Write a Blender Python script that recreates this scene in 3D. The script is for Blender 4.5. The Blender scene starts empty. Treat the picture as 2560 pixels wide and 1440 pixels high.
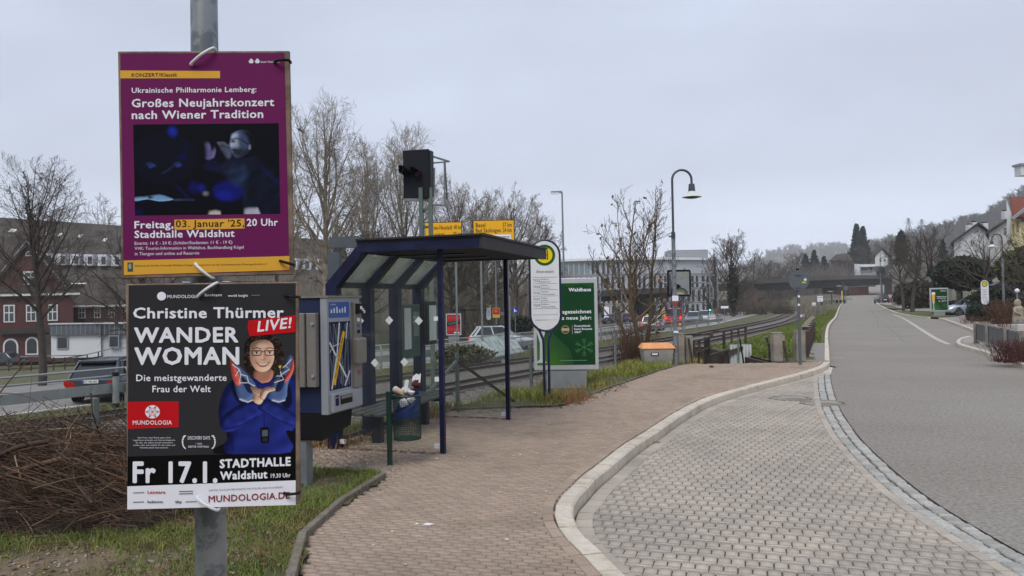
import bpy, bmesh, math, random
import numpy as np
from mathutils import Vector, Matrix
C = bpy.context
S = C.scene
R = math.radians
# ---------------------------------------------------------------- camera
CAMH, F = 1.75, 1850.0
cd = bpy.data.cameras.new('camera'); cam = bpy.data.objects.new('camera', cd); S.collection.objects.link(cam)
cd.sensor_width = 36.0; cd.lens = F / 2560 * 36.0; cd.clip_start = 0.05; cd.clip_end = 20000
PITCH, ROLL = math.atan(30 / F), R(1.0)
_f = Vector((0, math.cos(PITCH), math.sin(PITCH))); _u0 = Vector((0, -math.sin(PITCH), math.cos(PITCH))); _r0 = Vector((1, 0, 0))
_r = _r0 * math.cos(ROLL) - _u0 * math.sin(ROLL); _u = _u0 * math.cos(ROLL) + _r0 * math.sin(ROLL)
cam.matrix_world = Matrix(((_r.x, _u.x, -_f.x, 0), (_r.y, _u.y, -_f.y, 0), (_r.z, _u.z, -_f.z, CAMH), (0, 0, 0, 1)))
S.camera = cam
# ---------------------------------------------------------------- sky, light, exposure
SUN_EL, SUN_AZ = R(52), R(200)
w = bpy.data.worlds.new('World'); S.world = w; w.use_nodes = True
nt = w.node_tree; nt.nodes.clear()
def N(nt, t, **k):
    n = nt.nodes.new(t)
    for a, b in k.items():
        if a.startswith('i_'): n.inputs[int(a[2:]) if a[2:].isdigit() else a[2:].replace('_', ' ')].default_value = b
        else: setattr(n, a, b)
    return n
sky = N(nt, 'ShaderNodeTexSky', sky_type='NISHITA', sun_disc=False, sun_elevation=SUN_EL, sun_rotation=SUN_AZ, air_density=1.0, dust_density=2.0, ozone_density=1.5)
hs = N(nt, 'ShaderNodeHueSaturation', i_Saturation=0.5)
tc = N(nt, 'ShaderNodeTexCoord'); mpw = N(nt, 'ShaderNodeMapping'); mpw.inputs['Scale'].default_value = (1, 1, 2.6)
cl = N(nt, 'ShaderNodeTexNoise', i_Scale=2.1, i_Detail=5.0, i_Roughness=0.5)
cr = N(nt, 'ShaderNodeValToRGB'); cr.color_ramp.elements[0].color = (4.4, 4.84, 6.0, 1); cr.color_ramp.elements[1].color = (5.6, 6.25, 7.7, 1)
cr.color_ramp.elements[0].position = .3; cr.color_ramp.elements[1].position = .7
mx = N(nt, 'ShaderNodeMixRGB', i_Fac=0.93)
bg = N(nt, 'ShaderNodeBackground', i_Strength=0.1); wo = N(nt, 'ShaderNodeOutputWorld')
L = nt.links.new
L(sky.outputs[0], hs.inputs['Color']); L(hs.outputs[0], mx.inputs[1]); L(tc.outputs['Generated'], mpw.inputs[0]); L(mpw.outputs[0], cl.inputs['Vector'])
L(cl.outputs['Fac'], cr.inputs[0]); sz = N(nt, 'ShaderNodeSeparateXYZ'); zr_m = N(nt, 'ShaderNodeMapRange'); zr_m.inputs['From Min'].default_value = .02; zr_m.inputs['From Max'].default_value = .16; zr_m.inputs['To Min'].default_value = 1.6; zr_m.inputs['To Max'].default_value = 1.0
zm = N(nt, 'ShaderNodeMixRGB', blend_type='MULTIPLY', i_0=1.0); L(tc.outputs['Generated'], sz.inputs[0]); L(sz.outputs['Z'], zr_m.inputs[0]); L(mx.outputs[0], zm.inputs[1]); L(zr_m.outputs[0], zm.inputs[2])
L(cr.outputs[0], mx.inputs[2]); L(zm.outputs[0], bg.inputs[0]); L(bg.outputs[0], wo.inputs[0])
sd = bpy.data.lights.new('sun', 'SUN'); sd.energy = 1.5; sd.angle = R(30); sd.color = (1.0, 0.97, 0.9)
sun = bpy.data.objects.new('sun', sd); S.collection.objects.link(sun)
_sd = Vector((math.sin(SUN_AZ) * math.cos(SUN_EL), math.cos(SUN_AZ) * math.cos(SUN_EL), math.sin(SUN_EL)))
sun.rotation_euler = _sd.to_track_quat('Z', 'Y').to_euler(); sun.location = (0, 0, 60)
S.view_settings.view_transform = 'Standard'; S.view_settings.look = 'None'; S.view_settings.gamma = 1; S.view_settings.exposure = 0.38
S.cycles.max_bounces = 6; S.cycles.transparent_max_bounces = 16; S.cycles.volume_bounces = 0
# ---------------------------------------------------------------- photo geometry to world
def ray(px, py):
    d = _f * F + _r * (px - 1280) + _u * (720 - py)
    return d / d.y
O = Vector((0, 0, CAMH))
def Q(px, py, D): return O + ray(px, py) * D              # the point of that sight line at distance D
def G(px, py, z=0.0):                                     # where that sight line meets height z
    d = ray(px, py); return O + d * ((z - CAMH) / d.z)
def itp(x, xs, ys): return float(np.interp(x, xs, ys))
def zr(D): return itp(D, (0, 90, 128, 200, 260, 330, 500), (-.12, -.12, .08, .75, 1.4, 3.2, 9))
def GR(px, py):                                           # ... meets the street
    d = ray(px, py); lo, hi = 3.0, 420.0
    for _ in range(50):
        m = (lo + hi) / 2
        if CAMH + d.z * m > zr(m): lo = m
        else: hi = m
    return O + d * lo
def XD(px, D): return Q(px, 740, D).x
# ---------------------------------------------------------------- materials
def srgb(r, g, b):
    f = lambda c: (c / 12.92 if c <= .04045 else ((c + .055) / 1.055) ** 2.4)
    return (f(r / 255), f(g / 255), f(b / 255))
MATS = {}
def mat(name, col, rough=.6, metal=0.0, var=.15, scale=6.0, bump=0.0, bscale=40.0, spec=.5, emit=None, estr=1.0, island=0.0, col2=None, c2scale=2.0, c2lo=.45, c2hi=.6, coat=0.0, alpha=1.0):
    if name in MATS: return MATS[name]
    m = bpy.data.materials.new(name); m.use_nodes = True; t = m.node_tree; t.nodes.clear(); L = t.links.new
    out = N(t, 'ShaderNodeOutputMaterial'); p = N(t, 'ShaderNodeBsdfPrincipled'); L(p.outputs[0], out.inputs[0])
    p.inputs['Roughness'].default_value = rough; p.inputs['Metallic'].default_value = metal; p.inputs['Specular IOR Level'].default_value = spec
    p.inputs['Coat Weight'].default_value = coat
    co = N(t, 'ShaderNodeTexCoord')
    base = N(t, 'ShaderNodeRGB'); base.outputs[0].default_value = (*col, 1); c = base.outputs[0]
    if col2:
        n2 = N(t, 'ShaderNodeTexNoise', i_Scale=c2scale, i_Detail=5.0, i_Roughness=.6); L(co.outputs['Object'], n2.inputs['Vector'])
        mr = N(t, 'ShaderNodeMapRange'); mr.inputs['From Min'].default_value = c2lo; mr.inputs['From Max'].default_value = c2hi; L(n2.outputs['Fac'], mr.inputs[0])
        m2 = N(t, 'ShaderNodeMixRGB'); L(mr.outputs[0], m2.inputs[0]); L(c, m2.inputs[1]); m2.inputs[2].default_value = (*col2, 1); c = m2.outputs[0]
    if var > 0:
        n1 = N(t, 'ShaderNodeTexNoise', i_Scale=scale, i_Detail=6.0, i_Roughness=.62); L(co.outputs['Object'], n1.inputs['Vector'])
        m1 = N(t, 'ShaderNodeMapRange'); m1.inputs['From Min'].default_value = .3; m1.inputs['From Max'].default_value = .7
        m1.inputs['To Min'].default_value = 1 - var; m1.inputs['To Max'].default_value = 1 + var; L(n1.outputs['Fac'], m1.inputs[0])
        h = N(t, 'ShaderNodeMixRGB', blend_type='MULTIPLY', i_0=1.0); L(c, h.inputs[1]); L(m1.outputs[0], h.inputs[2]); c = h.outputs[0]
    if island > 0:
        g = N(t, 'ShaderNodeNewGeometry'); m3 = N(t, 'ShaderNodeMapRange'); m3.inputs['To Min'].default_value = 1 - island; m3.inputs['To Max'].default_value = 1 + island
        L(g.outputs['Random Per Island'], m3.inputs[0]); h = N(t, 'ShaderNodeMixRGB', blend_type='MULTIPLY', i_0=1.0); L(c, h.inputs[1]); L(m3.outputs[0], h.inputs[2]); c = h.outputs[0]
    L(c, p.inputs['Base Color'])
    if bump > 0:
        nb = N(t, 'ShaderNodeTexNoise', i_Scale=bscale, i_Detail=4.0); L(co.outputs['Object'], nb.inputs['Vector'])
        b = N(t, 'ShaderNodeBump', i_Strength=bump, i_Distance=.01); L(nb.outputs['Fac'], b.inputs['Height']); L(b.outputs[0], p.inputs['Normal'])
    if emit: p.inputs['Emission Color'].default_value = (*emit, 1); p.inputs['Emission Strength'].default_value = estr
    MATS[name] = m
    return m
def glass(name, tint=(.9, .95, .93), refl=.10, dirt=0.0, dcol=(.5, .55, .5)):
    m = bpy.data.materials.new(name); m.use_nodes = True; t = m.node_tree; t.nodes.clear(); L = t.links.new
    out = N(t, 'ShaderNodeOutputMaterial'); tr = N(t, 'ShaderNodeBsdfTransparent'); tr.inputs[0].default_value = (*tint, 1)
    gl = N(t, 'ShaderNodeBsdfGlossy'); gl.inputs['Roughness'].default_value = .03
    lw = N(t, 'ShaderNodeFresnel', i_IOR=1.3); ml = N(t, 'ShaderNodeMath', operation='MULTIPLY_ADD'); ml.inputs[1].default_value = 1.0; ml.inputs[2].default_value = refl * .3
    ge = N(t, 'ShaderNodeNewGeometry'); fb = N(t, 'ShaderNodeMath', operation='SUBTRACT'); fb.inputs[0].default_value = 1.0; L(ge.outputs['Backfacing'], fb.inputs[1]); fm = N(t, 'ShaderNodeMath', operation='MULTIPLY'); L(lw.outputs[0], fm.inputs[0]); L(fb.outputs[0], fm.inputs[1])
    L(fm.outputs[0], ml.inputs[0]); a = N(t, 'ShaderNodeMixShader'); L(ml.outputs[0], a.inputs[0]); L(tr.outputs[0], a.inputs[1]); L(gl.outputs[0], a.inputs[2]); o = a.outputs[0]
    if dirt > 0:
        co = N(t, 'ShaderNodeTexCoord'); n = N(t, 'ShaderNodeTexNoise', i_Scale=2.2, i_Detail=6.0); L(co.outputs['Object'], n.inputs['Vector'])
        mr = N(t, 'ShaderNodeMapRange'); mr.inputs['From Min'].default_value = .3; mr.inputs['From Max'].default_value = .75; mr.inputs['To Min'].default_value = dirt * .3; mr.inputs['To Max'].default_value = dirt
        L(n.outputs['Fac'], mr.inputs[0]); df = N(t, 'ShaderNodeBsdfDiffuse'); df.inputs[0].default_value = (*dcol, 1)
        b = N(t, 'ShaderNodeMixShader'); L(mr.outputs[0], b.inputs[0]); L(o, b.inputs[1]); L(df.outputs[0], b.inputs[2]); o = b.outputs[0]
    L(o, out.inputs[0]); MATS[name] = m
    return m
# ---------------------------------------------------------------- objects
def tag(o, label=None, cat=None, group=None, kind=None):
    for k, v in (('label', label), ('category', cat), ('group', group), ('kind', kind)):
        if v: o[k] = v
    return o
def thing(name, label, cat, loc=(0, 0, 0), rz=0.0, group=None):
    o = bpy.data.objects.new(name, None); S.collection.objects.link(o); o.location = loc; o.rotation_euler = (0, 0, rz); o.empty_display_size = .1
    return tag(o, label, cat, group)
def copy_tree(o, parent=None):
    c = o.copy(); S.collection.objects.link(c)
    if parent: c.parent = parent
    for ch in list(o.children): copy_tree(ch, c)
    return c
class MB:
    def __init__(s): s.v, s.f, s.m, s.mats = [], [], [], []
    def mi(s, m):
        if m not in s.mats: s.mats.append(m)
        return s.mats.index(m)
    def add(s, vs, fs, m):
        b = len(s.v); k = s.mi(m); s.v.extend([tuple(p) for p in vs])
        for f in fs: s.f.append([b + i for i in f]); s.m.append(k)
        return s
    def face(s, pts, m): return s.add(pts, [list(range(len(pts)))], m)
    def box(s, c, d, m, rz=0.0, M=None):
        x, y, z = d[0] / 2, d[1] / 2, d[2] / 2
        M = M or Matrix.Rotation(rz, 3, 'Z'); c = Vector(c)
        vs = [c + M @ Vector((a * x, b * y, e * z)) for e in (-1, 1) for a, b in ((-1, -1), (1, -1), (1, 1), (-1, 1))]
        return s.add(vs, [[3, 2, 1, 0], [4, 5, 6, 7], [0, 1, 5, 4], [1, 2, 6, 5], [2, 3, 7, 6], [3, 0, 4, 7]], m)
    def bar(s, a, b, wd, ht, m, up=(0, 0, 1)):
        a, b = Vector(a), Vector(b); d = (b - a).normalized(); up = Vector(up)
        if abs(d.dot(up)) > .99: up = Vector((0, 1, 0))
        x = d.cross(up).normalized(); y = x.cross(d).normalized()
        vs = [p + x * (i * wd / 2) + y * (j * ht / 2) for p in (a, b) for i, j in ((-1, -1), (1, -1), (1, 1), (-1, 1))]
        return s.add(vs, [[0, 1, 2, 3], [7, 6, 5, 4], [4, 5, 1, 0], [5, 6, 2, 1], [6, 7, 3, 2], [7, 4, 0, 3]], m)
    def tube(s, pts, r, m, n=8, cap=True):
        pts = [Vector(p) for p in pts]; rs = r if hasattr(r, '__len__') else [r] * len(pts); vs = []; px = None
        for i, p in enumerate(pts):
            d = (pts[min(i + 1, len(pts) - 1)] - pts[max(i - 1, 0)]).normalized()
            if px is None: px = d.cross(Vector((0, 0, 1)) if abs(d.z) < .9 else Vector((1, 0, 0)))
            px = (px - d * px.dot(d)).normalized(); py = d.cross(px)
            vs += [p + (px * math.cos(2 * math.pi * k / n) + py * math.sin(2 * math.pi * k / n)) * rs[i] for k in range(n)]
        fs = [[i * n + k, i * n + (k + 1) % n, (i + 1) * n + (k + 1) % n, (i + 1) * n + k] for i in range(len(pts) - 1) for k in range(n)]
        if cap: fs += [list(range(n))[::-1], [(len(pts) - 1) * n + k for k in range(n)]]
        return s.add(vs, fs, m)
    def lathe(s, prof, c, m, n=16, axis='Z'):
        c = Vector(c); vs = []
        for r, z in prof:
            for k in range(n):
                a = 2 * math.pi * k / n
                q = (r * math.cos(a), r * math.sin(a), z)
                if axis == 'Y': q = (q[0], q[2], q[1])
                if axis == 'X': q = (q[2], q[0], q[1])
                vs.append(c + Vector(q))
        fs = [[i * n + k, i * n + (k + 1) % n, (i + 1) * n + (k + 1) % n, (i + 1) * n + k] for i in range(len(prof) - 1) for k in range(n)]
        fs += [list(range(n))[::-1], [(len(prof) - 1) * n + k for k in range(n)]]
        return s.add(vs, fs, m)
    def prism(s, poly, o, ax, ay, h, m, msides=None):
        o, ax, ay, h = Vector(o), Vector(ax), Vector(ay), Vector(h); n = len(poly)
        a = [o + ax * x + ay * y for x, y in poly]; b = [p + h for p in a]
        s.add(a + b, [list(range(n))[::-1], list(range(n, 2 * n))], m)
        return s.add(a + b, [[i, (i + 1) % n, n + (i + 1) % n, n + i] for i in range(n)], msides or m)
    def build(s, name, parent=None, world=False, smooth=False, loc=None, bevel=0.0, rot=None):
        if not s.v: return None
        v = np.array(s.v, float)
        if parent is not None and world: v = v - np.array(parent.location)
        o_loc = None
        if parent is None:
            if loc is None:
                lo, hi = v.min(0), v.max(0); loc = ((lo[0] + hi[0]) / 2, (lo[1] + hi[1]) / 2, lo[2])
            v = v - np.array(loc); o_loc = loc
        me = bpy.data.meshes.new(name); me.from_pydata(v.tolist(), [], s.f)
        for m in s.mats: me.materials.append(m)
        me.polygons.foreach_set('material_index', s.m)
        bm = bmesh.new(); bm.from_mesh(me); bmesh.ops.recalc_face_normals(bm, faces=bm.faces)
        if bevel > 0:
            bmesh.ops.remove_doubles(bm, verts=bm.verts, dist=1e-5)
            bmesh.ops.bevel(bm, geom=[e for e in bm.edges if len(e.link_faces) == 2 and e.calc_face_angle(0) > .6], offset=bevel, segments=1 if bevel < .01 else 2, affect='EDGES', profile=.6, clamp_overlap=True)
        bm.to_mesh(me); bm.free()
        if smooth:
            me.polygons.foreach_set('use_smooth', [True] * len(me.polygons))
            try: me.set_sharp_from_angle(angle=R(35))
            except Exception: pass
        o = bpy.data.objects.new(name, me); S.collection.objects.link(o)
        if o_loc is not None: o.location = o_loc
        if parent is not None: o.parent = parent
        return o
def npmesh(name, V, Fq, mats, mi=None, parent=None, loc=None, smooth=False):
    V = np.asarray(V, float)
    if parent is not None: pass
    elif loc is None: loc = ((V[:, 0].min() + V[:, 0].max()) / 2, (V[:, 1].min() + V[:, 1].max()) / 2, V[:, 2].min()); V = V - np.array(loc)
    else: V = V - np.array(loc)
    me = bpy.data.meshes.new(name); n, k = Fq.shape
    me.vertices.add(len(V)); me.vertices.foreach_set('co', V.astype(np.float32).ravel())
    me.loops.add(n * k); me.loops.foreach_set('vertex_index', Fq.astype(np.int32).ravel())
    me.polygons.add(n); me.polygons.foreach_set('loop_start', np.arange(0, n * k, k, dtype=np.int32))
    for m in mats: me.materials.append(m)
    if mi is not None: me.polygons.foreach_set('material_index', np.asarray(mi, np.int32))
    if smooth: me.polygons.foreach_set('use_smooth', np.ones(n, bool))
    me.update(calc_edges=True); me.validate()
    o = bpy.data.objects.new(name, me); S.collection.objects.link(o)
    if parent is not None: o.parent = parent
    else: o.location = loc
    return o
def segs(P0, P1, R0, R1, n=4):
    P0, P1, R0, R1 = (np.asarray(a, float) for a in (P0, P1, R0, R1))
    d = P1 - P0; ln = np.linalg.norm(d, axis=1, keepdims=True) + 1e-9; d = d / ln
    up = np.where(np.abs(d[:, 2:3]) > .9, np.array([[1., 0, 0]]), np.array([[0, 0, 1.]]))
    x = np.cross(d, up); x /= np.linalg.norm(x, axis=1, keepdims=True) + 1e-9; y = np.cross(d, x)
    a = np.arange(n) * 2 * np.pi / n; V = []
    for P, Rr in ((P0 - d * R0[:, None] * .5, R0), (P1 + d * R1[:, None] * .5, R1)):
        V.append(P[:, None, :] + (x[:, None, :] * np.cos(a)[None, :, None] + y[:, None, :] * np.sin(a)[None, :, None]) * Rr[:, None, None])
    V = np.concatenate(V, 1).reshape(-1, 3); b = np.arange(len(P0))[:, None, None] * 2 * n
    k = np.arange(n); q = np.stack([k, (k + 1) % n, n + (k + 1) % n, n + k], 1)[None]
    return V, (b + q).reshape(-1, 4)
def inpoly(pts, poly):
    x, y = pts[:, 0], pts[:, 1]; c = np.zeros(len(pts), bool); n = len(poly); j = n - 1
    for i in range(n):
        xi, yi = poly[i][0], poly[i][1]; xj, yj = poly[j][0], poly[j][1]
        c ^= ((yi > y) != (yj > y)) & (x < (xj - xi) * (y - yi) / (yj - yi + 1e-12) + xi); j = i
    return c
def spline(pts, n=8, closed=False):
    P = [Vector(p) for p in pts]; out = []; m = len(P)
    g = (lambda i: P[i % m]) if closed else (lambda i: P[min(max(i, 0), m - 1)])
    for i in range(m if closed else m - 1):
        a, b, c, d = g(i - 1), g(i), g(i + 1), g(i + 2)
        for k in range(n):
            t = k / n; out.append(.5 * ((2 * b) + (c - a) * t + (2 * a - 5 * b + 4 * c - d) * t * t + (3 * b - a - 3 * c + d) * t ** 3))
    if not closed: out.append(P[-1])
    return out
def resample(pts, step):
    P = [Vector(p) for p in pts]; out = [P[0]]; acc = 0.0
    for a, b in zip(P, P[1:]):
        l = (b - a).length
        while acc + l >= step:
            t = (step - acc) / l; a = a + (b - a) * t; out.append(a.copy()); l = (b - a).length; acc = 0.0
        acc += l
    return out
# flat lettering, turned into mesh
def letters(mb, txt, x0, x1, yb, cap, m, place, bold=0.0, align=None, shear=0.0):
    """writes txt with its left at x0, right at x1 (None: natural), baseline yb, capital height cap; place(x, y) gives the 3D point"""
    cu = bpy.data.curves.new('t', 'FONT'); cu.body = txt; cu.size = 1.0; cu.space_character = 1.02 + bold * 2.2; cu.resolution_u = 2; cu.shear = shear
    o = bpy.data.objects.new('t', cu); me = o.to_mesh()
    V = np.array([v.co[:2] for v in me.vertices]) if len(me.vertices) else np.zeros((0, 2)); Fs = [list(p.vertices) for p in me.polygons]
    o.to_mesh_clear(); bpy.data.objects.remove(o); bpy.data.curves.remove(cu)
    if not len(V): return
    sy = cap / .682; a, b = V[:, 0].min(), V[:, 0].max()
    if x1 is None:
        sx = sy
        if align == 'c': x0 = x0 - (b - a) * sx / 2
        if align == 'r': x0 = x0 - (b - a) * sx
    else: sx = (x1 - x0) / (b - a)
    o0 = Vector(place(x0, yb)); n = (Vector(place(x0 + cap, yb)) - o0).cross(Vector(place(x0, yb + cap)) - o0).normalized()
    if (n.y if abs(n.y) > .05 else n.x) > 0: n = -n
    offs_ = [(0, 0)] if bold < .008 else [(0, 0), (1, 0), (-1, 0), (0, 1), (0, -1)] if bold < .02 else [(0, 0), (1, .5), (-1, .5), (1, -.5), (-1, -.5), (0, 1), (0, -1)]
    for k, (i, j) in enumerate(offs_): mb.add([Vector(place(x0 + (p[0] - a + i * bold) * sx, yb + (p[1] + j * bold) * sy)) + n * .00006 * k for p in V], Fs, m)
# a printed picture: shapes painted with soft edges and modelled shading, kept as the colours of a fine mesh
def boxblur(a, k):
    for ax in (0, 1):
        p = np.pad(a, [(k, k) if i == ax else (0, 0) for i in range(a.ndim)], 'edge'); c = np.cumsum(p, ax, dtype=float); z = np.zeros_like(np.take(c, [0], ax)); c = np.concatenate([z, c], ax); n = 2 * k + 1
        a = (np.take(c, range(n, c.shape[ax]), ax) - np.take(c, range(0, c.shape[ax] - n), ax)) / n
    return a
class Print:
    def __init__(s, x0, y0, x1, y1, nx, bgc):
        s.x0, s.y0, s.x1, s.y1 = x0, y0, x1, y1; s.nx = nx; s.ny = int(nx * (y1 - y0) / (x1 - x0)); s.dx = (x1 - x0) / nx
        s.X, s.Y = np.meshgrid(x0 + (np.arange(s.nx) + .5) * s.dx, y0 + (np.arange(s.ny) + .5) * (y1 - y0) / s.ny); s.C = np.zeros((s.ny, s.nx, 3)) + np.array(srgb(*bgc)); s.r = np.random.RandomState(4)
    def mask(s, pts, smooth=6):
        P = [Vector((a, b, 0)) for a, b in pts]; P = spline(P, smooth, True) if smooth else P; m = np.zeros(s.X.shape)
        for ox, oy in ((-.25, -.25), (.25, -.25), (-.25, .25), (.25, .25)): m += inpoly(np.stack([(s.X + ox * s.dx).ravel(), (s.Y + oy * s.dx).ravel()], 1), [(p.x, p.y) for p in P]).reshape(s.X.shape) / 4
        return m
    def put(s, m, col, relief=0.0, rad=8, light=(-.6, -.8), tex=0.0, fold=None, amp=1.0):
        c = np.array(srgb(*col)); h = np.ones_like(m)
        if relief:
            b = boxblur(boxblur(m, max(1, int(rad / s.dx))), max(1, int(rad / s.dx / 1.5))); gy, gx = np.gradient(b); k = relief * rad / s.dx * 1.6; h = np.clip(1 + k * (gx * light[0] + gy * light[1]) * -1 * -1, .35, 1.75)
            h = 1 + (h - 1); h *= .82 + .3 * b
        if tex: h = h * (1 + tex * boxblur(s.r.normal(0, 1, m.shape), 1) * 1.6)
        if fold: a, f, g = fold; u = s.X * math.cos(a) + s.Y * math.sin(a); v = -s.X * math.sin(a) + s.Y * math.cos(a); h = h * (1 + g * np.sin(u * f + 1.5 * np.sin(v * f * .31 + 1)) * np.sin(v * f * .4 + u * f * .2))
        m = (m * amp)[..., None]; s.C = s.C * (1 - m) + np.clip(c * h[..., None], 0, 1) * m
    def shape(s, pts, col, relief=0.0, rad=8, soft=0, smooth=6, **k):
        m = s.mask(pts, smooth); s.put(boxblur(m, soft) if soft else m, col, relief, rad, **k)
    def ell(s, cx, cy, rx, ry, col, rot=0, **k): s.shape([(cx + rx * math.cos(a) * math.cos(rot) - ry * math.sin(a) * math.sin(rot), cy + rx * math.cos(a) * math.sin(rot) + ry * math.sin(a) * math.cos(rot)) for a in [2 * math.pi * i / 18 for i in range(18)]], col, smooth=0, **k)
    def line(s, pts, wd, col, **k):
        P = [Vector((a, b, 0)) for a, b in pts]; l, r_ = offs(P, wd / 2), offs(P, -wd / 2); s.shape([(p.x, p.y) for p in l + r_[::-1]], col, smooth=0, **k)
    def build(s, name, parent, place, lift, keep=None):
        nx, ny = s.nx, s.ny; V = np.array([tuple(place(s.x0 + (s.x1 - s.x0) * i / nx, s.y0 + (s.y1 - s.y0) * j / ny, lift)) for j in range(ny + 1) for i in range(nx + 1)]) - np.array(parent.location)
        q = np.array([[j * (nx + 1) + i, j * (nx + 1) + i + 1, (j + 1) * (nx + 1) + i + 1, (j + 1) * (nx + 1) + i] for j in range(ny) for i in range(nx)]); col = s.C.reshape(-1, 3)
        if keep is not None: k = keep.ravel() > .5; q = q[k]; col = col[k]
        o = npmesh(name, V, q, [m_print_pic], parent=parent); at = o.data.color_attributes.new('print', 'FLOAT_COLOR', 'CORNER'); at.data.foreach_set('color', np.repeat(np.concatenate([col, np.ones((len(col), 1))], 1), 4, 0).astype(np.float32).ravel()); return o
m_print_pic = mat('printed_picture', (.5, .5, .5), .6, var=0, spec=.12); _t = m_print_pic.node_tree; _a = N(_t, 'ShaderNodeVertexColor', layer_name='print'); _t.links.new(_a.outputs[0], [n for n in _t.nodes if n.type == 'BSDF_PRINCIPLED'][0].inputs['Base Color'])
rnd = random.Random(7)
# ================================================================ GROUND
LX = Vector((.305, .952, 0)).normalized(); WX = Vector((LX.y, -LX.x, 0))      # along the platform, and across it towards the road
m_grass = mat('grass_soil', srgb(82, 84, 46), .95, var=.35, scale=3, bump=.6, bscale=60, col2=srgb(88, 78, 58), c2scale=1.2)
m_asph = mat('asphalt', srgb(142, 137, 129), .95, var=.34, scale=26, col2=srgb(134, 126, 118), c2scale=.3, c2lo=.35, c2hi=.7, bump=.5, bscale=150, spec=.2)
m_road2 = mat('main_road_asphalt', srgb(128, 124, 120), .9, var=.15, scale=3)
m_joint = mat('paver_joint', srgb(92, 82, 73), .95, var=.3, scale=20)
m_brick = mat('red_brown_paver', srgb(165, 146, 130), .88, var=.14, scale=60, island=.10, bump=.3, bscale=160, spec=.25, col2=srgb(142, 128, 112), c2scale=.8, c2lo=.5, c2hi=.72)
m_bay = mat('grey_paver', srgb(179, 168, 155), .85, var=.12, scale=70, island=.09, bump=.3, bscale=160, spec=.25, col2=srgb(156, 148, 139), c2scale=.9, c2lo=.42, c2hi=.7)
m_kerb = mat('kerb_concrete', srgb(198, 188, 172), .85, var=.14, scale=14, island=.07, bump=.3, bscale=90, col2=srgb(162, 142, 116), c2scale=4, c2lo=.55, c2hi=.75)
m_cob = mat('granite_sett', srgb(164, 162, 156), .8, var=.2, scale=30, island=.2, bump=.5, bscale=60)
m_edge = mat('edging_stone', srgb(112, 104, 92), .9, var=.3, scale=12, bump=.4, bscale=60, island=.15)
m_ball = mat('ballast', srgb(118, 110, 102), .95, var=.45, scale=16, bump=1.0, bscale=18, col2=srgb(82, 76, 70), c2scale=9)
m_line = mat('road_marking', srgb(205, 203, 196), .8, var=.2, scale=10)
# --- curves
inner = [G(x, y, .0) for x, y in ((1508, 1440), (1494, 1425), (1456, 1384), (1419, 1347), (1391, 1306), (1387, 1272), (1398, 1244), (1419, 1225), (1452, 1192), (1500, 1156), (1560, 1110), (1619, 1074), (1685, 1032), (1750, 999), (1800, 982), (1851, 967.5), (1915, 951), (1978, 936), (2020, 924), (2050, 913), (2061, 901))]
inner = [inner[0] + (inner[0] - inner[1]).normalized() * d for d in (6.0, 3.0, 1.2, .5, .2)] + inner
inner = [Vector((p.x, p.y, 0)) for p in spline(inner, 6)]
e2 = [GR(x, y) for x, y in ((2062, 880), (2062, 858), (2063, 839), (2068, 818), (2078, 805), (2087, 795), (2093, 780), (2098, 768), (2106, 758), (2116, 752.5), (2138, 748.2))]
kerb2 = [Vector((p.x, p.y, zr(p.y) + .12)) for p in spline([inner[-1]] + e2, 5)]
kp = kerb2 + [Vector((110, 260, zr(260) + .12)), Vector((150, 330, zr(330) + .12)), Vector((230, 500, zr(500)))]
XLf = lambda D: itp(D, [p.y for p in kp], [p.x for p in kp])
def offs(path, d):
    out = []
    for i, p in enumerate(path):
        t = (path[min(i + 1, len(path) - 1)] - path[max(i - 1, 0)]); t = Vector((t.x, t.y, 0)).normalized()
        out.append(p + Vector((t.y, -t.x, 0)) * d)
    return out
def kerb_run(name, path, wd=.14, z0=-.2, top=0.0, step=1.0, side=1, m=m_kerb, gap=.006):
    mb = MB(); q = resample(path, step); 
    for a, b in zip(q, q[1:]):
        sub = resample([p for p in [a, b]], (b - a).length + 1)
        t = (b - a).normalized(); n = Vector((t.y, -t.x, 0)) * side; a2 = a + t * gap; b2 = b - t * gap; j = rnd.uniform(-.004, .004)
        zt = Vector((0, 0, top + j)); zb = Vector((0, 0, z0)); ch = .018
        prof = [(0, z0), (0, top + j - .005), (.005, top + j), (wd - ch, top + j), (wd, top + j - ch), (wd, z0)]
        v = [p + n * (x * (1.0)) + Vector((0, 0, z)) for p in (a2, b2) for x, z in prof]; k = len(prof)
        mb.add(v, [[i, i + 1, k + i + 1, k + i] for i in range(k - 1)] + [list(range(k))[::-1], list(range(k, 2 * k))], m)
    o = mb.build(name); tag(o, kind='structure'); return o
dense = resample(inner, .08)
kerb_run('bus_bay_kerb', dense, .15, -.22, 0.0, .32)
kerb_run('road_kerb', [p for p in kerb2], .13, -.25, 0.0, 1.6)
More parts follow.
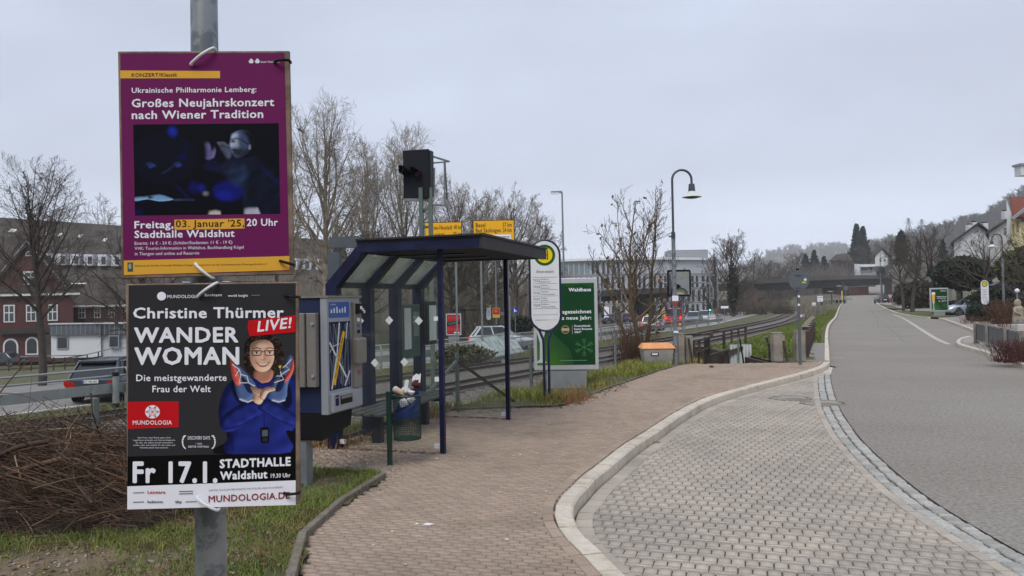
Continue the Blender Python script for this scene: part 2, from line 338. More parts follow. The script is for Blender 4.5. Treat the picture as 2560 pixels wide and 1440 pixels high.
# --- terrain lines as X at a given distance
XFp = [(-10, -13.6), (2, -6.8), (20, 3.45), (26, 6.6), (31, 10.6), (45, XLf(45) - 1.3), (70, XLf(70) - 1.6), (110, XLf(110) - 2.5), (200, XLf(200) - 5), (330, 140), (600, 260)]
XF = lambda D: itp(D, *zip(*XFp))
rail_px = {
 'nn': ((1115, 972), (1335, 932), (1540, 896), (1672, 871), (1778, 850), (1873, 831), (1960, 811), (1996, 799), (2008, 788), (2003, 778)),
 'nf': ((1115, 956), (1335, 920), (1540, 885), (1672, 861), (1775, 841), (1906, 816), (1970, 800), (1990, 788), (1996, 779), (1993, 774)),
 'fn': ((1115, 927), (1335, 899), (1540, 871), (1672, 849), (1775, 832), (1906, 807), (1955, 795), (1975, 784), (1980, 776), (1976, 771)),
 'ff': ((1115, 918), (1335, 889), (1540, 862), (1672, 841), (1775, 824.5), (1890, 803), (1935, 792), (1960, 783), (1970, 776), (1966, 770))}
RZ = -1.3
def railc(a, b):
    A = [G(*p, RZ) for p in rail_px[a]]; B = [G(*p, RZ) for p in rail_px[b]]
    c = [(p + q) / 2 for p, q in zip(A, B)]; d = (c[1] - c[0]).normalized()
    c = [c[0] - d * t for t in (40, 25, 12)] + c; e = Vector((-.28, .96, 0))
    c += [c[-1] + e * 60, c[-1] + e * 160]
    return resample(spline(c, 8), 1.0)
TN, TF = railc('nn', 'nf'), railc('fn', 'ff')
# smooth
def smo(p, n=14):
    a = np.array([tuple(q) for q in p]); 
    for _ in range(n): a[1:-1] = (a[:-2] + a[1:-1] * 2 + a[2:]) / 4
    return [Vector(q) for q in a]
TN, TF = smo(TN), smo(TF)
XT = lambda D, T: itp(D, [p.y for p in T if True], [p.x for p in T])
gr = [G(x, y, -1.5) for x, y in ((155, 1033), (1335, 880), (1560, 847), (1810, 812))]
gd0 = (gr[1] - gr[0]).normalized()
GRAIL = [gr[0] - gd0 * 30, gr[0]] + gr[1:] + [Vector((60, 165, -1.5)), Vector((80, 260, -1.5))]
XG = lambda D: itp(D, [p.y for p in GRAIL], [p.x for p in GRAIL])
PIT = (G(1748, 908).x, G(1931, 908).x, 19.35, 26.0)
RROAD = [(-10, 18), (8, 15), (14.5, 14.5), (19, 15.5), (24, 18), (30, 20), (40, 25), (60, 35), (90, 50), (128, 68), (200, 105), (330, 190), (600, 320)]
XR = lambda D: itp(D, *zip(*RROAD))
def ground_nodes(D):
    xf, xl, xr = XF(D), XLf(D), XR(D); z = zr(D); xg = XG(D)
    tn = XT(D, TN) + 2.3; tf = XT(D, TF) - 2.2
    if D > 175: tn = min(tn, xf - 6); tf = min(tf, tn - 8)
    xg = min(xg, tf - 1.5)
    zf = z + .04 if D > 27 else -.34
    a = max(xf, tn + 1.5); b = max(xl, tn + 2)
    xs = [-2900, xg - 300, xg - 82, xg - 14, xg, tf, tn, a, max(b - .06, a + .1), max(b + .3, a + .4), xr, xr + 25, xr + 60, xr + 500, 2900]
    zs = [-8, -7, -5.0, -1.56, -1.53, -1.52, -1.5, zf, z + .1 if D > 27 else -.34, min(z - .06, -.34 if D < 27 else 99), z - .06, z + .5, z + 3.5, z + 60, z + 60]
    return xs, zs
def gz(x, D):
    xs, zs = ground_nodes(D); return itp(x, xs, zs)
# the ground as one sheet
Ds = sorted(set([-60, -20, -6] + list(np.arange(0, 34, .8)) + [PIT[2], PIT[3]] + list(np.arange(34, 80, 3)) + list(np.arange(80, 260, 10)) + [280, 320, 380, 460, 600, 900, 1400, 2350]))
cols = []
for D in Ds:
    xs, zs = ground_nodes(D); row = []
    for i in range(len(xs) - 1):
        k = 3 if 3 <= i <= 10 else 2
        for j in range(k): row.append(xs[i] + (xs[i + 1] - xs[i]) * j / k)
    row.append(xs[-1]); row += [PIT[0], PIT[1]]; row = sorted(row); cols.append([(x, D, itp(x, xs, zs)) for x in row])
V = np.array([p for c in cols for p in c]); nc = len(cols[0]); Fq = []
for i in range(len(Ds) - 1):
    for j in range(nc - 1):
        q = [i * nc + j, i * nc + j + 1, (i + 1) * nc + j + 1, (i + 1) * nc + j]; c = V[q].mean(0)
        if PIT[0] < c[0] < PIT[1] and PIT[2] - .01 < c[1] < PIT[3]: continue
        Fq.append(q)
# within the pit rows the columns are sorted, so only cells fully inside vanish
g_ob = npmesh('ground', V, np.array(Fq), [m_grass], loc=(0, 0, 0)); tag(g_ob, kind='structure')
def strip(name, fl, fr, Dl, m, dz=0.0, n=6, zf=None):
    V = []; Fq = []
    for D in Dl:
        a, b = fl(D), fr(D)
        for j in range(n + 1):
            x = a + (b - a) * j / n; V.append((x, D, (zf(x, D) if zf else gz(x, D)) + dz))
    for i in range(len(Dl) - 1):
        for j in range(n): q = i * (n + 1) + j; Fq.append([q, q + 1, q + n + 2, q + n + 1])
    o = npmesh(name, np.array(V), np.array(Fq), [m], loc=(0, 0, 0)); tag(o, kind='structure'); return o
# --- road: left edge follows the setts, then the kerb
sett = [G(x, y, -.12) for x, y in ((2600, 1408), (2560, 1386), (2440, 1318), (2330, 1250), (2240, 1180), (2160, 1105), (2125, 1060), (2100, 1020), (2087, 985), (2079, 955), (2077, 930))]
sett = [sett[0] + (sett[0] - sett[2]) * 1.2] + sett
sett = spline(sett, 6)
def road_left(D):
    if D < sett[-1].y: return itp(D, [p.y for p in sett], [p.x for p in sett])
    if D < 18.9: return sett[-1].x
    return XLf(D) + .05
strip('road', road_left, lambda D: XR(D) + .05, [1, 2, 3] + list(np.arange(3.5, 18.8, .5)) + [18.8, 19.0] + list(np.arange(19.5, 34, .8)) + list(np.arange(35, 90, 3)) + list(np.arange(90, 330, 8)) + [350, 500], m_asph, 0, 8, lambda x, D: zr(D))
# --- platform of red-brown pavers
back = [G(x, y) for x, y in ((1745, 908), (1705, 911), (1650, 927), (1600, 944), (1549, 961), (1490, 983), (1442, 999), (1403, 1015), (1369, 1018), (1262, 1020), (1117, 1027), (1055, 1045), (900, 1087), (822, 1107), (778, 1120), (700, 1140), (560, 1190), (700, 1178), (778, 1172), (940, 1180), (966, 1194), (887, 1244), (825, 1281), (787, 1312), (762, 1359), (757, 1437))]
back += [Vector((-1.35, 3.0, 0)), Vector((-1.5, -2, 0))]
plat = [p for p in inner] + [Vector((G(2045, 908).x, 19.3, 0)), Vector((PIT[0], 19.3, 0))] + back
plat2 = [(p.x, p.y) for p in plat]
MB().face([Vector((x, y, -.014)) for x, y in plat2], m_joint).build('pavement_bed', loc=(0, 0, 0))
tag(bpy.data.objects['pavement_bed'], kind='structure')
# the lawn between the fence and the platform
def lawn_z(x, D):
    s = max(0.0, min(1.0, (XF(D) - x) / 1.2)); return .012 + .03 * math.sin(x * 2.1 + D) * math.sin(D * 1.7) * .5 - .30 * s
V = []; Fq = []; xs_ = np.arange(-9, 9, .12); ds_ = np.arange(1.6, 26.4, .12)
for D in ds_:
    for x in xs_: V.append((x, D, lawn_z(x, D) + rnd.uniform(-.008, .008)))
V = np.array(V); nx = len(xs_); ii, jj = np.meshgrid(np.arange(len(ds_) - 1), np.arange(nx - 1), indexing='ij'); q0 = (ii * nx + jj).ravel()
Fq = np.stack([q0, q0 + 1, q0 + nx + 1, q0 + nx], 1); ce = V[Fq].mean(1)
xf_ = np.array([XF(d) for d in ce[:, 1]]); xl_ = np.array([XLf(d) if d > inner[-1].y else itp(d, [p.y for p in inner], [p.x for p in inner]) for d in ce[:, 1]])
ok = (ce[:, 0] > xf_ - 1.2) & (ce[:, 0] < xl_ - .3) & ~inpoly(ce[:, :2], plat2) & ~((ce[:, 0] > PIT[0] - .25) & (ce[:, 0] < PIT[1] + .1) & (ce[:, 1] > 19.2) & (ce[:, 1] < PIT[3]))
Fq = Fq[ok]; used, inv = np.unique(Fq.ravel(), return_inverse=True)
tag(npmesh('lawn', V[used], inv.reshape(-1, 4), [m_grass], loc=(0, 0, 0), smooth=True), kind='structure')
def pavers(name, cells, poly, org, ax, ay, m, zt, jit=.0025, ch=.005, depth=.03, rg=None, hole=None):
    """cells: array of (x, y, w, l) rectangles in the frame; keeps the ones whose centre lies inside poly"""
    cs = np.array(cells); ctr = np.array([org.x, org.y]) + cs[:, :1] * np.array([[ax.x, ax.y]]) + cs[:, 1:2] * np.array([[ay.x, ay.y]])
    keep = inpoly(ctr, poly)
    if hole is not None: keep &= ~hole(ctr)
    cs, ctr = cs[keep], ctr[keep]; n = len(cs); r = np.random.RandomState(3)
    hw, hl = cs[:, 2] / 2, cs[:, 3] / 2; V = np.zeros((n, 8, 3)); sg = [(-1, -1), (1, -1), (1, 1), (-1, 1)]
    dz = r.normal(0, jit * .5, n); tx = r.normal(0, jit * .5, n); ty = r.normal(0, jit * .5, n); rot = r.normal(0, .008, n)
    for k, (a, b) in enumerate(sg):
        for lev, inset, z in ((0, 0, -depth), (4, ch, 0)):
            x = a * (hw - inset); y = b * (hl - inset); x2 = x - y * rot; y2 = y + x * rot
            V[:, lev + k, :2] = ctr + x2[:, None] * np.array([[ax.x, ax.y]]) + y2[:, None] * np.array([[ay.x, ay.y]])
            V[:, lev + k, 2] = zt + z + dz + (tx * a + ty * b if lev else 0)
    q = np.array([[4, 5, 6, 7], [0, 1, 5, 4], [1, 2, 6, 5], [2, 3, 7, 6], [3, 0, 4, 7]])
    Fq = (np.arange(n)[:, None, None] * 8 + q[None]).reshape(-1, 4)
    o = npmesh(name, V.reshape(-1, 3), Fq, [m], loc=(0, 0, 0)); tag(o, kind='structure'); return o
cells = []
for i in range(-60, 330):
    for j in range(-50, 60): cells.append((j * .130 + (i % 2) * .065, i * .060, .1255, .0555))
k1 = offs(inner, -.05); pl_in = [(p.x, p.y) for p in k1] + plat2[len(inner):]
o0 = Vector((-.2, 3.2, 0))
pavers('pavement', cells, pl_in, o0, WX, LX, m_brick, 0.0)
# soldier course along the kerb and along the left edging
def soldier(name, path, m, zt, w=.1, l=.2, gap=.006):
    mb = MB()
    q = resample(path, l)
    for a, b in zip(q, q[1:]):
        t = (b - a).normalized(); c = (a + b) / 2; n = Vector((t.y, -t.x, 0)); z = zt + rnd.uniform(-.0015, .0015)
        hx = t * ((b - a).length / 2 - gap / 2); hy = n * (w / 2 - gap / 2); up = Vector((0, 0, z - c.z)); dn = up - Vector((0, 0, .03)); e = .93
        mb.add([c + dn + hx * s + hy * u for s, u in ((-1, -1), (1, -1), (1, 1), (-1, 1))] + [c + up + hx * s * .97 + hy * u * .9 for s, u in ((-1, -1), (1, -1), (1, 1), (-1, 1))], [[4, 5, 6, 7], [0, 1, 5, 4], [1, 2, 6, 5], [2, 3, 7, 6], [3, 0, 4, 7]], m)
    o = mb.build(name); tag(o, kind='structure')
soldier('pavement_border', offs(inner, -.058), m_brick, .005)
# --- bus bay
b_edge = offs(inner, .15); n0 = [p for p in sett]
so = offs(sett, -.27)
bay = [(p.x, p.y) for p in b_edge if p.y < 18.2] + [(p.x, p.y) for p in so[::-1]]
MB().face([Vector((x, y, -.135)) for x, y in bay], m_joint).build('bus_bay_bed', loc=(0, 0, 0)); tag(bpy.data.objects['bus_bay_bed'], kind='structure')
cells = []
for i in range(-40, 120):
    y = i * .166; sh = (i % 2) * .0475
    for j in range(-60, 90):
        cells.append((j * .095 + sh, y, .087, .1195))
        if j % 2 == 0: cells.append((j * .095 + sh + (.095 if i % 4 < 2 else 0), y + .083, .187, .0445))
b2 = [(p.x, p.y) for p in offs(inner, .25) if p.y < 18.0] + [(p.x, p.y) for p in offs(sett, -.31)[::-1]]
MH = [(G(1976, 995, -.12), .36), (G(2058, 1007, -.12), .38)]
pavers('bus_bay', cells, b2, Vector((1.6, 3.5, 0)), WX, LX, m_bay, -.12, jit=.0016, ch=.003, hole=lambda c: np.any([np.hypot(c[:, 0] - p.x, c[:, 1] - p.y) < r + .02 for p, r in MH], axis=0))
soldier('bay_border', [Vector((p.x, p.y, -.12)) for p in offs(inner, .24) if p.y < 17.8], m_bay, -.115, .16, .21)
soldier('bay_border', [Vector((p.x, p.y, -.12)) for p in offs(sett, -.32)], m_bay, -.115, .1, .2)
# --- gutter of granite setts
mb = MB()
for row in (0, 1):
    q = resample(offs(sett, -.07 - .135 * row), .098)
    for a, b in zip(q, q[1:]):
        c = (a + b) / 2
        if any((c - p).length < r for p, r in MH): continue
        t = (b - a).normalized(); n = Vector((t.y, -t.x, 0)); z = -.118 + rnd.uniform(-.006, .006)
        hl = (b - a).length / 2 - rnd.uniform(.002, .008); hw = .062 - rnd.uniform(0, .012); c = c + n * rnd.uniform(-.006, .006); P = []
        for lev, (s, zz) in enumerate(((1, -.05), (1.0, -.012), (.8, .0))):
            for u, v in ((-1, -1), (0, -1.04), (1, -1), (1.03, 0), (1, 1), (0, 1.04), (-1, 1), (-1.03, 0)):
                P.append(Vector((c.x, c.y, z + zz)) + t * hl * s * u * rnd.uniform(.94, 1.04) + n * hw * s * v * rnd.uniform(.94, 1.04))
        mb.add(P, [[i, (i + 1) % 8, 8 + (i + 1) % 8, 8 + i] for i in range(8)] + [[8 + i, 8 + (i + 1) % 8, 16 + (i + 1) % 8, 16 + i] for i in range(8)] + [list(range(16, 24))], m_cob)
tag(mb.build('gutter_setts'), kind='structure')
gb = [(p.x, p.y) for p in so] + [(p.x, p.y) for p in offs(sett, .012)[::-1]]
MB().face([Vector((x, y, -.133)) for x, y in gb], m_joint).build('gutter_bed', loc=(0, 0, 0)); tag(bpy.data.objects['gutter_bed'], kind='structure')
MB().face([G(x, y, -.117) for x, y in ((2051, 937), (2077, 935), (2082, 918), (2062, 916))], m_kerb).build('gutter_slab', loc=(0, 0, 0)); tag(bpy.data.objects['gutter_slab'], kind='structure')
# manholes
m_iron = mat('cast_iron', srgb(140, 130, 118), .6, .4, var=.3, scale=30, bump=.4, bscale=90)
m_conc = mat('concrete', srgb(150, 143, 132), .88, var=.18, scale=8, bump=.3, bscale=60, col2=srgb(112, 106, 96), c2scale=2.5)
for k, (p, r) in enumerate(MH):
    t = thing('manhole_cover', ('round iron framed manhole cover set in the grey bay pavers', 'round manhole cover lying across the granite gutter setts')[k], 'manhole cover', (p.x, p.y, -.12), group='manhole covers in the bus bay')
    MB().lathe([(r, -.03), (r, .004), (r * .9, .006), (r * .9, .0), (r * .86, 0.0)], (0, 0, 0), m_iron, 40).build('frame', t)
    MB().lathe([(r * .85, -.03), (r * .85, .003), (r * .6, .005), (r * .58, .002), (r * .1, .003)], (0, 0, 0), m_conc, 40).build('lid', t)
# edging stones round the platform
q = [p + Vector((0, 0, .0)) for p in back[20:26]]; q = spline(q, 6)
o = kerb_run('lawn_edging', resample([Vector((p.x, p.y, 0)) for p in q] + [Vector((-1.35, 3, 0))], .3), .07, -.15, .055, .95, 1, m_edge, .004)
q = [Vector((p.x, p.y, 0)) for p in spline(back[0:16], 5)]
o = kerb_run('verge_edging', q[::-1], .06, -.15, .03, .95, -1, m_edge, .004)
# --- railway bed, main road
strip('ballast_bed', lambda D: XT(D, TF) - 1.9, lambda D: XT(D, TN) + 1.9 if D > 140 else min(XT(D, TN) + 2.3 + (XF(D) - XT(D, TN) - 2.3) * (.72 if D < 20 else .5), XF(D) - .6), list(np.arange(0, 60, 1.2)) + list(np.arange(60, 175, 5)), m_ball, .03, 14, lambda x, D: max(gz(x, D), -1.47 - max(0, abs(x - (XT(D, TF) + XT(D, TN)) / 2) - abs(XT(D, TN) - XT(D, TF)) / 2 - .9) * .5))
strip('main_road', lambda D: XG(D) - 13.5, lambda D: XG(D) - 1.2, list(np.arange(-5, 60, 2.0)) + list(np.arange(60, 260, 6)), m_road2, .02, 6)
m_slp = mat('sleeper', srgb(92, 84, 76), .9, var=.3, scale=8, island=.15); m_rust = mat('rail_rust', srgb(74, 60, 52), .75, .2, var=.25, scale=4); m_shine = mat('rail_head', srgb(150, 148, 146), .35, .8, var=.1)
for k, (T, lab) in enumerate(((TN, 'near railway track curving along the foot of the platform slope'), (TF, 'far railway track running next to the road guardrail'))):
    t = thing('railway_track', lab, 'railway track', (T[20].x, T[20].y, -1.5), group='railway tracks beside the bus stop')
    mb = MB(); q = resample(T, .62)
    for a, b in zip(q[:260], q[1:261]):
        d = (b - a).normalized(); n = Vector((d.y, -d.x, 0)); mb.bar(a + n * 1.0 - Vector((0, 0, .2)), a - n * 1.0 - Vector((0, 0, .2)), .25, .14, m_slp)
    so_ = mb.build('sleepers', t, world=True); so_['kind'] = 'stuff'
    for s in (-1, 1):
        mb = MB(); path = offs(T, s * .57)
        prof = [(-.07, -.15), (.07, -.15), (.07, -.13), (.012, -.115), (.012, -.04), (.036, -.03), (.036, -.001), (-.036, -.001), (-.036, -.03), (-.012, -.04), (-.012, -.115), (-.07, -.13)]
        path = path[:150] + path[150::4]
        n = len(prof); vs = []
        for i, p in enumerate(path):
            d = (path[min(i + 1, len(path) - 1)] - path[max(i - 1, 0)]).normalized(); nn = Vector((d.y, -d.x, 0)); vs += [p + nn * x + Vector((0, 0, z + .005)) for x, z in prof]
        fa = [[i * n + k, i * n + (k + 1) % n, (i + 1) * n + (k + 1) % n, (i + 1) * n + k] for i in range(len(path) - 1) for k in range(n) if k != 6]
        fb = [[i * n + 6, i * n + 7, (i + 1) * n + 7, (i + 1) * n + 6] for i in range(len(path) - 1)]
        mb.add(vs, fa, m_rust); mb.add(vs, fb, m_shine); mb.build('rail', t, world=True)
# main road markings
mb = MB()
for off, dash in ((-1.6, 0), (-4.9, 1), (-8.2, 1), (-13.0, 0)):
    for D in np.arange(0, 150, 1.0):
        if dash and int(D) % 6 > 2: continue
        a, b = XG(D) + off, XG(D + 1) + off
        mb.face([(a - .09, D, gz(a, D) + .028), (a + .09, D, gz(a, D) + .028), (b + .09, D + 1, gz(b, D + 1) + .028), (b - .09, D + 1, gz(b, D + 1) + .028)], m_line)
tag(mb.build('road_markings', loc=(0, 0, 0)), kind='structure')
# ================================================================ FOREGROUND
m_galv = mat('galvanised_steel', srgb(140, 144, 147), .45, .6, var=.14, scale=9, col2=srgb(112, 118, 122), c2scale=14, c2lo=.5, c2hi=.56)
m_galv2 = mat('dull_galvanised', srgb(128, 132, 134), .55, .4, var=.15, scale=6)
m_white = mat('white_paint', srgb(222, 224, 226), .5, var=.05)
m_print_w = mat('print_white', srgb(236, 236, 244), .6, var=.03, spec=.1)
m_black = mat('black_plastic', srgb(18, 18, 20), .6, var=.1, spec=.25)
m_board = mat('worn_board', srgb(132, 112, 96), .85, var=.25, scale=14, col2=srgb(98, 82, 70), c2scale=8)
def ink(n, c, r=.45): return mat('print_' + n, srgb(*c), .6, var=.05, scale=3, spec=.12)
# --- galvanised pole
D0 = 2.78
pt = [Q(508, -300, D0), Q(510, 0, D0), Q(521, 700, D0), Q(528, 1400, D0)]; ax = (pt[3] - pt[1]).normalized()
pole_b = pt[3] + ax * ((-.12 - pt[3].z) / ax.z); pole_t = pt[1] - ax * 1.2
t = thing('steel_pole', 'thick galvanised steel pole that carries the two event posters', 'pole', pole_b)
ppt = [pole_b + (pole_t - pole_b) * k / 12 for k in range(13)]
mb = MB(); mb.tube(ppt, [.0585 - .0012 * k for k in range(13)], m_galv, 32); mb.build('shaft', t, world=True, smooth=True)
mb = MB(); a = Q(515, 640, D0); mb.tube([Q(518, 690, D0) , Q(519, 705, D0)], .060, m_galv2, 24); mb.build('clamp_band', t, world=True)
def poster_frame(quad, D, yaw, wd=None):
    """board whose photo outline is quad (TL, TR, BR, BL); returns place(u, v, lift) in metres and the size"""
    c = Q(sum(p[0] for p in quad) / 4, sum(p[1] for p in quad) / 4, D)
    tl, tr, br, bl = [Q(p[0], p[1], D) for p in quad]
    w_ = ((tr - tl).length + (br - bl).length) / 2 / math.cos(yaw); h_ = ((tl - bl).length + (tr - br).length) / 2
    up = ((tl - bl) + (tr - br)).normalized(); up = (up + Vector((0, -.0, 0))).normalized(); x = Vector((math.cos(yaw), math.sin(yaw), 0)); x = (x - up * x.dot(up)).normalized(); n = x.cross(up)
    return c, x, up, n, w_, h_
def board(name, label, quad, sheet, D, yaw):
    c, x, up, n, w_, h_ = poster_frame(quad, D, yaw)
    t = thing(name, label, 'poster', c - up * h_ / 2, group='event posters on the steel pole')
    mb = MB(); M = Matrix((x, up, n)).transposed(); mb.box(c, (w_, h_, .012), m_board, M=M); o = mb.build('backing_board', t, world=True, bevel=.003)
    sx0, sy0, sx1, sy1 = sheet                                  # sheet inset in photo pixels of the outline's own box
    qx0, qy0 = (quad[0][0] + quad[3][0]) / 2, (quad[0][1] + quad[1][1]) / 2; qx1, qy1 = (quad[1][0] + quad[2][0]) / 2, (quad[2][1] + quad[3][1]) / 2
    def place(px, py, lift=0.0):                               # flat layout coordinates over the board
        return c + x * ((px - qx0) / (qx1 - qx0) - .5) * w_ + up * (.5 - (py - qy0) / (qy1 - qy0)) * h_ + n * (.0066 + lift)
    return t, place, (c, x, up, n)
def shape(mb, pts, pl, m, lift, smooth=6):
    P = [Vector((a, b, 0)) for a, b in pts]
    if smooth: P = spline(P, smooth, True)
    mb.face([pl(p.x, p.y, lift) for p in P], m)
def rect(mb, x0, y0, x1, y1, pl, m, lift): mb.face([pl(x0, y1, lift), pl(x1, y1, lift), pl(x1, y0, lift), pl(x0, y0, lift)], m)
def ell(mb, cx, cy, rx, ry, pl, m, lift, n=20, rot=0): mb.face([pl(cx + rx * math.cos(a) * math.cos(rot) - ry * math.sin(a) * math.sin(rot), cy + rx * math.cos(a) * math.sin(rot) + ry * math.sin(a) * math.cos(rot), lift) for a in [2 * math.pi * k / n for k in range(n)]], m)
def stroke(mb, pts, wd, pl, m, lift):
    P = [Vector((a, b, 0)) for a, b in pts]; l = offs(P, wd / 2); r = offs(P, -wd / 2)
    for i in range(len(P) - 1): mb.face([pl(q.x, q.y, lift) for q in (l[i], l[i + 1], r[i + 1], r[i])], m)
def cable_ties(t, spots, frame):
    c, x, up, n = frame
    for a, b, k in spots:
        pa, pb = a + n * .009, b + n * .012; mid = (pa + pb) / 2 + n * .012
        MB().tube(spline([pa - n * .014, pa, mid, pb, pb - n * .03], 5), .0052, m_white if k else m_black, 6).build('cable_tie', t, world=True)
# ---------------- concert poster
QA = ((304, 127), (720, 129), (733, 689), (313, 693))
t, pl0, fr = board('concert_poster', 'purple concert poster with a conductor photo, upper of the two on the pole', QA, (0, 0, 1, 1), 2.68, R(4))
kx = lambda a: 290 + a / 2.441; ky = lambda b: 110 + b / 2.441
# undo the lean of the outline in the crop so that the layout is upright on the board
def plA(a, b, lift=0.0):
    px, py = kx(a), ky(b); tt = (py - 128) / 562; xl = 304 + 9 * tt; xr = 720 + 13 * tt
    return pl0(308.5 + (px - xl) / (xr - xl) * 418, 128 + (py - (127 + (px - xl) / (xr - xl) * 2)) / (566 - 6 * (px - xl) / (xr - xl)) * 563, lift)
pur, gold = ink('purple', (108, 30, 86)), ink('gold', (226, 170, 62))
mb = MB(); mb.face([plA(*p) for p in ((69, 1405), (1052, 1390), (1020, 60), (50, 55))], pur); mb.face([plA(*p, .0004) for p in ((51, 208), (636, 212), (636, 168), (50, 160))], gold)
mb.face([plA(*p, .0004) for p in ((71, 1402), (1052, 1385), (1052, 1300), (70, 1314))], gold); mb.build('printed_sheet', t, world=True)
pr = Print(125, 490, 985, 1042, 210, (11, 13, 26))
for cx, cy, rx, ry, c, a in ((355, 538, 26, 32, (34, 54, 200), .9), (410, 690, 30, 22, (20, 26, 120), .7), (425, 630, 18, 14, (18, 24, 100), .7), (475, 875, 32, 36, (20, 24, 110), .8), (680, 900, 95, 62, (22, 26, 130), .9), (655, 925, 50, 30, (34, 40, 180), .6), (765, 900, 40, 22, (24, 28, 120), .7), (965, 985, 34, 46, (22, 24, 110), .8), (520, 880, 20, 22, (30, 38, 160), .9), (148, 1025, 20, 24, (20, 22, 90), .8), (300, 700, 200, 160, (16, 20, 44), .5)): pr.ell(cx, cy, rx, ry, c, soft=3, amp=a)
pr.shape(((590, 770), (650, 730), (700, 690), (790, 700), (860, 685), (900, 740), (985, 830), (985, 1040), (780, 1040), (760, 880), (680, 820), (640, 800)), (17, 24, 44), 1.0, 26, 1, light=(.7, .5), fold=(.5, .06, .35), smooth=4)
pr.shape(((665, 760), (720, 720), (790, 745), (800, 800), (770, 860), (720, 870), (675, 830)), (40, 56, 92), .8, 20, 4, fold=(.9, .09, .4), amp=.7)
pr.shape(((700, 580), (712, 550), (750, 530), (800, 535), (832, 570), (835, 620), (810, 660), (770, 690), (730, 700), (704, 670), (698, 630)), (70, 80, 116), 1.3, 22, 0, light=(.8, .3))
pr.shape(((700, 600), (706, 560), (735, 545), (752, 560), (752, 610), (754, 650), (742, 684), (712, 670), (698, 640), (692, 620)), (164, 180, 206), .9, 12, 2, light=(.8, .3), tex=.1)
pr.shape(((757, 532), (800, 533), (838, 570), (838, 640), (815, 645), (806, 600), (790, 560)), (13, 14, 24), 0, 8, 3)
pr.shape(((698, 644), (722, 636), (760, 640), (784, 660), (750, 694), (712, 684)), (44, 46, 62), .6, 10, 3, tex=.4)
pr.line(((698, 588), (728, 580), (757, 585)), 8, (16, 18, 30), soft=1); pr.line(((757, 585), (806, 622)), 5, (20, 22, 34)); pr.ell(712, 598, 13, 8, (20, 22, 34), soft=1); pr.line(((700, 646), (726, 650)), 7, (30, 30, 44), soft=1); pr.ell(808, 632, 10, 18, (120, 128, 148), relief=.8, rad=8)
pr.shape(((545, 640), (540, 605), (560, 598), (573, 612), (585, 650), (600, 628), (606, 660), (592, 700), (560, 712), (545, 690)), (104, 98, 150), 1.2, 12, 1)
for x0, x1, y1 in ((627, 664, 640), (638, 674, 632), (650, 686, 628), (618, 650, 650)): pr.line(((x0, 600), (x1, y1)), 10, (108, 114, 136), relief=.8, rad=6)
pr.shape(((630, 622), (660, 618), (692, 640), (698, 680), (680, 702), (655, 672)), (86, 92, 116), 1.1, 12, 2)
pr.shape(((525, 735), (550, 712), (600, 705), (640, 760), (600, 780), (540, 760)), (20, 22, 60), .8, 14, 2)
for q in (((190, 720), (225, 716), (258, 742), (215, 758)), ((355, 722), (385, 716), (412, 740), (372, 756))): pr.shape(q, (44, 62, 120), .8, 8, 1, smooth=0)
pr.line(((145, 772), (195, 742)), 5, (26, 32, 70), soft=1); pr.line(((290, 790), (330, 765), (360, 740)), 6, (50, 64, 116), soft=1)
pr.shape(((128, 930), (200, 925), (270, 915), (330, 935), (350, 950), (270, 958), (200, 945), (130, 955)), (128, 172, 216), .8, 8, 0, smooth=3); pr.shape(((205, 922), (242, 936), (205, 944)), (20, 26, 60), soft=1, smooth=0); pr.line(((350, 950), (475, 952)), 5, (90, 100, 140), soft=1)
pr.shape(((555, 1042), (562, 1020), (600, 1014), (628, 1022), (628, 1042)), (214, 204, 196), .6, 8, 1, smooth=0); pr.shape(((768, 1042), (770, 1006), (800, 1000), (850, 1000), (866, 1042)), (196, 194, 214), .8, 10, 1, smooth=0); pr.line(((870, 750), (980, 860)), 9, (28, 30, 110), soft=2); pr.line(((365, 860), (455, 955)), 10, (22, 24, 100), soft=2); pr.ell(543, 914, 16, 11, (150, 150, 170), soft=2)
pr.C *= .72 * (1 + .10 * boxblur(pr.r.normal(0, 1, pr.X.shape), 1))[..., None]
pr.build('conductor_picture', t, lambda a, b, l: plA(a + (b - 490) * .02, b, l), .0006)
mb = MB(); P3 = lambda l: (lambda a, b: plA(a, -b, l)); T = P3(.0008); W = m_print_w; B = ink('text_dark', (58, 40, 30))
letters(mb, 'KONZERT/Klassik', 117, 383, -200, 22, B, T, .012)
letters(mb, 'Ukrainische Philharmonie Lemberg:', 118, 852, -297, 30, W, T, .018)
letters(mb, 'Großes Neujahrskonzert', 119, 957, -384, 48, W, T, .022)
letters(mb, 'nach Wiener Tradition', 119, 892, -456, 48, W, T, .022)
letters(mb, 'Freitag,', 134, 360, -1120, 42, W, T, .022); letters(mb, '20 Uhr', 797, 981, -1114, 42, W, T, .022)
mb.face([plA(*p, .0006) for p in ((367, 1132), (783, 1129), (782, 1068), (367, 1071))], gold)
letters(mb, "03. Januar '25,", 376, 780, -1116, 40, B, T, .016)
letters(mb, 'Stadthalle Waldshut', 134, 722, -1178, 42, W, T, .022)
letters(mb, 'Eintritt: 16 € - 24 €; (Schüler/Studenten: 11 € - 19 €)', 134, 710, -1220, 18, W, T, .004)
letters(mb, 'VVK: Tourist-Information in Waldshut, Buchhandlung Kögel', 134, 778, -1251, 18, W, T, .004)
letters(mb, 'in Tiengen und online auf Reservix', 135, 515, -1283, 18, W, T, .004)
letters(mb, 'Abteilung der Großen Kreisstadt Waldshut-Tiengen in Kooperation mit der Südwestdeutschen Mozartgesellschaft e.V.', 135, 918, -1352, 11, B, T, .0)
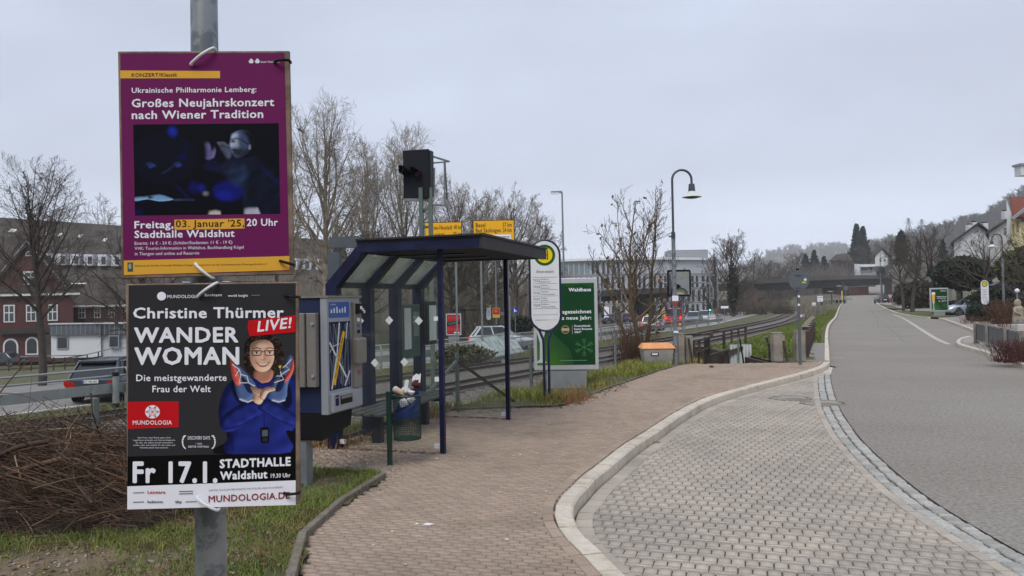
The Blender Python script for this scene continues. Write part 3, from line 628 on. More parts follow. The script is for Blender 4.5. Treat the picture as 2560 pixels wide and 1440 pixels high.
for cx in (821, 858): shape(mb, ((cx - 16, 106), (cx - 10, 122), (cx + 10, 122), (cx + 16, 106)), plA, W, .0008, 0); ell(mb, cx, 103, 9, 9, plA, W, .0008, 10)
letters(mb, 'Stadt Wald-Tien', 878, 990, -120, 11, W, T, .01); rect(mb, 92, 1326, 124, 1382, plA, ink('crest', (70, 84, 78)), .0008); ell(mb, 106, 1350, 9, 18, plA, ink('crest_l', (150, 160, 150)), .001, 10)
mb.build('lettering', t, world=True)
k1 = lambda a, b: plA(a, b, 0)
cable_ties(t, ((k1(470, 126), k1(600, 34), 1), (k1(497, 1342), k1(590, 1424), 1), (k1(965, 118), k1(1050, 112), 0), (k1(1000, 1330), k1(1075, 1352), 0)), fr)
# ---------------- lecture poster
QB = ((324, 708), (742, 705), (746, 1257), (330, 1274))
t, pl1, fr = board('lecture_poster', 'black lecture poster with a smiling woman, lower of the two on the pole', QB, (0, 0, 1, 1), 2.62, R(5))
kx2 = lambda a: 310 + a / 2.4; ky2 = lambda b: 690 + b / 2.4
def plB(a, b, lift=0.0):
    px, py = kx2(a), ky2(b); tt = (py - 707) / 560; xl = 324 + 6 * tt; xr = 742 + 4 * tt; s = (px - xl) / (xr - xl)
    return pl1(327 + s * 417, 706.5 + (py - (708 - 3 * s)) / (566 - 14 * s) * 559, lift)
char, redm, blk = ink('charcoal', (50, 49, 52)), ink('red', (196, 22, 30)), ink('black', (10, 10, 11))
mb = MB(); mb.face([plB(*p) for p in ((50, 1396), (1018, 1368), (1022, 45), (52, 52))], char)
mb.face([plB(*p, .0004) for p in ((50, 1258), (1018, 1222), (1018, 1056), (50, 1080))], blk); mb.face([plB(*p, .0004) for p in ((50, 1396), (1018, 1368), (1018, 1222), (50, 1258))], W)
mb.face([plB(*p, .0004) for p in ((50, 914), (340, 904), (340, 750), (50, 752))], redm); mb.build('printed_sheet', t, world=True)
pr = Print(540, 340, 1018, 1066, 190, (50, 49, 52)); allm = np.zeros(pr.X.shape)
def pw(pts, col, relief=0, rad=8, soft=0, smooth=5, **k):
    global allm
    allm = np.maximum(allm, pr.mask(pts, smooth)); pr.shape(pts, col, relief, rad, soft, smooth, **k)
B1, SK, SD = (34, 44, 124), (222, 176, 150), (176, 122, 100)
pw(((545, 1062), (560, 1025), (620, 985), (640, 880), (980, 860), (1017, 900), (1017, 1060)), (16, 16, 22), smooth=3)
pw(((570, 830), (580, 740), (620, 650), (680, 610), (760, 605), (900, 610), (980, 590), (1017, 620), (1017, 905), (960, 930), (990, 1055), (612, 1066), (640, 930), (585, 900)), B1, 1.3, 34, 0, 3, fold=(1.0, .05, .22))
pw(((640, 640), (690, 625), (715, 700), (730, 760), (690, 760), (660, 720)), (14, 14, 30), .5, 12, 2, amp=.9); pw(((930, 640), (975, 640), (1000, 720), (985, 790), (940, 770)), (14, 14, 30), .5, 12, 2, amp=.9)
pw(((720, 470), (725, 400), (770, 360), (850, 352), (920, 385), (950, 440), (940, 520), (925, 570), (880, 600), (780, 600), (735, 570), (715, 520)), (40, 30, 28), .8, 20)
q = random.Random(3)
for i in range(150):
    a = q.uniform(0, 6.28); d = q.uniform(78, 122); cx, cy = 832 + d * math.cos(a), 472 + d * 1.02 * math.sin(a)
    if cy > 600: continue
    pr.ell(cx, cy, q.uniform(5, 13), q.uniform(4, 8), ((40, 30, 28), (58, 44, 38), (26, 20, 20), (74, 58, 48))[i % 4], rot=q.uniform(0, 3), relief=1.0, rad=5)
    allm = np.maximum(allm, ((pr.X - cx) ** 2 + (pr.Y - cy) ** 2 < 80).astype(float))
pw(((785, 560), (880, 560), (885, 610), (850, 642), (800, 642), (775, 610)), SD, .8, 14)
pw(((752, 450), (760, 405), (800, 385), (850, 385), (885, 410), (895, 460), (890, 515), (865, 560), (825, 576), (785, 560), (757, 510)), SK, 1.1, 30, 0, light=(-.5, -.6), tex=.05)
pr.ell(862, 508, 24, 34, SD, soft=4, amp=.35); pr.ell(778, 508, 20, 22, (226, 150, 130), soft=4, amp=.35); pr.ell(826, 420, 34, 16, (244, 206, 184), soft=4, amp=.6); pr.ell(824, 478, 8, 24, (240, 202, 180), soft=2, amp=.7); pr.ell(836, 484, 8, 22, SD, soft=2, amp=.5); pr.ell(828, 500, 15, 7, SD, soft=1, amp=.6); pr.ell(824, 494, 9, 6, (240, 200, 178), soft=1)
pr.shape(((790, 516), (828, 527), (866, 514), (850, 540), (828, 547), (806, 539)), (170, 92, 84), .6, 5, 0); pr.shape(((798, 520), (828, 528), (858, 518), (844, 532), (828, 535), (812, 532)), (240, 234, 226), .4, 4, 0); pr.line(((780, 505), (790, 524)), 4, SD, soft=1); pr.line(((872, 503), (866, 522)), 4, SD, soft=1)
for cx in (792, 868):
    pr.ell(cx, 462, 14, 6, (236, 226, 220), soft=0); pr.ell(cx, 462, 6, 6, (50, 38, 34)); pr.line(((cx - 16, 457), (cx, 454), (cx + 16, 457)), 4, (60, 44, 40)); pr.line(((cx - 26, 437), (cx, 430), (cx + 26, 437)), 6, (70, 52, 46), soft=1)
    for a in (((cx - 31, 448), (cx + 29, 448)), ((cx + 28, 447), (cx + 24, 476)), ((cx + 24, 475), (cx - 24, 477)), ((cx - 24, 477), (cx - 30, 447))): pr.line(a, 5, (34, 24, 26))
pr.line(((820, 455), (840, 455)), 5, (34, 24, 26)); pr.line(((898, 448), (925, 452)), 4, (34, 24, 26))
pr.line(((775, 618), (820, 650), (870, 642), (890, 616)), 14, (24, 30, 110), relief=.8, rad=8); pr.line(((800, 650), (835, 800), (836, 905)), 6, (22, 26, 96), soft=1)
pw(((580, 860), (640, 800), (760, 740), (830, 800), (790, 850), (650, 930), (590, 920)), B1, 1.6, 22, 0, 4, fold=(-.5, .08, .2))
pr.line(((600, 917), (700, 897), (800, 838)), 9, (16, 20, 76), soft=2)
pw(((840, 735), (900, 760), (1017, 830), (1017, 905), (900, 862), (800, 792)), (38, 50, 130), 1.6, 22, 0, 4, fold=(.5, .08, .2))
pr.line(((800, 790), (900, 856), (1012, 900)), 9, (16, 20, 76), soft=2); pr.line(((640, 935), (655, 1050)), 10, (16, 20, 76), soft=3)
sho, shob, cord = (216, 92, 80), (84, 104, 150), (230, 226, 222)
for pts, m in ((((640, 520), (680, 530), (730, 580), (780, 640), (790, 700), (740, 750), (690, 740), (660, 640)), shob), (((636, 498), (655, 520), (690, 600), (700, 650), (672, 650), (645, 590)), sho), (((975, 470), (1005, 490), (1010, 560), (975, 650), (960, 740), (880, 750), (860, 690), (900, 610), (940, 560)), shob), (((1000, 490), (1013, 540), (1000, 590), (960, 640), (950, 610), (985, 560)), sho)): pw(pts, m, 1.3, 14, 0, 3, tex=.12)
for pts in (((700, 600), (760, 660), (770, 700), (735, 690)), ((930, 610), (960, 600), (940, 680), (900, 690))): pr.shape(pts, (30, 40, 74), .8, 10, 1)
for pts in (((650, 530), (690, 560), (700, 590), (735, 600), (745, 640), (780, 660)), ((690, 560), (668, 600), (700, 590), (690, 640), (740, 640)), ((995, 500), (960, 540), (985, 560), (935, 590), (950, 620), (895, 640)), ((960, 540), (930, 560), (935, 600), (905, 600))): pr.line(pts, 6, cord)
for pts in (((690, 735), (740, 754), (780, 735)), ((880, 742), (920, 754), (958, 742))): pr.line(pts, 11, (200, 204, 212), relief=.6, rad=6)
pw(((755, 665), (800, 672), (835, 690), (830, 745), (806, 770), (768, 745), (772, 705)), SK, 1.3, 16, 0, 4); pw(((815, 690), (850, 665), (890, 668), (900, 685), (860, 700), (835, 740), (810, 735)), SK, 1.3, 14, 0, 4)
for a in (((756, 668), (806, 692)), ((764, 684), (806, 704)), ((800, 720), (830, 742)), ((850, 688), (896, 678)), ((846, 676), (890, 670)), ((806, 700), (826, 690))): pr.line(a, 4, SD, soft=0)
pr.shape(((812, 912), (822, 906), (856, 904), (864, 914), (864, 992), (854, 1000), (822, 1002), (814, 994)), (14, 14, 16), .6, 6, 0, 0); pr.shape(((822, 922), (856, 921), (856, 958), (822, 960)), (92, 98, 106), .3, 5, 0, 0); pr.shape(((824, 966), (854, 965), (854, 990), (824, 991)), (40, 42, 46), .3, 5, 0, 0); pr.ell(936, 545, 16, 9, (228, 204, 60))
pr.C *= .86 * (1 + .05 * boxblur(pr.r.normal(0, 1, pr.X.shape), 1))[..., None]
pr.build('woman_picture', t, plB, .0006, allm)
mb = MB(); T = lambda a, b: plB(a, -b, .0024)
letters(mb, 'MUNDOLOGIA', 276, 455, -130, 19, W, T, .01); letters(mb, 'EuroAirport', 492, 590, -120, 15, W, T, .02); letters(mb, 'world insight', 626, 742, -124, 14, W, T, .02)
ell(mb, 242, 118, 26, 26, plB, W, .002); stroke(mb, ((762, 116), (812, 116)), 5, plB, ink('grey', (120, 120, 122)), .002)
letters(mb, 'Christine Thürmer', 83, 950, -250, 62, W, T, .024)
letters(mb, 'WANDER', 90, 682, -395, 86, W, T, .03); letters(mb, 'WOMAN', 92, 687, -527, 98, W, T, .03)
shape(mb, ((740, 300), (745, 268), (1020, 236), (1020, 338), (750, 362)), plB, redm, .0022, 0)
letters(mb, 'LIVE!', 798, 996, 0, 60, W, lambda a, b: plB(a, 334 - (a - 798) * .12 - b, .0026), .022, shear=.12)
letters(mb, 'Die meistgewanderte', 100, 617, -627, 38, W, T, .016); letters(mb, 'Frau der Welt', 192, 525, -694, 38, W, T, .016)
ell(mb, 192, 812, 42, 40, plB, W, .002); 
for k in range(6):
    a = k * math.pi / 3; stroke(mb, ((192, 812), (192 + 40 * math.cos(a), 812 + 38 * math.sin(a))), 3, plB, redm, .0022); stroke(mb, ((192 + 40 * math.cos(a), 812 + 38 * math.sin(a)), (192 + 18 * math.cos(a + .52), 812 + 18 * math.sin(a + .52)), (192 + 40 * math.cos(a + 1.05), 812 + 38 * math.sin(a + 1.05))), 3, plB, redm, .0022)
letters(mb, 'MUNDOLOGIA', 81, 303, -888, 24, W, T, .012)
for k, s_ in enumerate(('Eine Frau, zwei Beine, ganz ohne', 'Lagerfeuerromantik und Ausrüstungswahn', 'für alle, die selbst einmal loswandern', 'wollen oder sich einfach für das Leben auf', 'Wanderschaft interessieren.')): letters(mb, s_, (110, 84, 98, 84, 120)[k], (296, 322, 310, 322, 284)[k], -(970 + k * 15), 8, W, T, .0)
letters(mb, 'DISCOVERY DAYS', 394, 522, -978, 20, W, T, .01); letters(mb, '1. PREIS', 440, 476, -1008, 9, W, T, .0); letters(mb, 'BESTER VORTRAG', 398, 514, -1026, 11, W, T, .01)
for sx, cx in ((-1, 386), (1, 528)):
    for k in range(7):
        a = -1.1 + k * .37; x = cx + sx * (22 * math.cos(a)); y = 992 + 40 * math.sin(a); ell(mb, x, y, 9, 4, plB, W, .002, 8, rot=sx * (a + 1.2))
letters(mb, 'Fr 17.1.', 86, 560, -1232, 118, W, T, .034)
letters(mb, 'STADTHALLE', 580, 988, 0, 48, W, lambda a, b: plB(a, 1147 - (a - 580) * .036 - b, .0024), .04); letters(mb, 'Waldshut', 582, 852, 0, 46, W, lambda a, b: plB(a, 1217 - (a - 580) * .036 - b, .0024), .035); letters(mb, '19.30 Uhr', 874, 988, 0, 24, W, lambda a, b: plB(a, 1206 - (a - 880) * .036 - b, .0024), .02)
dg = ink('grey_text', (120, 120, 124))
letters(mb, 'KARTEN AN ALLEN BEKANNTEN VVK-STELLEN UND IM INTERNET!', 516, 946, 0, 10, dg, lambda a, b: plB(a, 1286 - (a - 516) * .045 - b, .0024), .0)
letters(mb, 'MUNDOLOGIA.DE', 514, 984, 0, 38, ink('dark_red', (142, 30, 40)), lambda a, b: plB(a, 1352 - (a - 514) * .05 - b, .0024), .012)
letters(mb, 'Lexware', 166, 266, -1300, 17, redm, T, .02); letters(mb, 'badenova', 166, 252, -1356, 15, ink('violet', (80, 60, 110)), T, .02); letters(mb, 'vhs', 322, 358, -1358, 18, char, T, .02)
for x0, x1, y in ((84, 146, 1296), (84, 146, 1352), (345, 424, 1288), (345, 424, 1302), (382, 445, 1350)): stroke(mb, ((x0, y), (x1, y - 2)), 5, plB, dg, .002)
mb.build('lettering', t, world=True)
k1 = lambda a, b: plB(a, b, 0)
cable_ties(t, ((k1(460, 112), k1(560, 42), 1), (k1(455, 1326), k1(566, 1394), 1), (k1(965, 118), k1(1040, 128), 0), (k1(955, 1296), k1(1038, 1292), 0)), fr)
# --- cut brush pile
m_twig = mat('cut_branch', srgb(86, 65, 50), .9, var=.3, scale=6, island=.65)
m_twig2 = mat('pale_branch', srgb(142, 118, 92), .9, var=.25, scale=8, island=.25)
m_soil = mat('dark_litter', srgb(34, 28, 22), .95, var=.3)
t = thing('brush_pile', 'heaped pile of brown cut branches and twigs at the left edge', 'brush pile', (-4.4, 6.6, 0))
r = np.random.RandomState(5)
def heap(x, y): return max(0.0, .60 * (1 - abs((x + 4.6) / 1.85) ** 3.2) * (1 - abs((y - 6.75) / 1.15) ** 2.6)) if abs((x + 4.6) / 1.85) < 1 and abs((y - 6.75) / 1.15) < 1 else 0
def sticks(n, rmin, rmax, lmin, lmax, zf):
    P0, P1, A, B_ = [], [], [], []
    k = 0
    while k < n:
        x, y = r.uniform(-6.4, -2.75), r.uniform(5.6, 7.9); h = heap(x, y)
        if h < .03: continue
        k += 1; z = h * r.uniform(*zf) + .02
        gx = (heap(x + .1, y) - heap(x - .1, y)) / .2; a = r.normal(.25, .7) if r.uniform() < .55 else r.uniform(0, 6.28); l = r.uniform(lmin, lmax); d = np.array([math.cos(a), math.sin(a) * .7, gx * math.cos(a) * .8 + r.normal(0, .25 if r.uniform() < .7 else .8)]); d /= np.linalg.norm(d)
        bend = r.normal(0, .22, 3) * l; R0 = r.uniform(rmin, rmax); p = np.array([x, y, z]) - d * l / 2; sN = 4; prev = p
        for i in range(1, sN + 1):
            u = i / sN; q = p + d * l * u + bend * (u - u * u) * 1.2; q[2] = max(q[2], .01)
            P0.append(prev); P1.append(q); A.append(R0 * (1 - .55 * (u - 1 / sN))); B_.append(R0 * (1 - .55 * u)); prev = q
    return P0, P1, A, B_
loc = np.array((-4.4, 6.6, 0))
for nm, args, m, n in (('thin_twigs', (4300, .0015, .0042, .35, 1.1, (.3, 1.06)), m_twig, 4), ('branches', (300, .004, .010, .6, 1.6, (.5, 1.02)), m_twig, 5), ('pale_sticks', (120, .003, .008, .25, .8, (.85, 1.08)), m_twig2, 5)):
    V, Fq = segs(*sticks(*args), n=n); npmesh(nm, V - loc, Fq, [m], parent=t)
mb = MB()
for a, b, ra in (((-4.35, 5.95, .30), (-3.75, 6.15, .50), .022), ((-5.3, 5.75, .30), (-4.2, 5.9, .50), .016), ((-4.3, 6.1, .52), (-3.95, 6.3, .62), .02), ((-4.9, 5.8, .62), (-4.62, 5.74, .2), .018)): mb.tube(spline([a, ((a[0] + b[0]) / 2, (a[1] + b[1]) / 2, (a[2] + b[2]) / 2 + .03), b], 4), ra, m_twig, 8)
mb.build('logs', t, world=True)
mb = MB()
for p in (((-4.95, 6.4, .5), (-4.75, 6.4, .95), (-4.2, 6.3, 1.02), (-3.7, 6.2, .8)), ((-4.6, 6.6, .6), (-4.62, 6.5, 1.1), (-4.7, 6.5, 1.5)), ((-4.6, 6.5, .9), (-4.3, 6.5, 1.25), (-4.15, 6.5, 1.32)), ((-4.65, 6.5, 1.2), (-4.95, 6.5, 1.5), (-5.1, 6.5, 1.62)), ((-4.62, 6.5, 1.0), (-4.35, 6.4, .75), (-4.0, 6.3, .95))): mb.tube(spline(p, 5), [.007 * (1 - i / (5 * (len(p) - 1) + 6)) for i in range(5 * (len(p) - 1) + 1)], m_twig, 5)
mb.build('sprigs', t, world=True)
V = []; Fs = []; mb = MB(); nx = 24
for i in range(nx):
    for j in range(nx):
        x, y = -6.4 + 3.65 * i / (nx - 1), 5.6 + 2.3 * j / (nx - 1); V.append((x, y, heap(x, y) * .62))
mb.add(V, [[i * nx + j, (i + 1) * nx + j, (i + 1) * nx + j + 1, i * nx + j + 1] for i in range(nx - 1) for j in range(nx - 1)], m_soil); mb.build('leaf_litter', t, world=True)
# --- vending machine
m_mblue = mat('machine_blue', srgb(17, 31, 68), .5, var=.12, scale=4); m_mgrey = mat('machine_grey', srgb(158, 162, 168), .4, .3, var=.06); m_mtaupe = mat('machine_taupe', srgb(128, 122, 116), .5, .2, var=.1)
m_navyp = ink('navy', (32, 34, 66)); m_yel = ink('yellow', (230, 180, 40))
vo = G(763, 1200); vo = Vector((-2.02, 7.15, 0)); front = Q(808, 900, 7.0); O1 = Vector((front.x, front.y, 0))
t = thing('vending_machine', 'blue and grey cigarette vending machine on a steel post beside the shelter', 'vending machine', vo)
def mp(l, wv, z): return O1 + LX * l + WX * wv + Vector((0, 0, z))
MZ0, MZ1, ML, MW = .70, 1.80, .60, .46
Mf = Matrix((LX, WX, Vector((0, 0, 1)))).transposed()
mb = MB(); mb.box(mp(ML / 2, -MW / 2, (MZ0 + MZ1) / 2), (ML, MW, MZ1 - MZ0), m_mblue, M=Mf); mb.build('cabinet', t, world=True, bevel=.008)
mb = MB(); mb.box(mp(ML / 2, .012, (MZ0 + MZ1) / 2), (ML + .02, .07, MZ1 - MZ0 + .01), m_mgrey, M=Mf); mb.build('front_frame', t, world=True, bevel=.006)
mb = MB(); mb.box(mp(ML / 2, -MW / 2 + .02, MZ1 + .012), (ML + .04, MW + .1, .02), m_mtaupe, M=Mf); mb.build('lid', t, world=True)
mb = MB()                                                   # lock boxes on the near side
for w0, w1, z0, z1 in ((-.42, -.30, 1.27, 1.66), (-.42, -.30, .97, 1.25)): mb.box(mp(-.06, (w0 + w1) / 2, (z0 + z1) / 2), (.12, w1 - w0, z1 - z0), m_mtaupe, M=Mf)
mb.box(mp(-.045, -.22, 1.31), (.09, .14, .70), m_mtaupe, M=Mf); mb.box(mp(-.035, -.09, 1.31), (.07, .10, .70), m_mtaupe, M=Mf)
mb.build('lock_housing', t, world=True, bevel=.008)
mb = MB(); mb.box(mp(-.01, -.47, 1.3), (.03, .03, .5), ink('pink', (214, 140, 180)), M=Mf); mb.build('pink_strip', t, world=True)
for z in (1.56, 1.07): MB().lathe([(.016, 0), (.016, .012), (.008, .016)], (0, 0, 0), m_mgrey, 10, 'Y').build('lock_knob', t).location = mp(-.09, -.06, z) - vo
mb = MB(); f = lambda l, z, lift=0.0: mp(l, .049 + lift, z)
def frect(mb, l0, z0, l1, z1, m, lift): mb.face([f(l0, z0, lift), f(l1, z0, lift), f(l1, z1, lift), f(l0, z1, lift)], m)
frect(mb, .03, .92, .42, 1.57, m_navyp, .001)
gs = [ink('g_white', (214, 216, 222)), ink('g_lav', (112, 116, 150)), ink('g_green', (128, 136, 110))]
for i in range(26):
    a = (rnd.uniform(.04, .40), rnd.uniform(.93, 1.56)); d = rnd.uniform(-.25, .25); q = [(a[0], .93 + .05 * rnd.random()), (min(.41, max(.04, a[0] + d * .5)), 1.25), (min(.41, max(.04, a[0] + d)), 1.55)]
    stroke(mb, q, rnd.uniform(.003, .008), f, gs[1 + i % 2], .002 + i * .00005)
for q, wd in ((((.06, .93), (.16, 1.25), (.21, 1.56)), .022), (((.03, 1.38), (.18, 1.2), (.33, 1.02)), .022), (((.30, .94), (.40, 1.08)), .02), (((.33, 1.4), (.36, 1.56)), .016), (((.03, 1.28), (.1, 1.34), (.25, 1.36)), .007)): stroke(mb, q, wd, f, gs[0], .0035)
stroke(mb, ((.10, .97), (.29, 1.47)), .05, f, m_yel, .0045); 
yd = Vector((.19, .50, 0)).normalized(); letters(mb, 'MIT DEM AUTOMATEN', -.2, .2, -.009, .022, blk, lambda a, b: f(.195 + yd.x * a - yd.y * b * .9, 1.22 + yd.y * a + yd.x * b, .0055), .02)
mb.build('front_graphic', t, world=True)
mb = MB(); frect(mb, .03, 1.61, .40, 1.76, ink('product_blue', (70, 96, 160)), .001)
for k in range(6): frect(mb, .06 + k * .05, 1.655, .085 + k * .05, 1.69 + .012 * (k % 3), gs[0], .002)
letters(mb, 'AUSWAHL', .06, .16, 1.73, .014, gs[0], lambda a, b: f(a, b, .002), .01); mb.build('product_window', t, world=True)
mb = MB(); mb.box(mp(.52, .06, 1.33), (.14, .05, .85), m_mtaupe, M=Mf); mb.build('coin_panel', t, world=True, bevel=.006)
mb = MB(); mb.box(mp(.52, .10, 1.69), (.11, .06, .1), m_black, M=Mf)
for k in range(3): mb.box(mp(.49 + k * .03, .135, 1.70 - .02 * k), (.02, .015, .03), m_white, M=Mf)
mb.build('coin_slot', t, world=True)
mb = MB(); mb.box(mp(.50, .11, 1.27), (.17, .07, .26), m_mtaupe, M=Mf); mb.build('hopper', t, world=True, bevel=.02)
for z, c in ((1.58, m_white), (1.52, ink('product_blue', (70, 96, 160))), (1.46, m_black), (1.05, ink('rustred', (150, 90, 74)))): MB().box(mp(.52, .087, z), (.05, .006, .035), c, M=Mf).build('sticker', t, world=True)
mb = MB(); mb.box(mp(.32, .058, .80), (.56, .04, .18), m_mgrey, M=Mf); mb.build('tray_panel', t, world=True, bevel=.006)
mb = MB(); mb.box(mp(.28, .076, .815), (.22, .012, .085), m_black, M=Mf); mb.box(mp(.28, .08, .84), (.2, .02, .03), m_mtaupe, M=Mf); mb.build('delivery_tray', t, world=True)
mb = MB(); frect(mb, .08, .77, .14, .87, m_navyp, .031); letters(mb, 'AB 18', .085, .135, .84, .014, gs[0], lambda a, b: f(a, b, .032), .0); mb.build('age_notice', t, world=True)
mb = MB(); p = [(-.02, .60), (.0, .43), (.44, .50), (.48, .70), (-.02, .70)]; mb.prism([(a, b) for a, b in ((.0, .45), (.52, .52), (.56, .70), (-.0, .70))], mp(0, -.02, 0), LX, (0, 0, 1), -WX * .44, m_black); mb.build('base_hood', t, world=True)
mb = MB(); mb.box((vo.x, vo.y, .33), (.1, .12, .9), m_galv2, rz=-R(17.7)); mb.bar((vo.x - .055, vo.y - .05, -.1), (vo.x - .055, vo.y - .05, .7), .02, .02, m_galv2); mb.build('post', t, world=True, bevel=.006)
# --- shelter
m_sblue = mat('shelter_blue', srgb(19, 22, 52), .45, var=.14, scale=5, col2=srgb(29, 34, 66), c2scale=3, spec=.3); m_droof = mat('roof_metal', srgb(48, 44, 46), .6, .2, var=.2, scale=6); m_under = mat('roof_underside', srgb(22, 23, 34), .8, var=.1)
m_glass = glass('shelter_glass', (.98, .995, .985), .03, .03, (.42, .46, .40)); m_glass2 = glass('roof_glass', (.90, .95, .92), .3, .5, (.78, .84, .81)); m_stk = mat('etched_sticker', srgb(208, 210, 206), .5, var=.1, scale=60)
SP = G(1108, 1133); SO = Vector((SP.x, SP.y, 0))
sh_t = thing('bus_shelter', 'dark blue bus shelter with glass walls and sloping glazed back', 'bus shelter', SO)
def sp(l, wv, z): return SO + LX * l + WX * wv + Vector((0, 0, z))
SL, SB, ZR0, ZR1, ZB = 2.42, -1.42, 2.34, 2.46, 1.98
for l in (0, SL): MB().bar(sp(l, 0, -.02), sp(l, 0, ZR0 + .02), .055, .055, m_sblue, LX).build('front_post', sh_t, world=True)
for k, l in enumerate((0.0, .84, 1.64, SL)):
    mb = MB(); wd = .13 if k in (0, 3) else .12
    out = [(SB - .06, -.02), (SB - .06, ZB), (SB + .40, ZR1 - .01), (.0, ZR1 - .01), (.0, ZR0), (SB + .46, ZR0), (SB + .08, ZB - .04), (SB + .08, -.02)]
    mb.prism(out, sp(l - wd / 2, 0, 0), WX, (0, 0, 1), LX * wd, m_sblue); mb.build('frame_rib', sh_t, world=True)
mb = MB()
for z in (ZB - .01,): mb.bar(sp(0, SB + .01, z), sp(SL, SB + .01, z), .05, .07, m_sblue)
mb.bar(sp(0, SB + .44, ZR0 + .03), sp(SL, SB + .44, ZR0 + .03), .05, .07, m_sblue); mb.bar(sp(0, SB, .08), sp(SL, SB, .08), .04, .05, m_sblue); mb.build('cross_rails', sh_t, world=True)
mb = MB(); ro = .56
mb.box(sp((SL) / 2 + .0, (SB + .42 + ro) / 2, ZR1 - .055), (SL + .22, ro - SB - .42, .10), m_under, M=Mf); mb.build('roof_deck', sh_t, world=True)
mb = MB(); a0, a1 = -.13, SL + .13
for a_ in (a0, a1): MB().bar(sp(a_, SB + .42, ZR1 - .05), sp(a_, ro, ZR1 - .05), .035, .135, m_sblue).build('gable_fascia', sh_t, world=True)
mb = MB(); mb.bar(sp(a0 - .02, ro, ZR1 - .05), sp(a1 + .02, ro, ZR1 - .05), .04, .15, m_droof); mb.bar(sp(a0 - .03, ro + .01, ZR1 + .03), sp(a1 + .03, ro + .01, ZR1 + .03), .06, .025, m_droof); mb.bar(sp(a0 - .025, SB + .42, ZR1 + .03), sp(a0 - .025, ro, ZR1 + .03), .05, .02, m_droof); mb.build('front_gutter', sh_t, world=True)
mb = MB(); mb.box(sp(SL / 2, (SB + .42 + ro) / 2, ZR1 + .012), (SL + .3, ro - SB - .4, .02), m_droof, M=Mf); mb.build('roof_cover', sh_t, world=True)
mb = MB(); e = (SB + .0, SB + .4); 
for lo, z0, z1, w0, w1 in ((0, ZB, ZB + .42, SB - .04, SB + .36),):
    pass
def pane(name, pts, m, th=.008, n=None):
    P = [Vector(p) for p in pts]; nn = (P[1] - P[0]).cross(P[2] - P[0]).normalized() * th
    mb = MB(); k = len(P); mb.add(P + [p + nn for p in P], [list(range(k))[::-1], list(range(k, 2 * k))] + [[i, (i + 1) % k, k + (i + 1) % k, k + i] for i in range(k)], m)
    return mb.build(name, sh_t, world=True)
ls = (0.06, .84, 1.64, SL - .06)
for a, b in zip(ls, ls[1:]):
    pane('back_pane', [sp(a + .03, SB, .12), sp(b - .03, SB, .12), sp(b - .03, SB, ZB - .04), sp(a + .03, SB, ZB - .04)], m_glass)
    pane('roof_pane', [sp(a + .03, SB, ZB + .02), sp(b - .03, SB, ZB + .02), sp(b - .03, SB + .41, ZR1 - .08), sp(a + .03, SB + .41, ZR1 - .08)], m_glass2)
for l in (0.0, SL):
    pn = pane('side_pane', [sp(l, SB + .09, .06), sp(l, -.03, .06), sp(l, -.03, ZR0 - .02), sp(l, SB + .48, ZR0 - .02), sp(l, SB + .09, ZB - .06)], m_glass)
    mb = MB()
    for wv, z in ((SB + .11, .08), (-.07, .08), (-.05, 1.55), (-.05, .85)): mb.box(sp(l, wv, z), (.035, .07, .05), m_white, M=Mf)
    mb.build('pane_clamp', sh_t, world=True)
for px, py in ((900, 802), (973, 801), (1047, 802), (937, 907), (1011, 905)):
    d = ray(px, py); tt = (SO - LX * .012 - O).dot(LX) / d.dot(LX); c = O + d * tt; s = .052
    mb = MB(); mb.prism([(-s, 0), (0, -s), (s, 0), (0, s)], c, WX, (0, 0, 1), -LX * .002, m_stk); mb.build('bird_sticker', sh_t, world=True)
# timetable case on the last back bay and the map frame on the far side wall
m_case = mat('timetable_green', srgb(52, 84, 76), .5, var=.15); m_paper = mat('notice_paper', srgb(205, 208, 205), .7, var=.06)
mb = MB(); mb.box(sp(2.02, SB + .05, 1.32), (.62, .05, .78), m_case, M=Mf); cs = mb.build('timetable_case', sh_t, world=True, bevel=.006)
mb = MB(); mb.box(sp(1.9, SB + .078, 1.36), (.22, .004, .6), m_paper, M=Mf); mb.box(sp(2.18, SB + .078, 1.42), (.18, .004, .36), mat('notice_paper_grey', srgb(120, 135, 130), .7), M=Mf)
letters(mb, 'Moment', 2.08, 2.28, 1.50, .035, W, lambda a, b: sp(a, SB + .082, b), .01); letters(mb, 'bitte hier', 2.08, 2.28, 1.44, .03, W, lambda a, b: sp(a, SB + .082, b), .01); mb.build('timetable_sheet', sh_t, world=True)
mb = MB(); mb.box(sp(SL + .2, SB + .12, 1.42), (.34, .04, .66), m_under, M=Mf); mb.build('notice_frame', sh_t, world=True)
mb = MB(); mb.box(sp(SL + .22, SB + .145, 1.42), (.26, .008, .54), m_paper, M=Mf); mb.build('notice_sheet', sh_t, world=True)
m_wood = mat('bench_slat', srgb(66, 64, 64), .6, var=.25, scale=12, island=.1)
be = thing('bench', 'dark slatted bench inside the glass shelter', 'bench', sp(1.1, -1.0, 0))
for w0 in (-1.27, -1.13, -.99, -.85):
    mb = MB(); mb.box(sp(1.12, w0, .40), (2.2, .11, .035), m_wood, M=Mf); mb.build('slat', be, world=True, bevel=.006)
for l in (.42, 1.8):
    mb = MB(); mb.box(sp(l, -1.06, .19), (.09, .12, .38), m_sblue, M=Mf); mb.build('leg', be, world=True); mb = MB(); mb.bar(sp(l, -1.34, .36), sp(l, -.8, .36), .06, .05, m_sblue); mb.build('bracket', be, world=True)
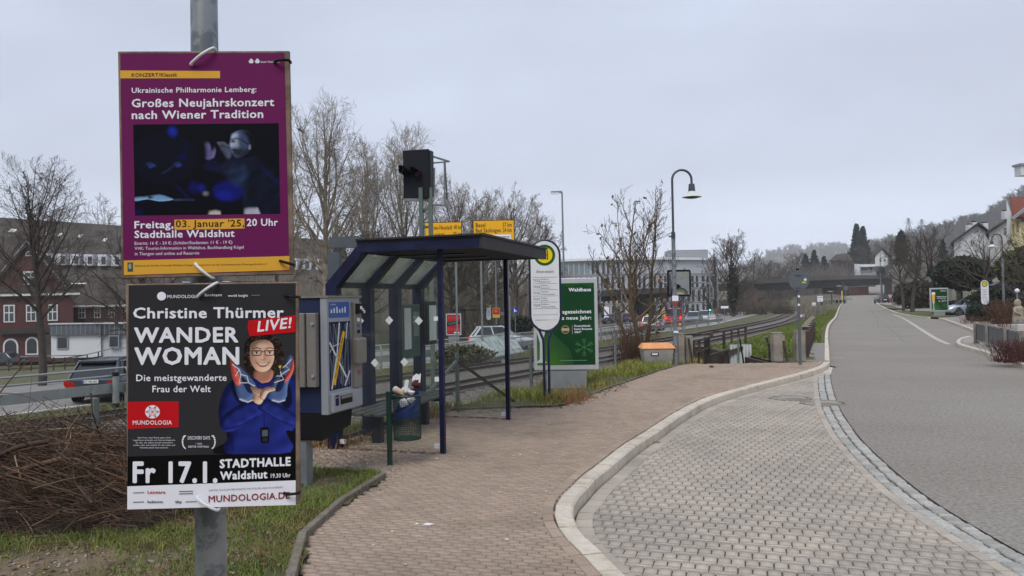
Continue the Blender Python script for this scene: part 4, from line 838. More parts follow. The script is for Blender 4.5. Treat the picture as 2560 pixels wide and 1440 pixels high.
# --- concrete beam behind the shelter
m_gant = mat('gantry_grey', srgb(84, 90, 98), .6, .2, var=.2, scale=4)
mb = MB(); a, b = Q(826, 612, 9.6), Q(905, 600, 9.6); mb.box((a + b) / 2, ((b - a).x, .12, .14), m_gant); mb.box(Q(836, 665, 9.6), (.15, .12, .36), m_gant); mb.box(Q(836, 900, 9.6), (.12, .1, 2.2), m_gant)
tag(mb.build('steel_gantry'), 'grey steel post with a short top arm behind the shelter corner', 'post')
# --- litter bin
m_green = mat('bin_green', srgb(20, 56, 46), .5, var=.15); m_bag = mat('blue_bag', srgb(28, 48, 120), .45, var=.25, scale=14, bump=.6, bscale=14)
bp = G(975, 1163); bp = Vector((bp.x, bp.y, 0)); BC = Vector((bp.x + .185, bp.y + .06, 0))
t = thing('litter_bin', 'green wire mesh litter bin on a post, overflowing with rubbish', 'litter bin', bp)
mb = MB(); mb.tube([bp + Vector((0, 0, -.02)), bp + Vector((-.005, 0, .79))], .029, m_green, 14); mb.build('post', t, world=True, smooth=True)
mb = MB(); nW = 44
bz0, bz1, br = .27, .74, .145
for k in range(nW):
    a = 2 * math.pi * k / nW; q = Vector((math.cos(a), math.sin(a), 0)); mb.bar(BC + q * br + Vector((0, 0, bz0)), BC + q * br + Vector((0, 0, bz1)), .003, .003, m_green)
for k in range(22):
    z = bz0 + (bz1 - bz0) * k / 21; mb.tube([BC + Vector((math.cos(a) * br, math.sin(a) * br, z)) for a in [2 * math.pi * i / 24 for i in range(25)]], .0017, m_green, 4, cap=False)
mb.build('basket', t, world=True)
mb = MB(); mb.tube([BC + Vector((math.cos(a) * (br + .004), math.sin(a) * (br + .004), bz1)) for a in [2 * math.pi * i / 24 for i in range(25)]], .012, m_green, 6, cap=False); mb.bar(bp + Vector((.02, 0, .72)), BC + Vector((-.1, 0, .73)), .03, .04, m_green); mb.lathe([(br, bz0), (br, bz0 + .01)], BC, m_green, 24); mb.build('rim', t, world=True)
mb = MB(); n = 28; vs = []
for z, rr in ((.50, .05), (.50, .118), (.52, .132), (.58, .136), (.64, .130), (.70, .136), (.73, .128)):
    for k in range(n):
        a = 2 * math.pi * k / n; j = rnd.uniform(-.008, .006); zz = z + (.10 * math.cos(a - .6) - .06 if z > .6 else rnd.uniform(-.01, .01)); vs.append(BC + Vector((math.cos(a) * (rr + j), math.sin(a) * (rr + j), zz)))
mb.add(vs, [[i * n + k, i * n + (k + 1) % n, (i + 1) * n + (k + 1) % n, (i + 1) * n + k] for i in range(6) for k in range(n)] + [list(range(n))[::-1]], m_bag); mb.build('liner_bag', t, world=True)
m_cup = mat('paper_cup', srgb(214, 178, 148), .6, var=.1); m_clear = mat('clear_lid', srgb(200, 204, 206), .2, var=.05); m_pap = mat('crumpled_paper', srgb(228, 230, 232), .7, var=.08, scale=20, bump=.5, bscale=25); m_crisp = mat('dark_red_foil', srgb(84, 26, 28), .35, .3, var=.4, scale=20)
def crumple(c, s, m, name, lab, cat, seed, n=26):
    rr = random.Random(seed); bm = bmesh.new()
    for i in range(n):
        v = Vector((rr.gauss(0, 1), rr.gauss(0, 1), rr.gauss(0, 1))).normalized() * rr.uniform(.7, 1.1); bm.verts.new((v.x * s[0], v.y * s[1], v.z * s[2]))
    bmesh.ops.convex_hull(bm, input=bm.verts); me = bpy.data.meshes.new(name); bm.to_mesh(me); bm.free(); me.materials.append(m); o = bpy.data.objects.new(name, me); S.collection.objects.link(o); o.location = c; return tag(o, lab, cat)
cu_t = thing('paper_cup', 'brown takeaway cup with clear dome lid on top of the litter bin', 'cup', BC + Vector((-.09, -.02, .79)))
cu_t.rotation_euler = (0, R(-62), 0)
MB().lathe([(.027, -.07), (.034, .02), (.036, .03)], (0, 0, 0), m_cup, 18).build('cup', cu_t, smooth=True); MB().lathe([(.037, .03), (.036, .04), (.030, .055), (.016, .064)], (0, 0, 0), m_clear, 18).build('lid', cu_t, smooth=True)
crumple(BC + Vector((-.01, -.03, .80)), (.05, .045, .035), m_pap, 'crumpled_napkin', 'crumpled white paper napkin on top of the litter bin', 'napkin', 2)
mb = MB(); mb.prism([(-.02, 0), (.02, 0), (.026, .10), (.0, .115), (-.018, .1)], BC + Vector((-.005, -.06, .80)), (1, 0, .15), (.1, .0, 1), (0, .01, 0), m_pap); tag(mb.build('paper_bag'), 'upright folded white paper bag in the overflowing litter bin', 'paper bag')
crumple(BC + Vector((.095, .0, .85)), (.055, .05, .055), m_crisp, 'crisp_packet', 'dark red foil snack packet on the right of the litter bin', 'snack packet', 5)
mb = MB(); mb.prism([(-.04, 0), (.05, .01), (.055, .05), (.01, .075), (-.03, .05)], BC + Vector((.09, .03, .89)), (1, 0, .1), (0, .1, 1), (0, .012, 0), m_pap); mb.prism([(.0, 0), (.018, .0), (.026, .09), (.014, .10)], BC + Vector((.125, .01, .87)), (1, 0, .1), (0, .1, 1), (0, .012, 0), m_pap); tag(mb.build('paper_wrapper'), 'torn white paper wrapper sticking out above the red packet', 'wrapper')
crumple(BC + Vector((.05, -.06, .775)), (.05, .04, .03), mat('pink_tissue', srgb(218, 196, 198), .8), 'pink_tissue', 'pale pink tissue on the rim of the litter bin', 'tissue', 9)
crumple(BC + Vector((-.03, -.07, .66)), (.06, .04, .07), m_pap, 'white_carton', 'white carton pressed inside the wire litter bin', 'carton', 12)
crumple(BC + Vector((.05, -.065, .69)), (.05, .04, .05), m_pap, 'white_carton', 'pale wrapping inside the litter bin beside the carton', 'wrapping', 13)
# --- bus stop sign
m_navy = mat('sign_navy', srgb(24, 28, 62), .4, var=.08); m_hy = ink('h_yellow', (236, 206, 40)); m_hg = ink('h_green', (38, 92, 44))
def stop_sign(name, label, base, H, W_, h_, full=True, txt=None, group=None):
    """pole in the local frame, facing -Y"""
    t = thing(name, label, 'bus stop sign', base, group=group); r_ = W_ / 2; zb = H - h_
    def stad(rr, n=12):
        return [(rr * math.cos(a), H - r_ + rr * math.sin(a)) for a in [math.pi * k / n for k in range(n + 1)]] + [(rr * math.cos(a), zb + r_ + rr * math.sin(a)) for a in [math.pi + math.pi * k / n for k in range(n + 1)]]
    mb = MB(); mb.prism(stad(r_ - .018), (0, -.015, 0), (1, 0, 0), (0, 0, 1), (0, .03, 0), m_white); mb.build('panel', t)
    mb = MB(); pth = [Vector((x, 0, z)) for x, z in stad(r_)]; mb.tube(pth + [pth[0]], .019, m_navy, 8, cap=False); mb.build('rim', t, smooth=True)
    mb = MB(); zj = zb - .14
    if full:
        for s in (-1, 1): mb.tube([(s * r_ * .72, 0, zb + r_ * .35), (s * r_ * .45, 0, zb + .02), (s * .05, 0, zj), (s * .043, 0, zj - .1), (s * .04, 0, -.05)], .023, m_navy, 8)
    else: mb.tube([(0, 0, zb + .02), (0, 0, -.05)], .03, m_navy, 8)
    mb.build('stand', t, smooth=True)
    f = lambda x, z, l=0: (x, -.0165 - l, z); cz = H - r_ * 1.0 - .0
    mb = MB(); ell(mb, 0, cz, r_ * .70, r_ * .70, f, m_hg, 0, 28); ell(mb, 0, cz, r_ * .52, r_ * .52, f, m_hy, .0006, 28); q = r_ * .17
    for s in (-1, 1): rect(mb, s * q * 1.1 - q * .22, cz - q * 1.9, s * q * 1.1 + q * .22, cz + q * 1.9, f, m_hg, .0012)
    rect(mb, -q * 1.1, cz - q * .18, q * 1.1, cz + q * .18, f, m_hg, .0012); mb.build('stop_symbol', t)
    if txt:
        mb = MB(); g = ink('timetable_grey', (72, 72, 84)); f2 = lambda a, b: f(a, b, .0008)
        letters(mb, txt, -.15, .15, H - .565, .048, g, f2, .0); z = H - .64
        rows = (('7322', 'Waldshut', 'Busbahnhof'), ('7324', 'Waldshut', 'Busbahnhof'), ('7336', 'Weilheim', 'Waldshut Bedarf'), ('7337', 'Tiengen', 'Gurtweil'), ('7339', 'Waldshut', 'Aarberg (Chilbig)'))
        for k, (a, b, c_) in enumerate(rows):
            zz = z - k * .107; rect(mb, -.215, zz - .002, .215, zz + .002, f, g, .0008); letters(mb, a, -.205, -.09, zz - .075, .042, g, f2, .0); letters(mb, b, -.08, None, zz - .045, .024, g, f2, .0); letters(mb, c_, -.08, None, zz - .088, .024, g, f2, .0)
        for k in (5, 6): rect(mb, -.215, z - k * .107 - .002, .215, z - k * .107 + .002, f, g, .0008)
        rect(mb, -.18, z - .735, .02, z - .729, f, g, .0008); rect(mb, .02, z - .735, .18, z - .729, f, gold, .0008); mb.build('timetable', t)
    else:
        mb = MB(); g = ink('timetable_grey', (72, 72, 84))
        for k in range(6): rect(mb, -r_ * .6, H - .62 - k * .1, r_ * (.6 if k % 2 else .3), H - .60 - k * .1, f, g, .0008)
        mb.build('timetable', t)
    return t
stop_sign('bus_stop_sign', 'white bus stop sign reading Altersheim on a navy twin tube stand', G(1368, 1004), 2.77, .52, 1.56, True, 'Altersheim')
# --- green beer advert
m_fr = mat('advert_frame', srgb(196, 198, 200), .4, .3, var=.05); m_base = mat('advert_plinth', srgb(140, 142, 143), .7, var=.1)
def advert(label, base, W_, H_, zb, yaw, near, group):
    t = thing('advert_case', label, 'advert', base, yaw, group=group); th = .16
    mb = MB(); mb.box((0, 0, zb + H_ / 2), (W_, th, H_), m_fr); mb.build('case', t, bevel=.012)
    mb = MB(); mb.box((0, 0, zb / 2 - .06), (W_ * .62, th * .8, zb + .1), m_base); mb.build('plinth', t)
    f = lambda x, z, l=0: (x * W_, -th / 2 - .004 - l, zb + z * H_)
    g0, g1, g2 = ink('advert_green', (22, 66, 36)), ink('advert_green_lit', (48, 104, 30)), ink('advert_green_mid', (30, 82, 36))
    mb = MB(); rect(mb, -.45, .055, .45, .945, f, g0, 0)
    for k in range(7): shape(mb, [(-.45, .055), (-.45, .42 - k * .04), (-.2 - k * .02, .40 - k * .045), (.06 - k * .05, .22 - k * .02), (.12 - k * .05, .055)], f, mat('advert_grad%d' % k, tuple(a + (b - a) * (k + 1) / 7 for a, b in zip(srgb(22, 66, 36), srgb(58, 116, 30))), .45, var=.1), .0006 + k * .0002, 0)
    shape(mb, ((-.1, .945), (.05, .9), (.25, .93), (.45, .88), (.45, .945)), f, g2, .0006, 0); mb.build('poster', t)
    bx = -.385 if near else -.33; be_, fo, gl_ = ink('beer', (222, 158, 60)), ink('foam', (236, 232, 220)), ink('glassware', (196, 200, 206))
    mb = MB(); shape(mb, ((bx - .07, .43), (max(bx - .1, -.449), .72), (bx + .1, .72), (bx + .07, .43)), f, be_, .0022, 0); shape(mb, ((bx - .03, .45), (bx - .05, .72), (bx + .02, .72), (bx + .02, .45)), f, ink('beer_lit', (240, 200, 110)), .0024, 0)
    shape(mb, ((max(bx - .1, -.449), .72), (bx - .1, .80), (bx - .04, .83), (bx + .05, .83), (bx + .1, .80), (bx + .1, .72)), f, fo, .0026, 0)
    shape(mb, ((bx - .07, .43), (bx - .02, .30), (bx - .025, .12), (bx - .09, .08), (bx + .09, .08), (bx + .025, .12), (bx + .02, .30), (bx + .07, .43)), f, gl_, .0022, 0); mb.build('beer_picture', t)
    mb = MB(); f2 = lambda a, b: f(a, b, .003)
    letters(mb, 'Waldhaus', .06, .40, .855, .036, W, f2, .03)
    letters(mb, 'Ausgezeichnet', -.16, .40, .615, .038, W, f2, .025); letters(mb, 'ins neue Jahr:', -.12, .395, .548, .038, W, f2, .025)
    rect(mb, .10, .39, .103, .49, f, W, .003)
    for k, s_ in enumerate(('Deutschlands', 'beste Brauerei', '2024!*')): letters(mb, s_, .135, (.38, .405, .24)[k], .468 - k * .034, .021, W, f2, .025)
    ell(mb, -.005 - .0, .44, .065, .048, f, ink('medal', (150, 128, 96)), .003); ell(mb, -.005, .44, .05, .036, f, ink('medal_in', (70, 58, 44)), .0034); rect(mb, -.06, .425, .05, .455, f, ink('medal_l', (188, 172, 140)), .0038)
    pg = ink('snow_green', (84, 138, 84)); cx, cy = .28, .245
    for k in range(6):
        a = k * math.pi / 3 + math.pi / 6; q = lambda r_, d=0: (cx + r_ * math.cos(a + d) * .15, cy + r_ * math.sin(a + d) * .098)
        stroke(mb, (q(0), q(1)), .006, f, pg, .003)
        for r1, r2, d in ((.5, .75, .3), (.75, .98, .22)): stroke(mb, (q(r1), q(r2, d)), .005, f, pg, .0032); stroke(mb, (q(r1), q(r2, -d)), .005, f, pg, .0032)
    rect(mb, -.1, .10, .32, .106, f, ink('soft_green', (120, 160, 130)), .003); mb.build('lettering', t)
    return t
advert('green beer advert in a white lit frame behind the bus stop sign', G(1417, 972), 1.25, 1.78, .375, R(-4), True, 'green beer adverts along the street')
# --- grit bin
m_bin = mat('grit_grey', srgb(142, 138, 132), .7, var=.12); m_or = mat('grit_orange', srgb(222, 154, 98), .55, var=.1, scale=5, col2=srgb(244, 170, 110), c2scale=3)
gbp = G(1642, 912); t = thing('grit_bin', 'grey plastic grit bin with orange lid at the foot of the lamp', 'grit bin', gbp)
mb = MB(); v = [(-.36, -.26), (.36, -.26), (.36, .26), (-.36, .26)]; mb.add([(x * .94, y * .94, -.03) for x, y in v] + [(x * 1.12, y * 1.12, .44) for x, y in v], [[3, 2, 1, 0], [4, 5, 6, 7], [0, 1, 5, 4], [1, 2, 6, 5], [2, 3, 7, 6], [3, 0, 4, 7]], m_bin); mb.build('body', t, bevel=.03, smooth=True)
mb = MB(); mb.add([(x * 1.2, y * 1.2, .43) for x, y in v] + [(x * 1.17, y * 1.17, .47) for x, y in v] + [(x * .98, y * .8 + .04, .565) for x, y in v], [[3, 2, 1, 0], [8, 9, 10, 11]] + [[a, (a + 1) % 4, 4 + (a + 1) % 4, 4 + a] for a in range(4)] + [[4 + a, 4 + (a + 1) % 4, 8 + (a + 1) % 4, 8 + a] for a in range(4)], m_or); mb.build('lid', t, bevel=.015, smooth=True)
mb = MB(); mb.box((-.1, -.288, .30), (.2, .006, .07), m_black); mb.box((-.1, -.292, .30), (.15, .004, .04), m_print_w); mb.build('notice', t)
# --- gooseneck lamp and traffic mirror
m_lampd = mat('lamp_grey', srgb(72, 74, 80), .45, .3, var=.1); m_enam = mat('enamel_white', srgb(206, 210, 205), .3, var=.05)
def goose_lamp(label, base, H, reach, yaw, cat='street lamp', group=None, thick=1.0, split=3.3):
    t = thing('street_lamp', label, cat, base, yaw, group=group); r_ = reach / 2
    mb = MB(); mb.tube([(0, 0, -.1), (0, 0, split * .4), (0, 0, split)], [.075 * thick, .068 * thick, .06 * thick], m_galv, 14); mb.build('pole', t, smooth=True)
    mb = MB(); mb.tube([(0, 0, split - .05), (0, 0, split + .12)], .066 * thick, m_lampd, 12); pts = [(0, 0, split), (0, 0, H - r_)] + [(r_ - r_ * math.cos(a), 0, H - r_ + r_ * math.sin(a)) for a in [math.pi * k / 14 for k in range(1, 15)]] + [(reach, 0, H - r_ - .12)]
    mb.tube(pts, .036 * thick, m_lampd, 10); mb.build('gooseneck', t, smooth=True)
    z = H - r_ - .12
    mb = MB(); mb.lathe([(.03, z + .02), (.075, z - .0), (.085, z - .12), (.095, z - .2)], (reach, 0, 0), m_lampd, 18); mb.build('cap', t, smooth=True)
    mb = MB(); mb.lathe([(.095, z - .19), (.13, z - .25), (.22, z - .31), (.25, z - .335), (.245, z - .34)], (reach, 0, 0), m_enam, 24); mb.build('shade', t, smooth=True)
    mb = MB(); mb.lathe([(.18, z - .342), (.12, z - .365), (.03, z - .372)], (reach, 0, 0), m_lampd, 18); mb.build('diffuser', t, smooth=True)
    return t
lb = G(1690, 913); lb.z = 0
lm = goose_lamp('tall gooseneck street lamp with white bell shade beside the grit bin', lb, 5.03, .50, 0, group='gooseneck lamps', thick=.82)
mb = MB(); mb.box((.0, -.078, 1.72), (.16, .008, .14), m_print_w); mb.box((0, -.08, 1.58), (.1, .006, .08), ink('red_sticker', (170, 60, 60))); mb.build('sticker', lm)
mb = MB(); mb.box((.0, -.08, .86), (.12, .01, .05), m_print_w); mb.build('sticker', lm); mb = MB(); mb.lathe([(.03, -.1), (.03, -.08)], (.10, 0, 1.05), ink('yellow', (230, 180, 40)), 10, 'Y'); mb.build('sticker', lm)
m_mir = mat('mirror_face', (.86, .88, .9), .02, 1.0, var=0)
mc = Q(1697, 708, 19.75); t = thing('traffic_mirror', 'square traffic mirror with dark rim mounted on the gooseneck lamp pole', 'traffic mirror', mc - Vector((0, 0, .33)), R(-4))
mb = MB(); n = 12; vs = []
for i in range(n + 1):
    for j in range(n + 1):
        x, z = (i / n - .5), (j / n - .5); vs.append((x * .56, -.05 - .012 * (1 - 4 * x * x) * (1 - 4 * z * z), .33 + z * .62))
mb.add(vs, [[i * (n + 1) + j, (i + 1) * (n + 1) + j, (i + 1) * (n + 1) + j + 1, i * (n + 1) + j + 1] for i in range(n) for j in range(n)], m_mir); mb.build('mirror', t, smooth=True)
mb = MB()
for a, b in (((-.29, 0), (.29, 0)), ((.29, 0), (.29, .66)), ((.29, .66), (-.29, .66)), ((-.29, .66), (-.29, 0))): mb.bar((a[0], -.04, a[1]), (b[0], -.04, b[1]), .04, .05, m_black)
mb.box((0, -.02, .33), (.56, .02, .64), m_black); mb.bar((0, 0, .33), (0, .25, .33), .05, .05, m_galv2); mb.build('frame', t)
mb = MB(); mb.tube([(.10, .16, .2), (.10, .16, -1.3)], .018, m_galv2, 8); mb.build('stay', t)
# ================================================================ MIDDLE GROUND
m_cpost = mat('weathered_concrete', srgb(150, 142, 130), .9, var=.22, scale=5, bump=.4, bscale=40, col2=srgb(104, 98, 88), c2scale=2.5)
m_iron2 = mat('dark_iron', srgb(58, 54, 52), .6, .2, var=.2, scale=6, col2=srgb(84, 62, 50), c2scale=5)
m_wire = mat('fence_wire', srgb(128, 132, 130), .5, .5, var=.1)
m_gpost = mat('fence_post_steel', srgb(112, 120, 118), .55, .3, var=.15)
m_sgreen = mat('signal_green', srgb(92, 104, 96), .7, var=.15, scale=5); m_sblk = mat('signal_black', srgb(26, 29, 36), .7, var=.12, spec=.2); m_red_on = mat('red_lamp', srgb(96, 22, 14), .3, var=0)
# --- chain link fence along the top of the slope
fp = lambda s: Vector((itp(s, [-6, 2, 20], [-11.4, -6.8, 3.45]), s, 0))
t = thing('chain_link_fence', 'low chain link fence with steel posts along the railway slope', 'fence', fp(8))
mb = MB(); h = .82; a, b = fp(1.0), fp(18.5); d = (b - a); Ln = d.length; d = d.normalized(); st = .062; k = 0
s = -h
while s < Ln:
    for sg in (1, -1):
        s0, s1 = (s, s + h) if sg == 1 else (s + h, s); z0, z1 = .04, h
        lo, hi = min(s0, s1), max(s0, s1)
        if lo < 0 or hi > Ln: continue
        p, q = a + d * s0 + Vector((0, 0, z0)), a + d * s1 + Vector((0, 0, z1)); x = Vector((d.y, -d.x, 0)) * .0026
        u = (q - p).normalized().cross(x.normalized()) * .0026
        mb.face([p - u, p + u, q + u, q - u], m_wire); mb.face([p - x, p + x, q + x, q - x], m_wire)
    s += st
wm = mb.build('wire_mesh', t, world=True)
mb = MB()
for z in (h, .42): mb.bar(a + Vector((0, 0, z)), b + Vector((0, 0, z)), .005, .005, m_wire)
mb.build('tension_wire', t, world=True)
for D in (3.6, 7.0, 9.6, 12.3, 14.55, 17.0, 18.4):
    p = fp(D); mb = MB(); mb.box((p.x, p.y, .36), (.05, .05, 1.06), m_gpost, rz=-R(30)); mb.build('post', t, world=True)
c = fp(12.3); px_top = Vector((c.x, c.y, .76))
for e, m in ((fp(10.9) + Vector((.1, 0, 0)), m_wire), (fp(13.0) + Vector((.55, -.3, 0)), m_iron2)): MB().bar(px_top, e, .045, .045, m).build('brace', t, world=True)
# --- railway signal
D = 13.4; sgt = thing('railway_signal', 'black railway signal screen with hooded lamps on a green lattice mast', 'railway signal', Vector((XD(1068, D), D, -.35)))
mb = MB(); bx_, tx_ = Q(1072, 1030, D), Q(1064, 470, D)
for s in (-.085, .085): mb.bar((bx_.x + s, D, -.35), (tx_.x + s, D, tx_.z), .07, .14, m_sgreen, (0, 1, 0))
for k in range(12): z = -.1 + k * .32; mb.box((bx_.x + (tx_.x - bx_.x) * k / 12, D, z), (.13, .10, .035), m_sgreen)
mb.build('mast', sgt, world=True)
c = Q(1041, 436, D); w_, h_ = .50, .89; Ms = Matrix.Rotation(R(-14), 3, 'Z')
mb = MB(); mb.box(c, (w_, .05, h_), m_sblk, M=Ms); mb.build('screen', sgt, world=True, bevel=.008); loc_ = Ms @ Vector((0, 1, 0))
mb = MB(); mb.box(c + loc_ * .1 + Vector((.03, 0, .01)), (w_ * .96, .14, h_ * .94), mat('signal_grey', srgb(58, 63, 68), .7), M=Ms); mb.build('housing', sgt, world=True)
for px, py, m in ((1017, 432, m_black), (1045, 436, m_red_on)):
    q = Q(px, py, D) - loc_ * .03
    mb = MB(); mb.lathe([(.075, 0), (.075, -.02), (.06, -.025)], (0, 0, 0), m_sblk, 16, 'Y'); mb.build('lamp_rim', sgt).location = q - Vector(sgt.location)
    mb = MB(); mb.lathe([(.05, -.026), (.03, -.032)], (0, 0, 0), m, 14, 'Y'); mb.build('lamp_lens', sgt).location = q - Vector(sgt.location)
    mb = MB(); n = 9; vs = []
    for k in range(n):
        a = -.25 + (math.pi + .5) * k / (n - 1)
        for l, rr in ((0, .088), (.28 if .3 < k / 8 < .7 else .2 - .12 * abs(k / 8 - .5), .085)): vs.append(q + Ms @ Vector((math.cos(a) * rr, -l, math.sin(a) * rr)))
    fs = [[2 * k, 2 * k + 2, 2 * k + 3, 2 * k + 1] for k in range(n - 1)]; mb.add(vs, fs, m_sblk); mb.add([v + Vector((0, 0, .004)) for v in vs], fs, m_sblk); mb.build('lamp_hood', sgt, world=True)
mb = MB(); B = lambda a, b, wd=.03: mb.bar(Q(*a), Q(*b), wd, wd, m_galv2)
B((1010, 500, D), (1078, 500, D), .05); B((1012, 505, D), (1040, 545, D)); B((1075, 510, D), (1050, 540, D))
for a, b in (((1078, 390, D + .1), (1123, 404, D + .5)), ((1078, 408, D + .1), (1123, 404, D + .5)), ((1111, 405, D + .4), (1112, 512, D + .4)), ((1078, 512, D), (1112, 514, D + .4)), ((1112, 405, D + .4), (1118, 500, D + .7)), ((1118, 500, D + .7), (1112, 514, D + .4)), ((1086, 420, D + .1), (1086, 480, D + .1)), ((1078, 392, D + .1), (1078, 512, D))): B(a, b, .028)
mb.build('service_cage', sgt, world=True)
# --- yellow direction boards
m_rsy = mat('road_sign_yellow', srgb(238, 176, 30), .5, var=.04, spec=.2); m_sign_back = mat('sign_grey', srgb(120, 126, 130), .5, .3, var=.08)
def road_board(label, px0, py0, px1, py1, D, rows):
    p0, p1 = Q(px0, py1, D), Q(px1, py0, D); W_, H_ = p1.x - p0.x, p1.z - p0.z; g0 = gz(p0.x, D)
    t = thing('direction_sign', label, 'road sign', (p0.x + W_ / 2, D, g0), group='yellow direction signs over the shelter roof'); z0 = p0.z - g0
    mb = MB(); mb.box((0, .02, z0 + H_ / 2), (W_, .03, H_), m_black); mb.box((0, -.002, z0 + H_ / 2), (W_ - .06, .03, H_ - .06), m_rsy); mb.build('panel', t, bevel=.01)
    f = lambda a, b: (a, -.019, z0 + b); mb = MB()
    for txt, x0, x1, yb, cap in rows: letters(mb, txt, (x0 - .5) * W_, (x1 - .5) * W_ if x1 else None, yb * H_, cap * H_, m_black, f, .015)
    mb.build('lettering', t)
    for s in (-.32, .32): MB().box((s * W_, .08, (z0 + H_) / 2), (.10, .10, z0 + H_), m_galv2).build('post', t)
    return t, W_, H_, z0
D = 40
road_board('yellow direction sign reading Titisee-Neustadt and Häusern', 1062, 554, 1155, 612, D, (('Titisee-Neustadt', .11, .74, .66, .19), ('48 km', .78, .985, .66, .19), ('Häusern', .11, .52, .36, .19), ('20 km', .76, .985, .36, .19)))
t, W_, H_, z0 = road_board('yellow direction sign reading Basel and Bad Säckingen', 1183, 549, 1286, 618, D, (('Basel', .07, .30, .74, .15), ('57 km', .72, .93, .74, .15), ('Bad Säckingen', .07, .67, .54, .15), ('24 km', .72, .93, .54, .15)))
mb = MB(); mb.box((.08 * W_, -.014, z0 + .25 * H_), (.66 * W_, .02, .40 * H_), m_print_w); letters(mb, 'Landratsamt', -.24 * W_, .38 * W_, z0 + .32 * H_, .1 * H_, m_black, lambda a, b: (a, -.026, b), .01); letters(mb, 'Gericht', -.24 * W_, .2 * W_, z0 + .12 * H_, .1 * H_, m_black, lambda a, b: (a, -.026, b), .01); mb.build('white_field', t)
# --- concrete gate posts by the steps
def conc_post(label, px0, px1, pyt, pyb, D, dark):
    a = Vector((XD(px0, D), D, 0)); b = Vector((XD(px1, D), D, 0)); H_ = CAMH + ray((px0 + px1) / 2, pyt).z * D; t = thing('concrete_post', label, 'concrete post', (a + b) / 2, group='concrete posts at the top of the steps'); w_ = b.x - a.x
    mb = MB(); mb.box((0, .13, H_ / 2 - .05), (w_, .26, H_ + .1), m_cpost); mb.build('post', t, bevel=.025)
    mb = MB(); mb.box((0, .13, H_ + .012), (w_ * 1.02, .27, .03), m_cpost); mb.build('cap', t, bevel=.008)
    if dark: mb = MB(); mb.bar((w_ * .55, .05, H_ - .18), (w_ * .85, -.05, .02), .06, .05, m_iron2); mb.box((w_ * .5, .03, H_ - .12), (.08, .1, .14), m_cpost); mb.build('rail_stub', t)
conc_post('weathered concrete post right behind the lamp pole', 1694, 1709, 836, 912, 19.75, 0)
conc_post('square concrete post standing alone left of the round sign', 1931, 1955, 834, 912, 19.5, 1)
conc_post('concrete post directly behind the round sign pole', 1988, 2012, 830, 911, 19.6, 0)
conc_post('leaning concrete post at the head of the steps', 1712, 1730, 843, 913, 19.9, 0)
# --- bollard row going away beside the road
for k in range(7):
    D = 20.6 + k * 1.35; px = 2012 + k * 3.1; x = XD(px, D); H_ = .86; t = thing('bollard', 'one of the six dark steel bollards receding behind the nearest one' if k else 'nearest dark steel bollard of the receding row', 'bollard', (x, D, -.0), group='bollards beside the road')
    mb = MB(); mb.box((0, 0, H_ / 2 - .1), (.12, .14, H_ + .2), m_iron2); mb.build('post', t); mb = MB(); mb.box((0, 0, H_ - .1), (.15, .17, .02), m_galv2); mb.add([(-.09, -.1, H_), (.09, -.1, H_), (.09, .1, H_), (-.09, .1, H_), (0, 0, H_ + .09)], [[3, 2, 1, 0], [0, 1, 4], [1, 2, 4], [2, 3, 4], [3, 0, 4]], m_cpost); mb.build('cap', t)
# narrow pavement behind them
V_ = []
w_l = lambda D: min(XD(2018 + (D - 20) * 2, D) - .15, XLf(D) - .2)
strip('side_pavement', w_l, lambda D: XLf(D) - .0 if D > 19.4 else XLf(D) - .05, list(np.arange(19.3, 27.3, .5)), mat('grey_slab', srgb(132, 126, 120), .9, var=.15, scale=5), 0, 2, lambda x, D: .004)
# --- stairwell of the underpass
x0, x1, y0, y1 = PIT; m_step = mat('step_concrete', srgb(112, 106, 100), .9, var=.25, scale=5); m_corr = mat('pale_panel', srgb(176, 182, 178), .7, var=.12); m_cope = mat('dark_coping', srgb(70, 64, 58), .85, var=.2)
t = thing('underpass_steps', 'concrete stairwell with dark walls leading down to the underpass', 'stairwell', ((x0 + x1) / 2, y0, -.1))
mb = MB()
for k in range(14): mb.box(((x0 + x1) / 2, y0 + .17 + k * .33, -.17 * (k + 1) - .2), (x1 - x0 - .04, .36, .4), m_step)
mb.build('steps', t, world=True)
mb = MB(); m_wall = mat('dark_pit_wall', srgb(70, 60, 54), .9, var=.3, scale=3, col2=srgb(64, 40, 36), c2scale=1.2)
mb.box((x0 - .06, (y0 + y1) / 2, -1.3), (.12, y1 - y0 + .2, 2.56), m_wall); mb.box((x1 + .06, (y0 + y1) / 2, -1.3), (.12, y1 - y0 + .2, 2.56), m_wall); mb.box(((x0 + x1) / 2, y1 + .06, -1.3), (x1 - x0 + .24, .12, 2.56), m_wall); mb.box(((x0 + x1) / 2, (y0 + y1) / 2, -2.62), (x1 - x0, y1 - y0, .06), m_step); mb.box(((x0 + x1) / 2, y0 - .03, -1.35), (x1 - x0, .06, 2.5), m_step)
mb.build('wall', t, world=True)
a, b = Q(1822, 880, 20.6), Q(1873, 868, 22.0); 
mb = MB(); mb.box((XD(1848, 21.5), 21.5, -.05), (.62, .08, .78), m_corr)
for k in range(7): mb.box((XD(1848, 21.5) - .27 + k * .09, 21.45, -.05), (.02, .03, .76), m_white)
mb.build('pale_panel', t, world=True)
mb = MB(); mb.bar(Q(1815, 884, 21.4), Q(1876, 862, 21.6), .14, .12, m_cope); mb.bar(Q(1775, 888, 20.6), Q(1822, 874, 21.4), .06, .05, m_cope); mb.build('coping', t, world=True)
t = thing('stair_railing', 'dark iron handrail zigzagging around the underpass steps', 'railing', Vector((XD(1790, 21), 21, 0)))
mb = MB(); D = 21.2; DD = 23.0
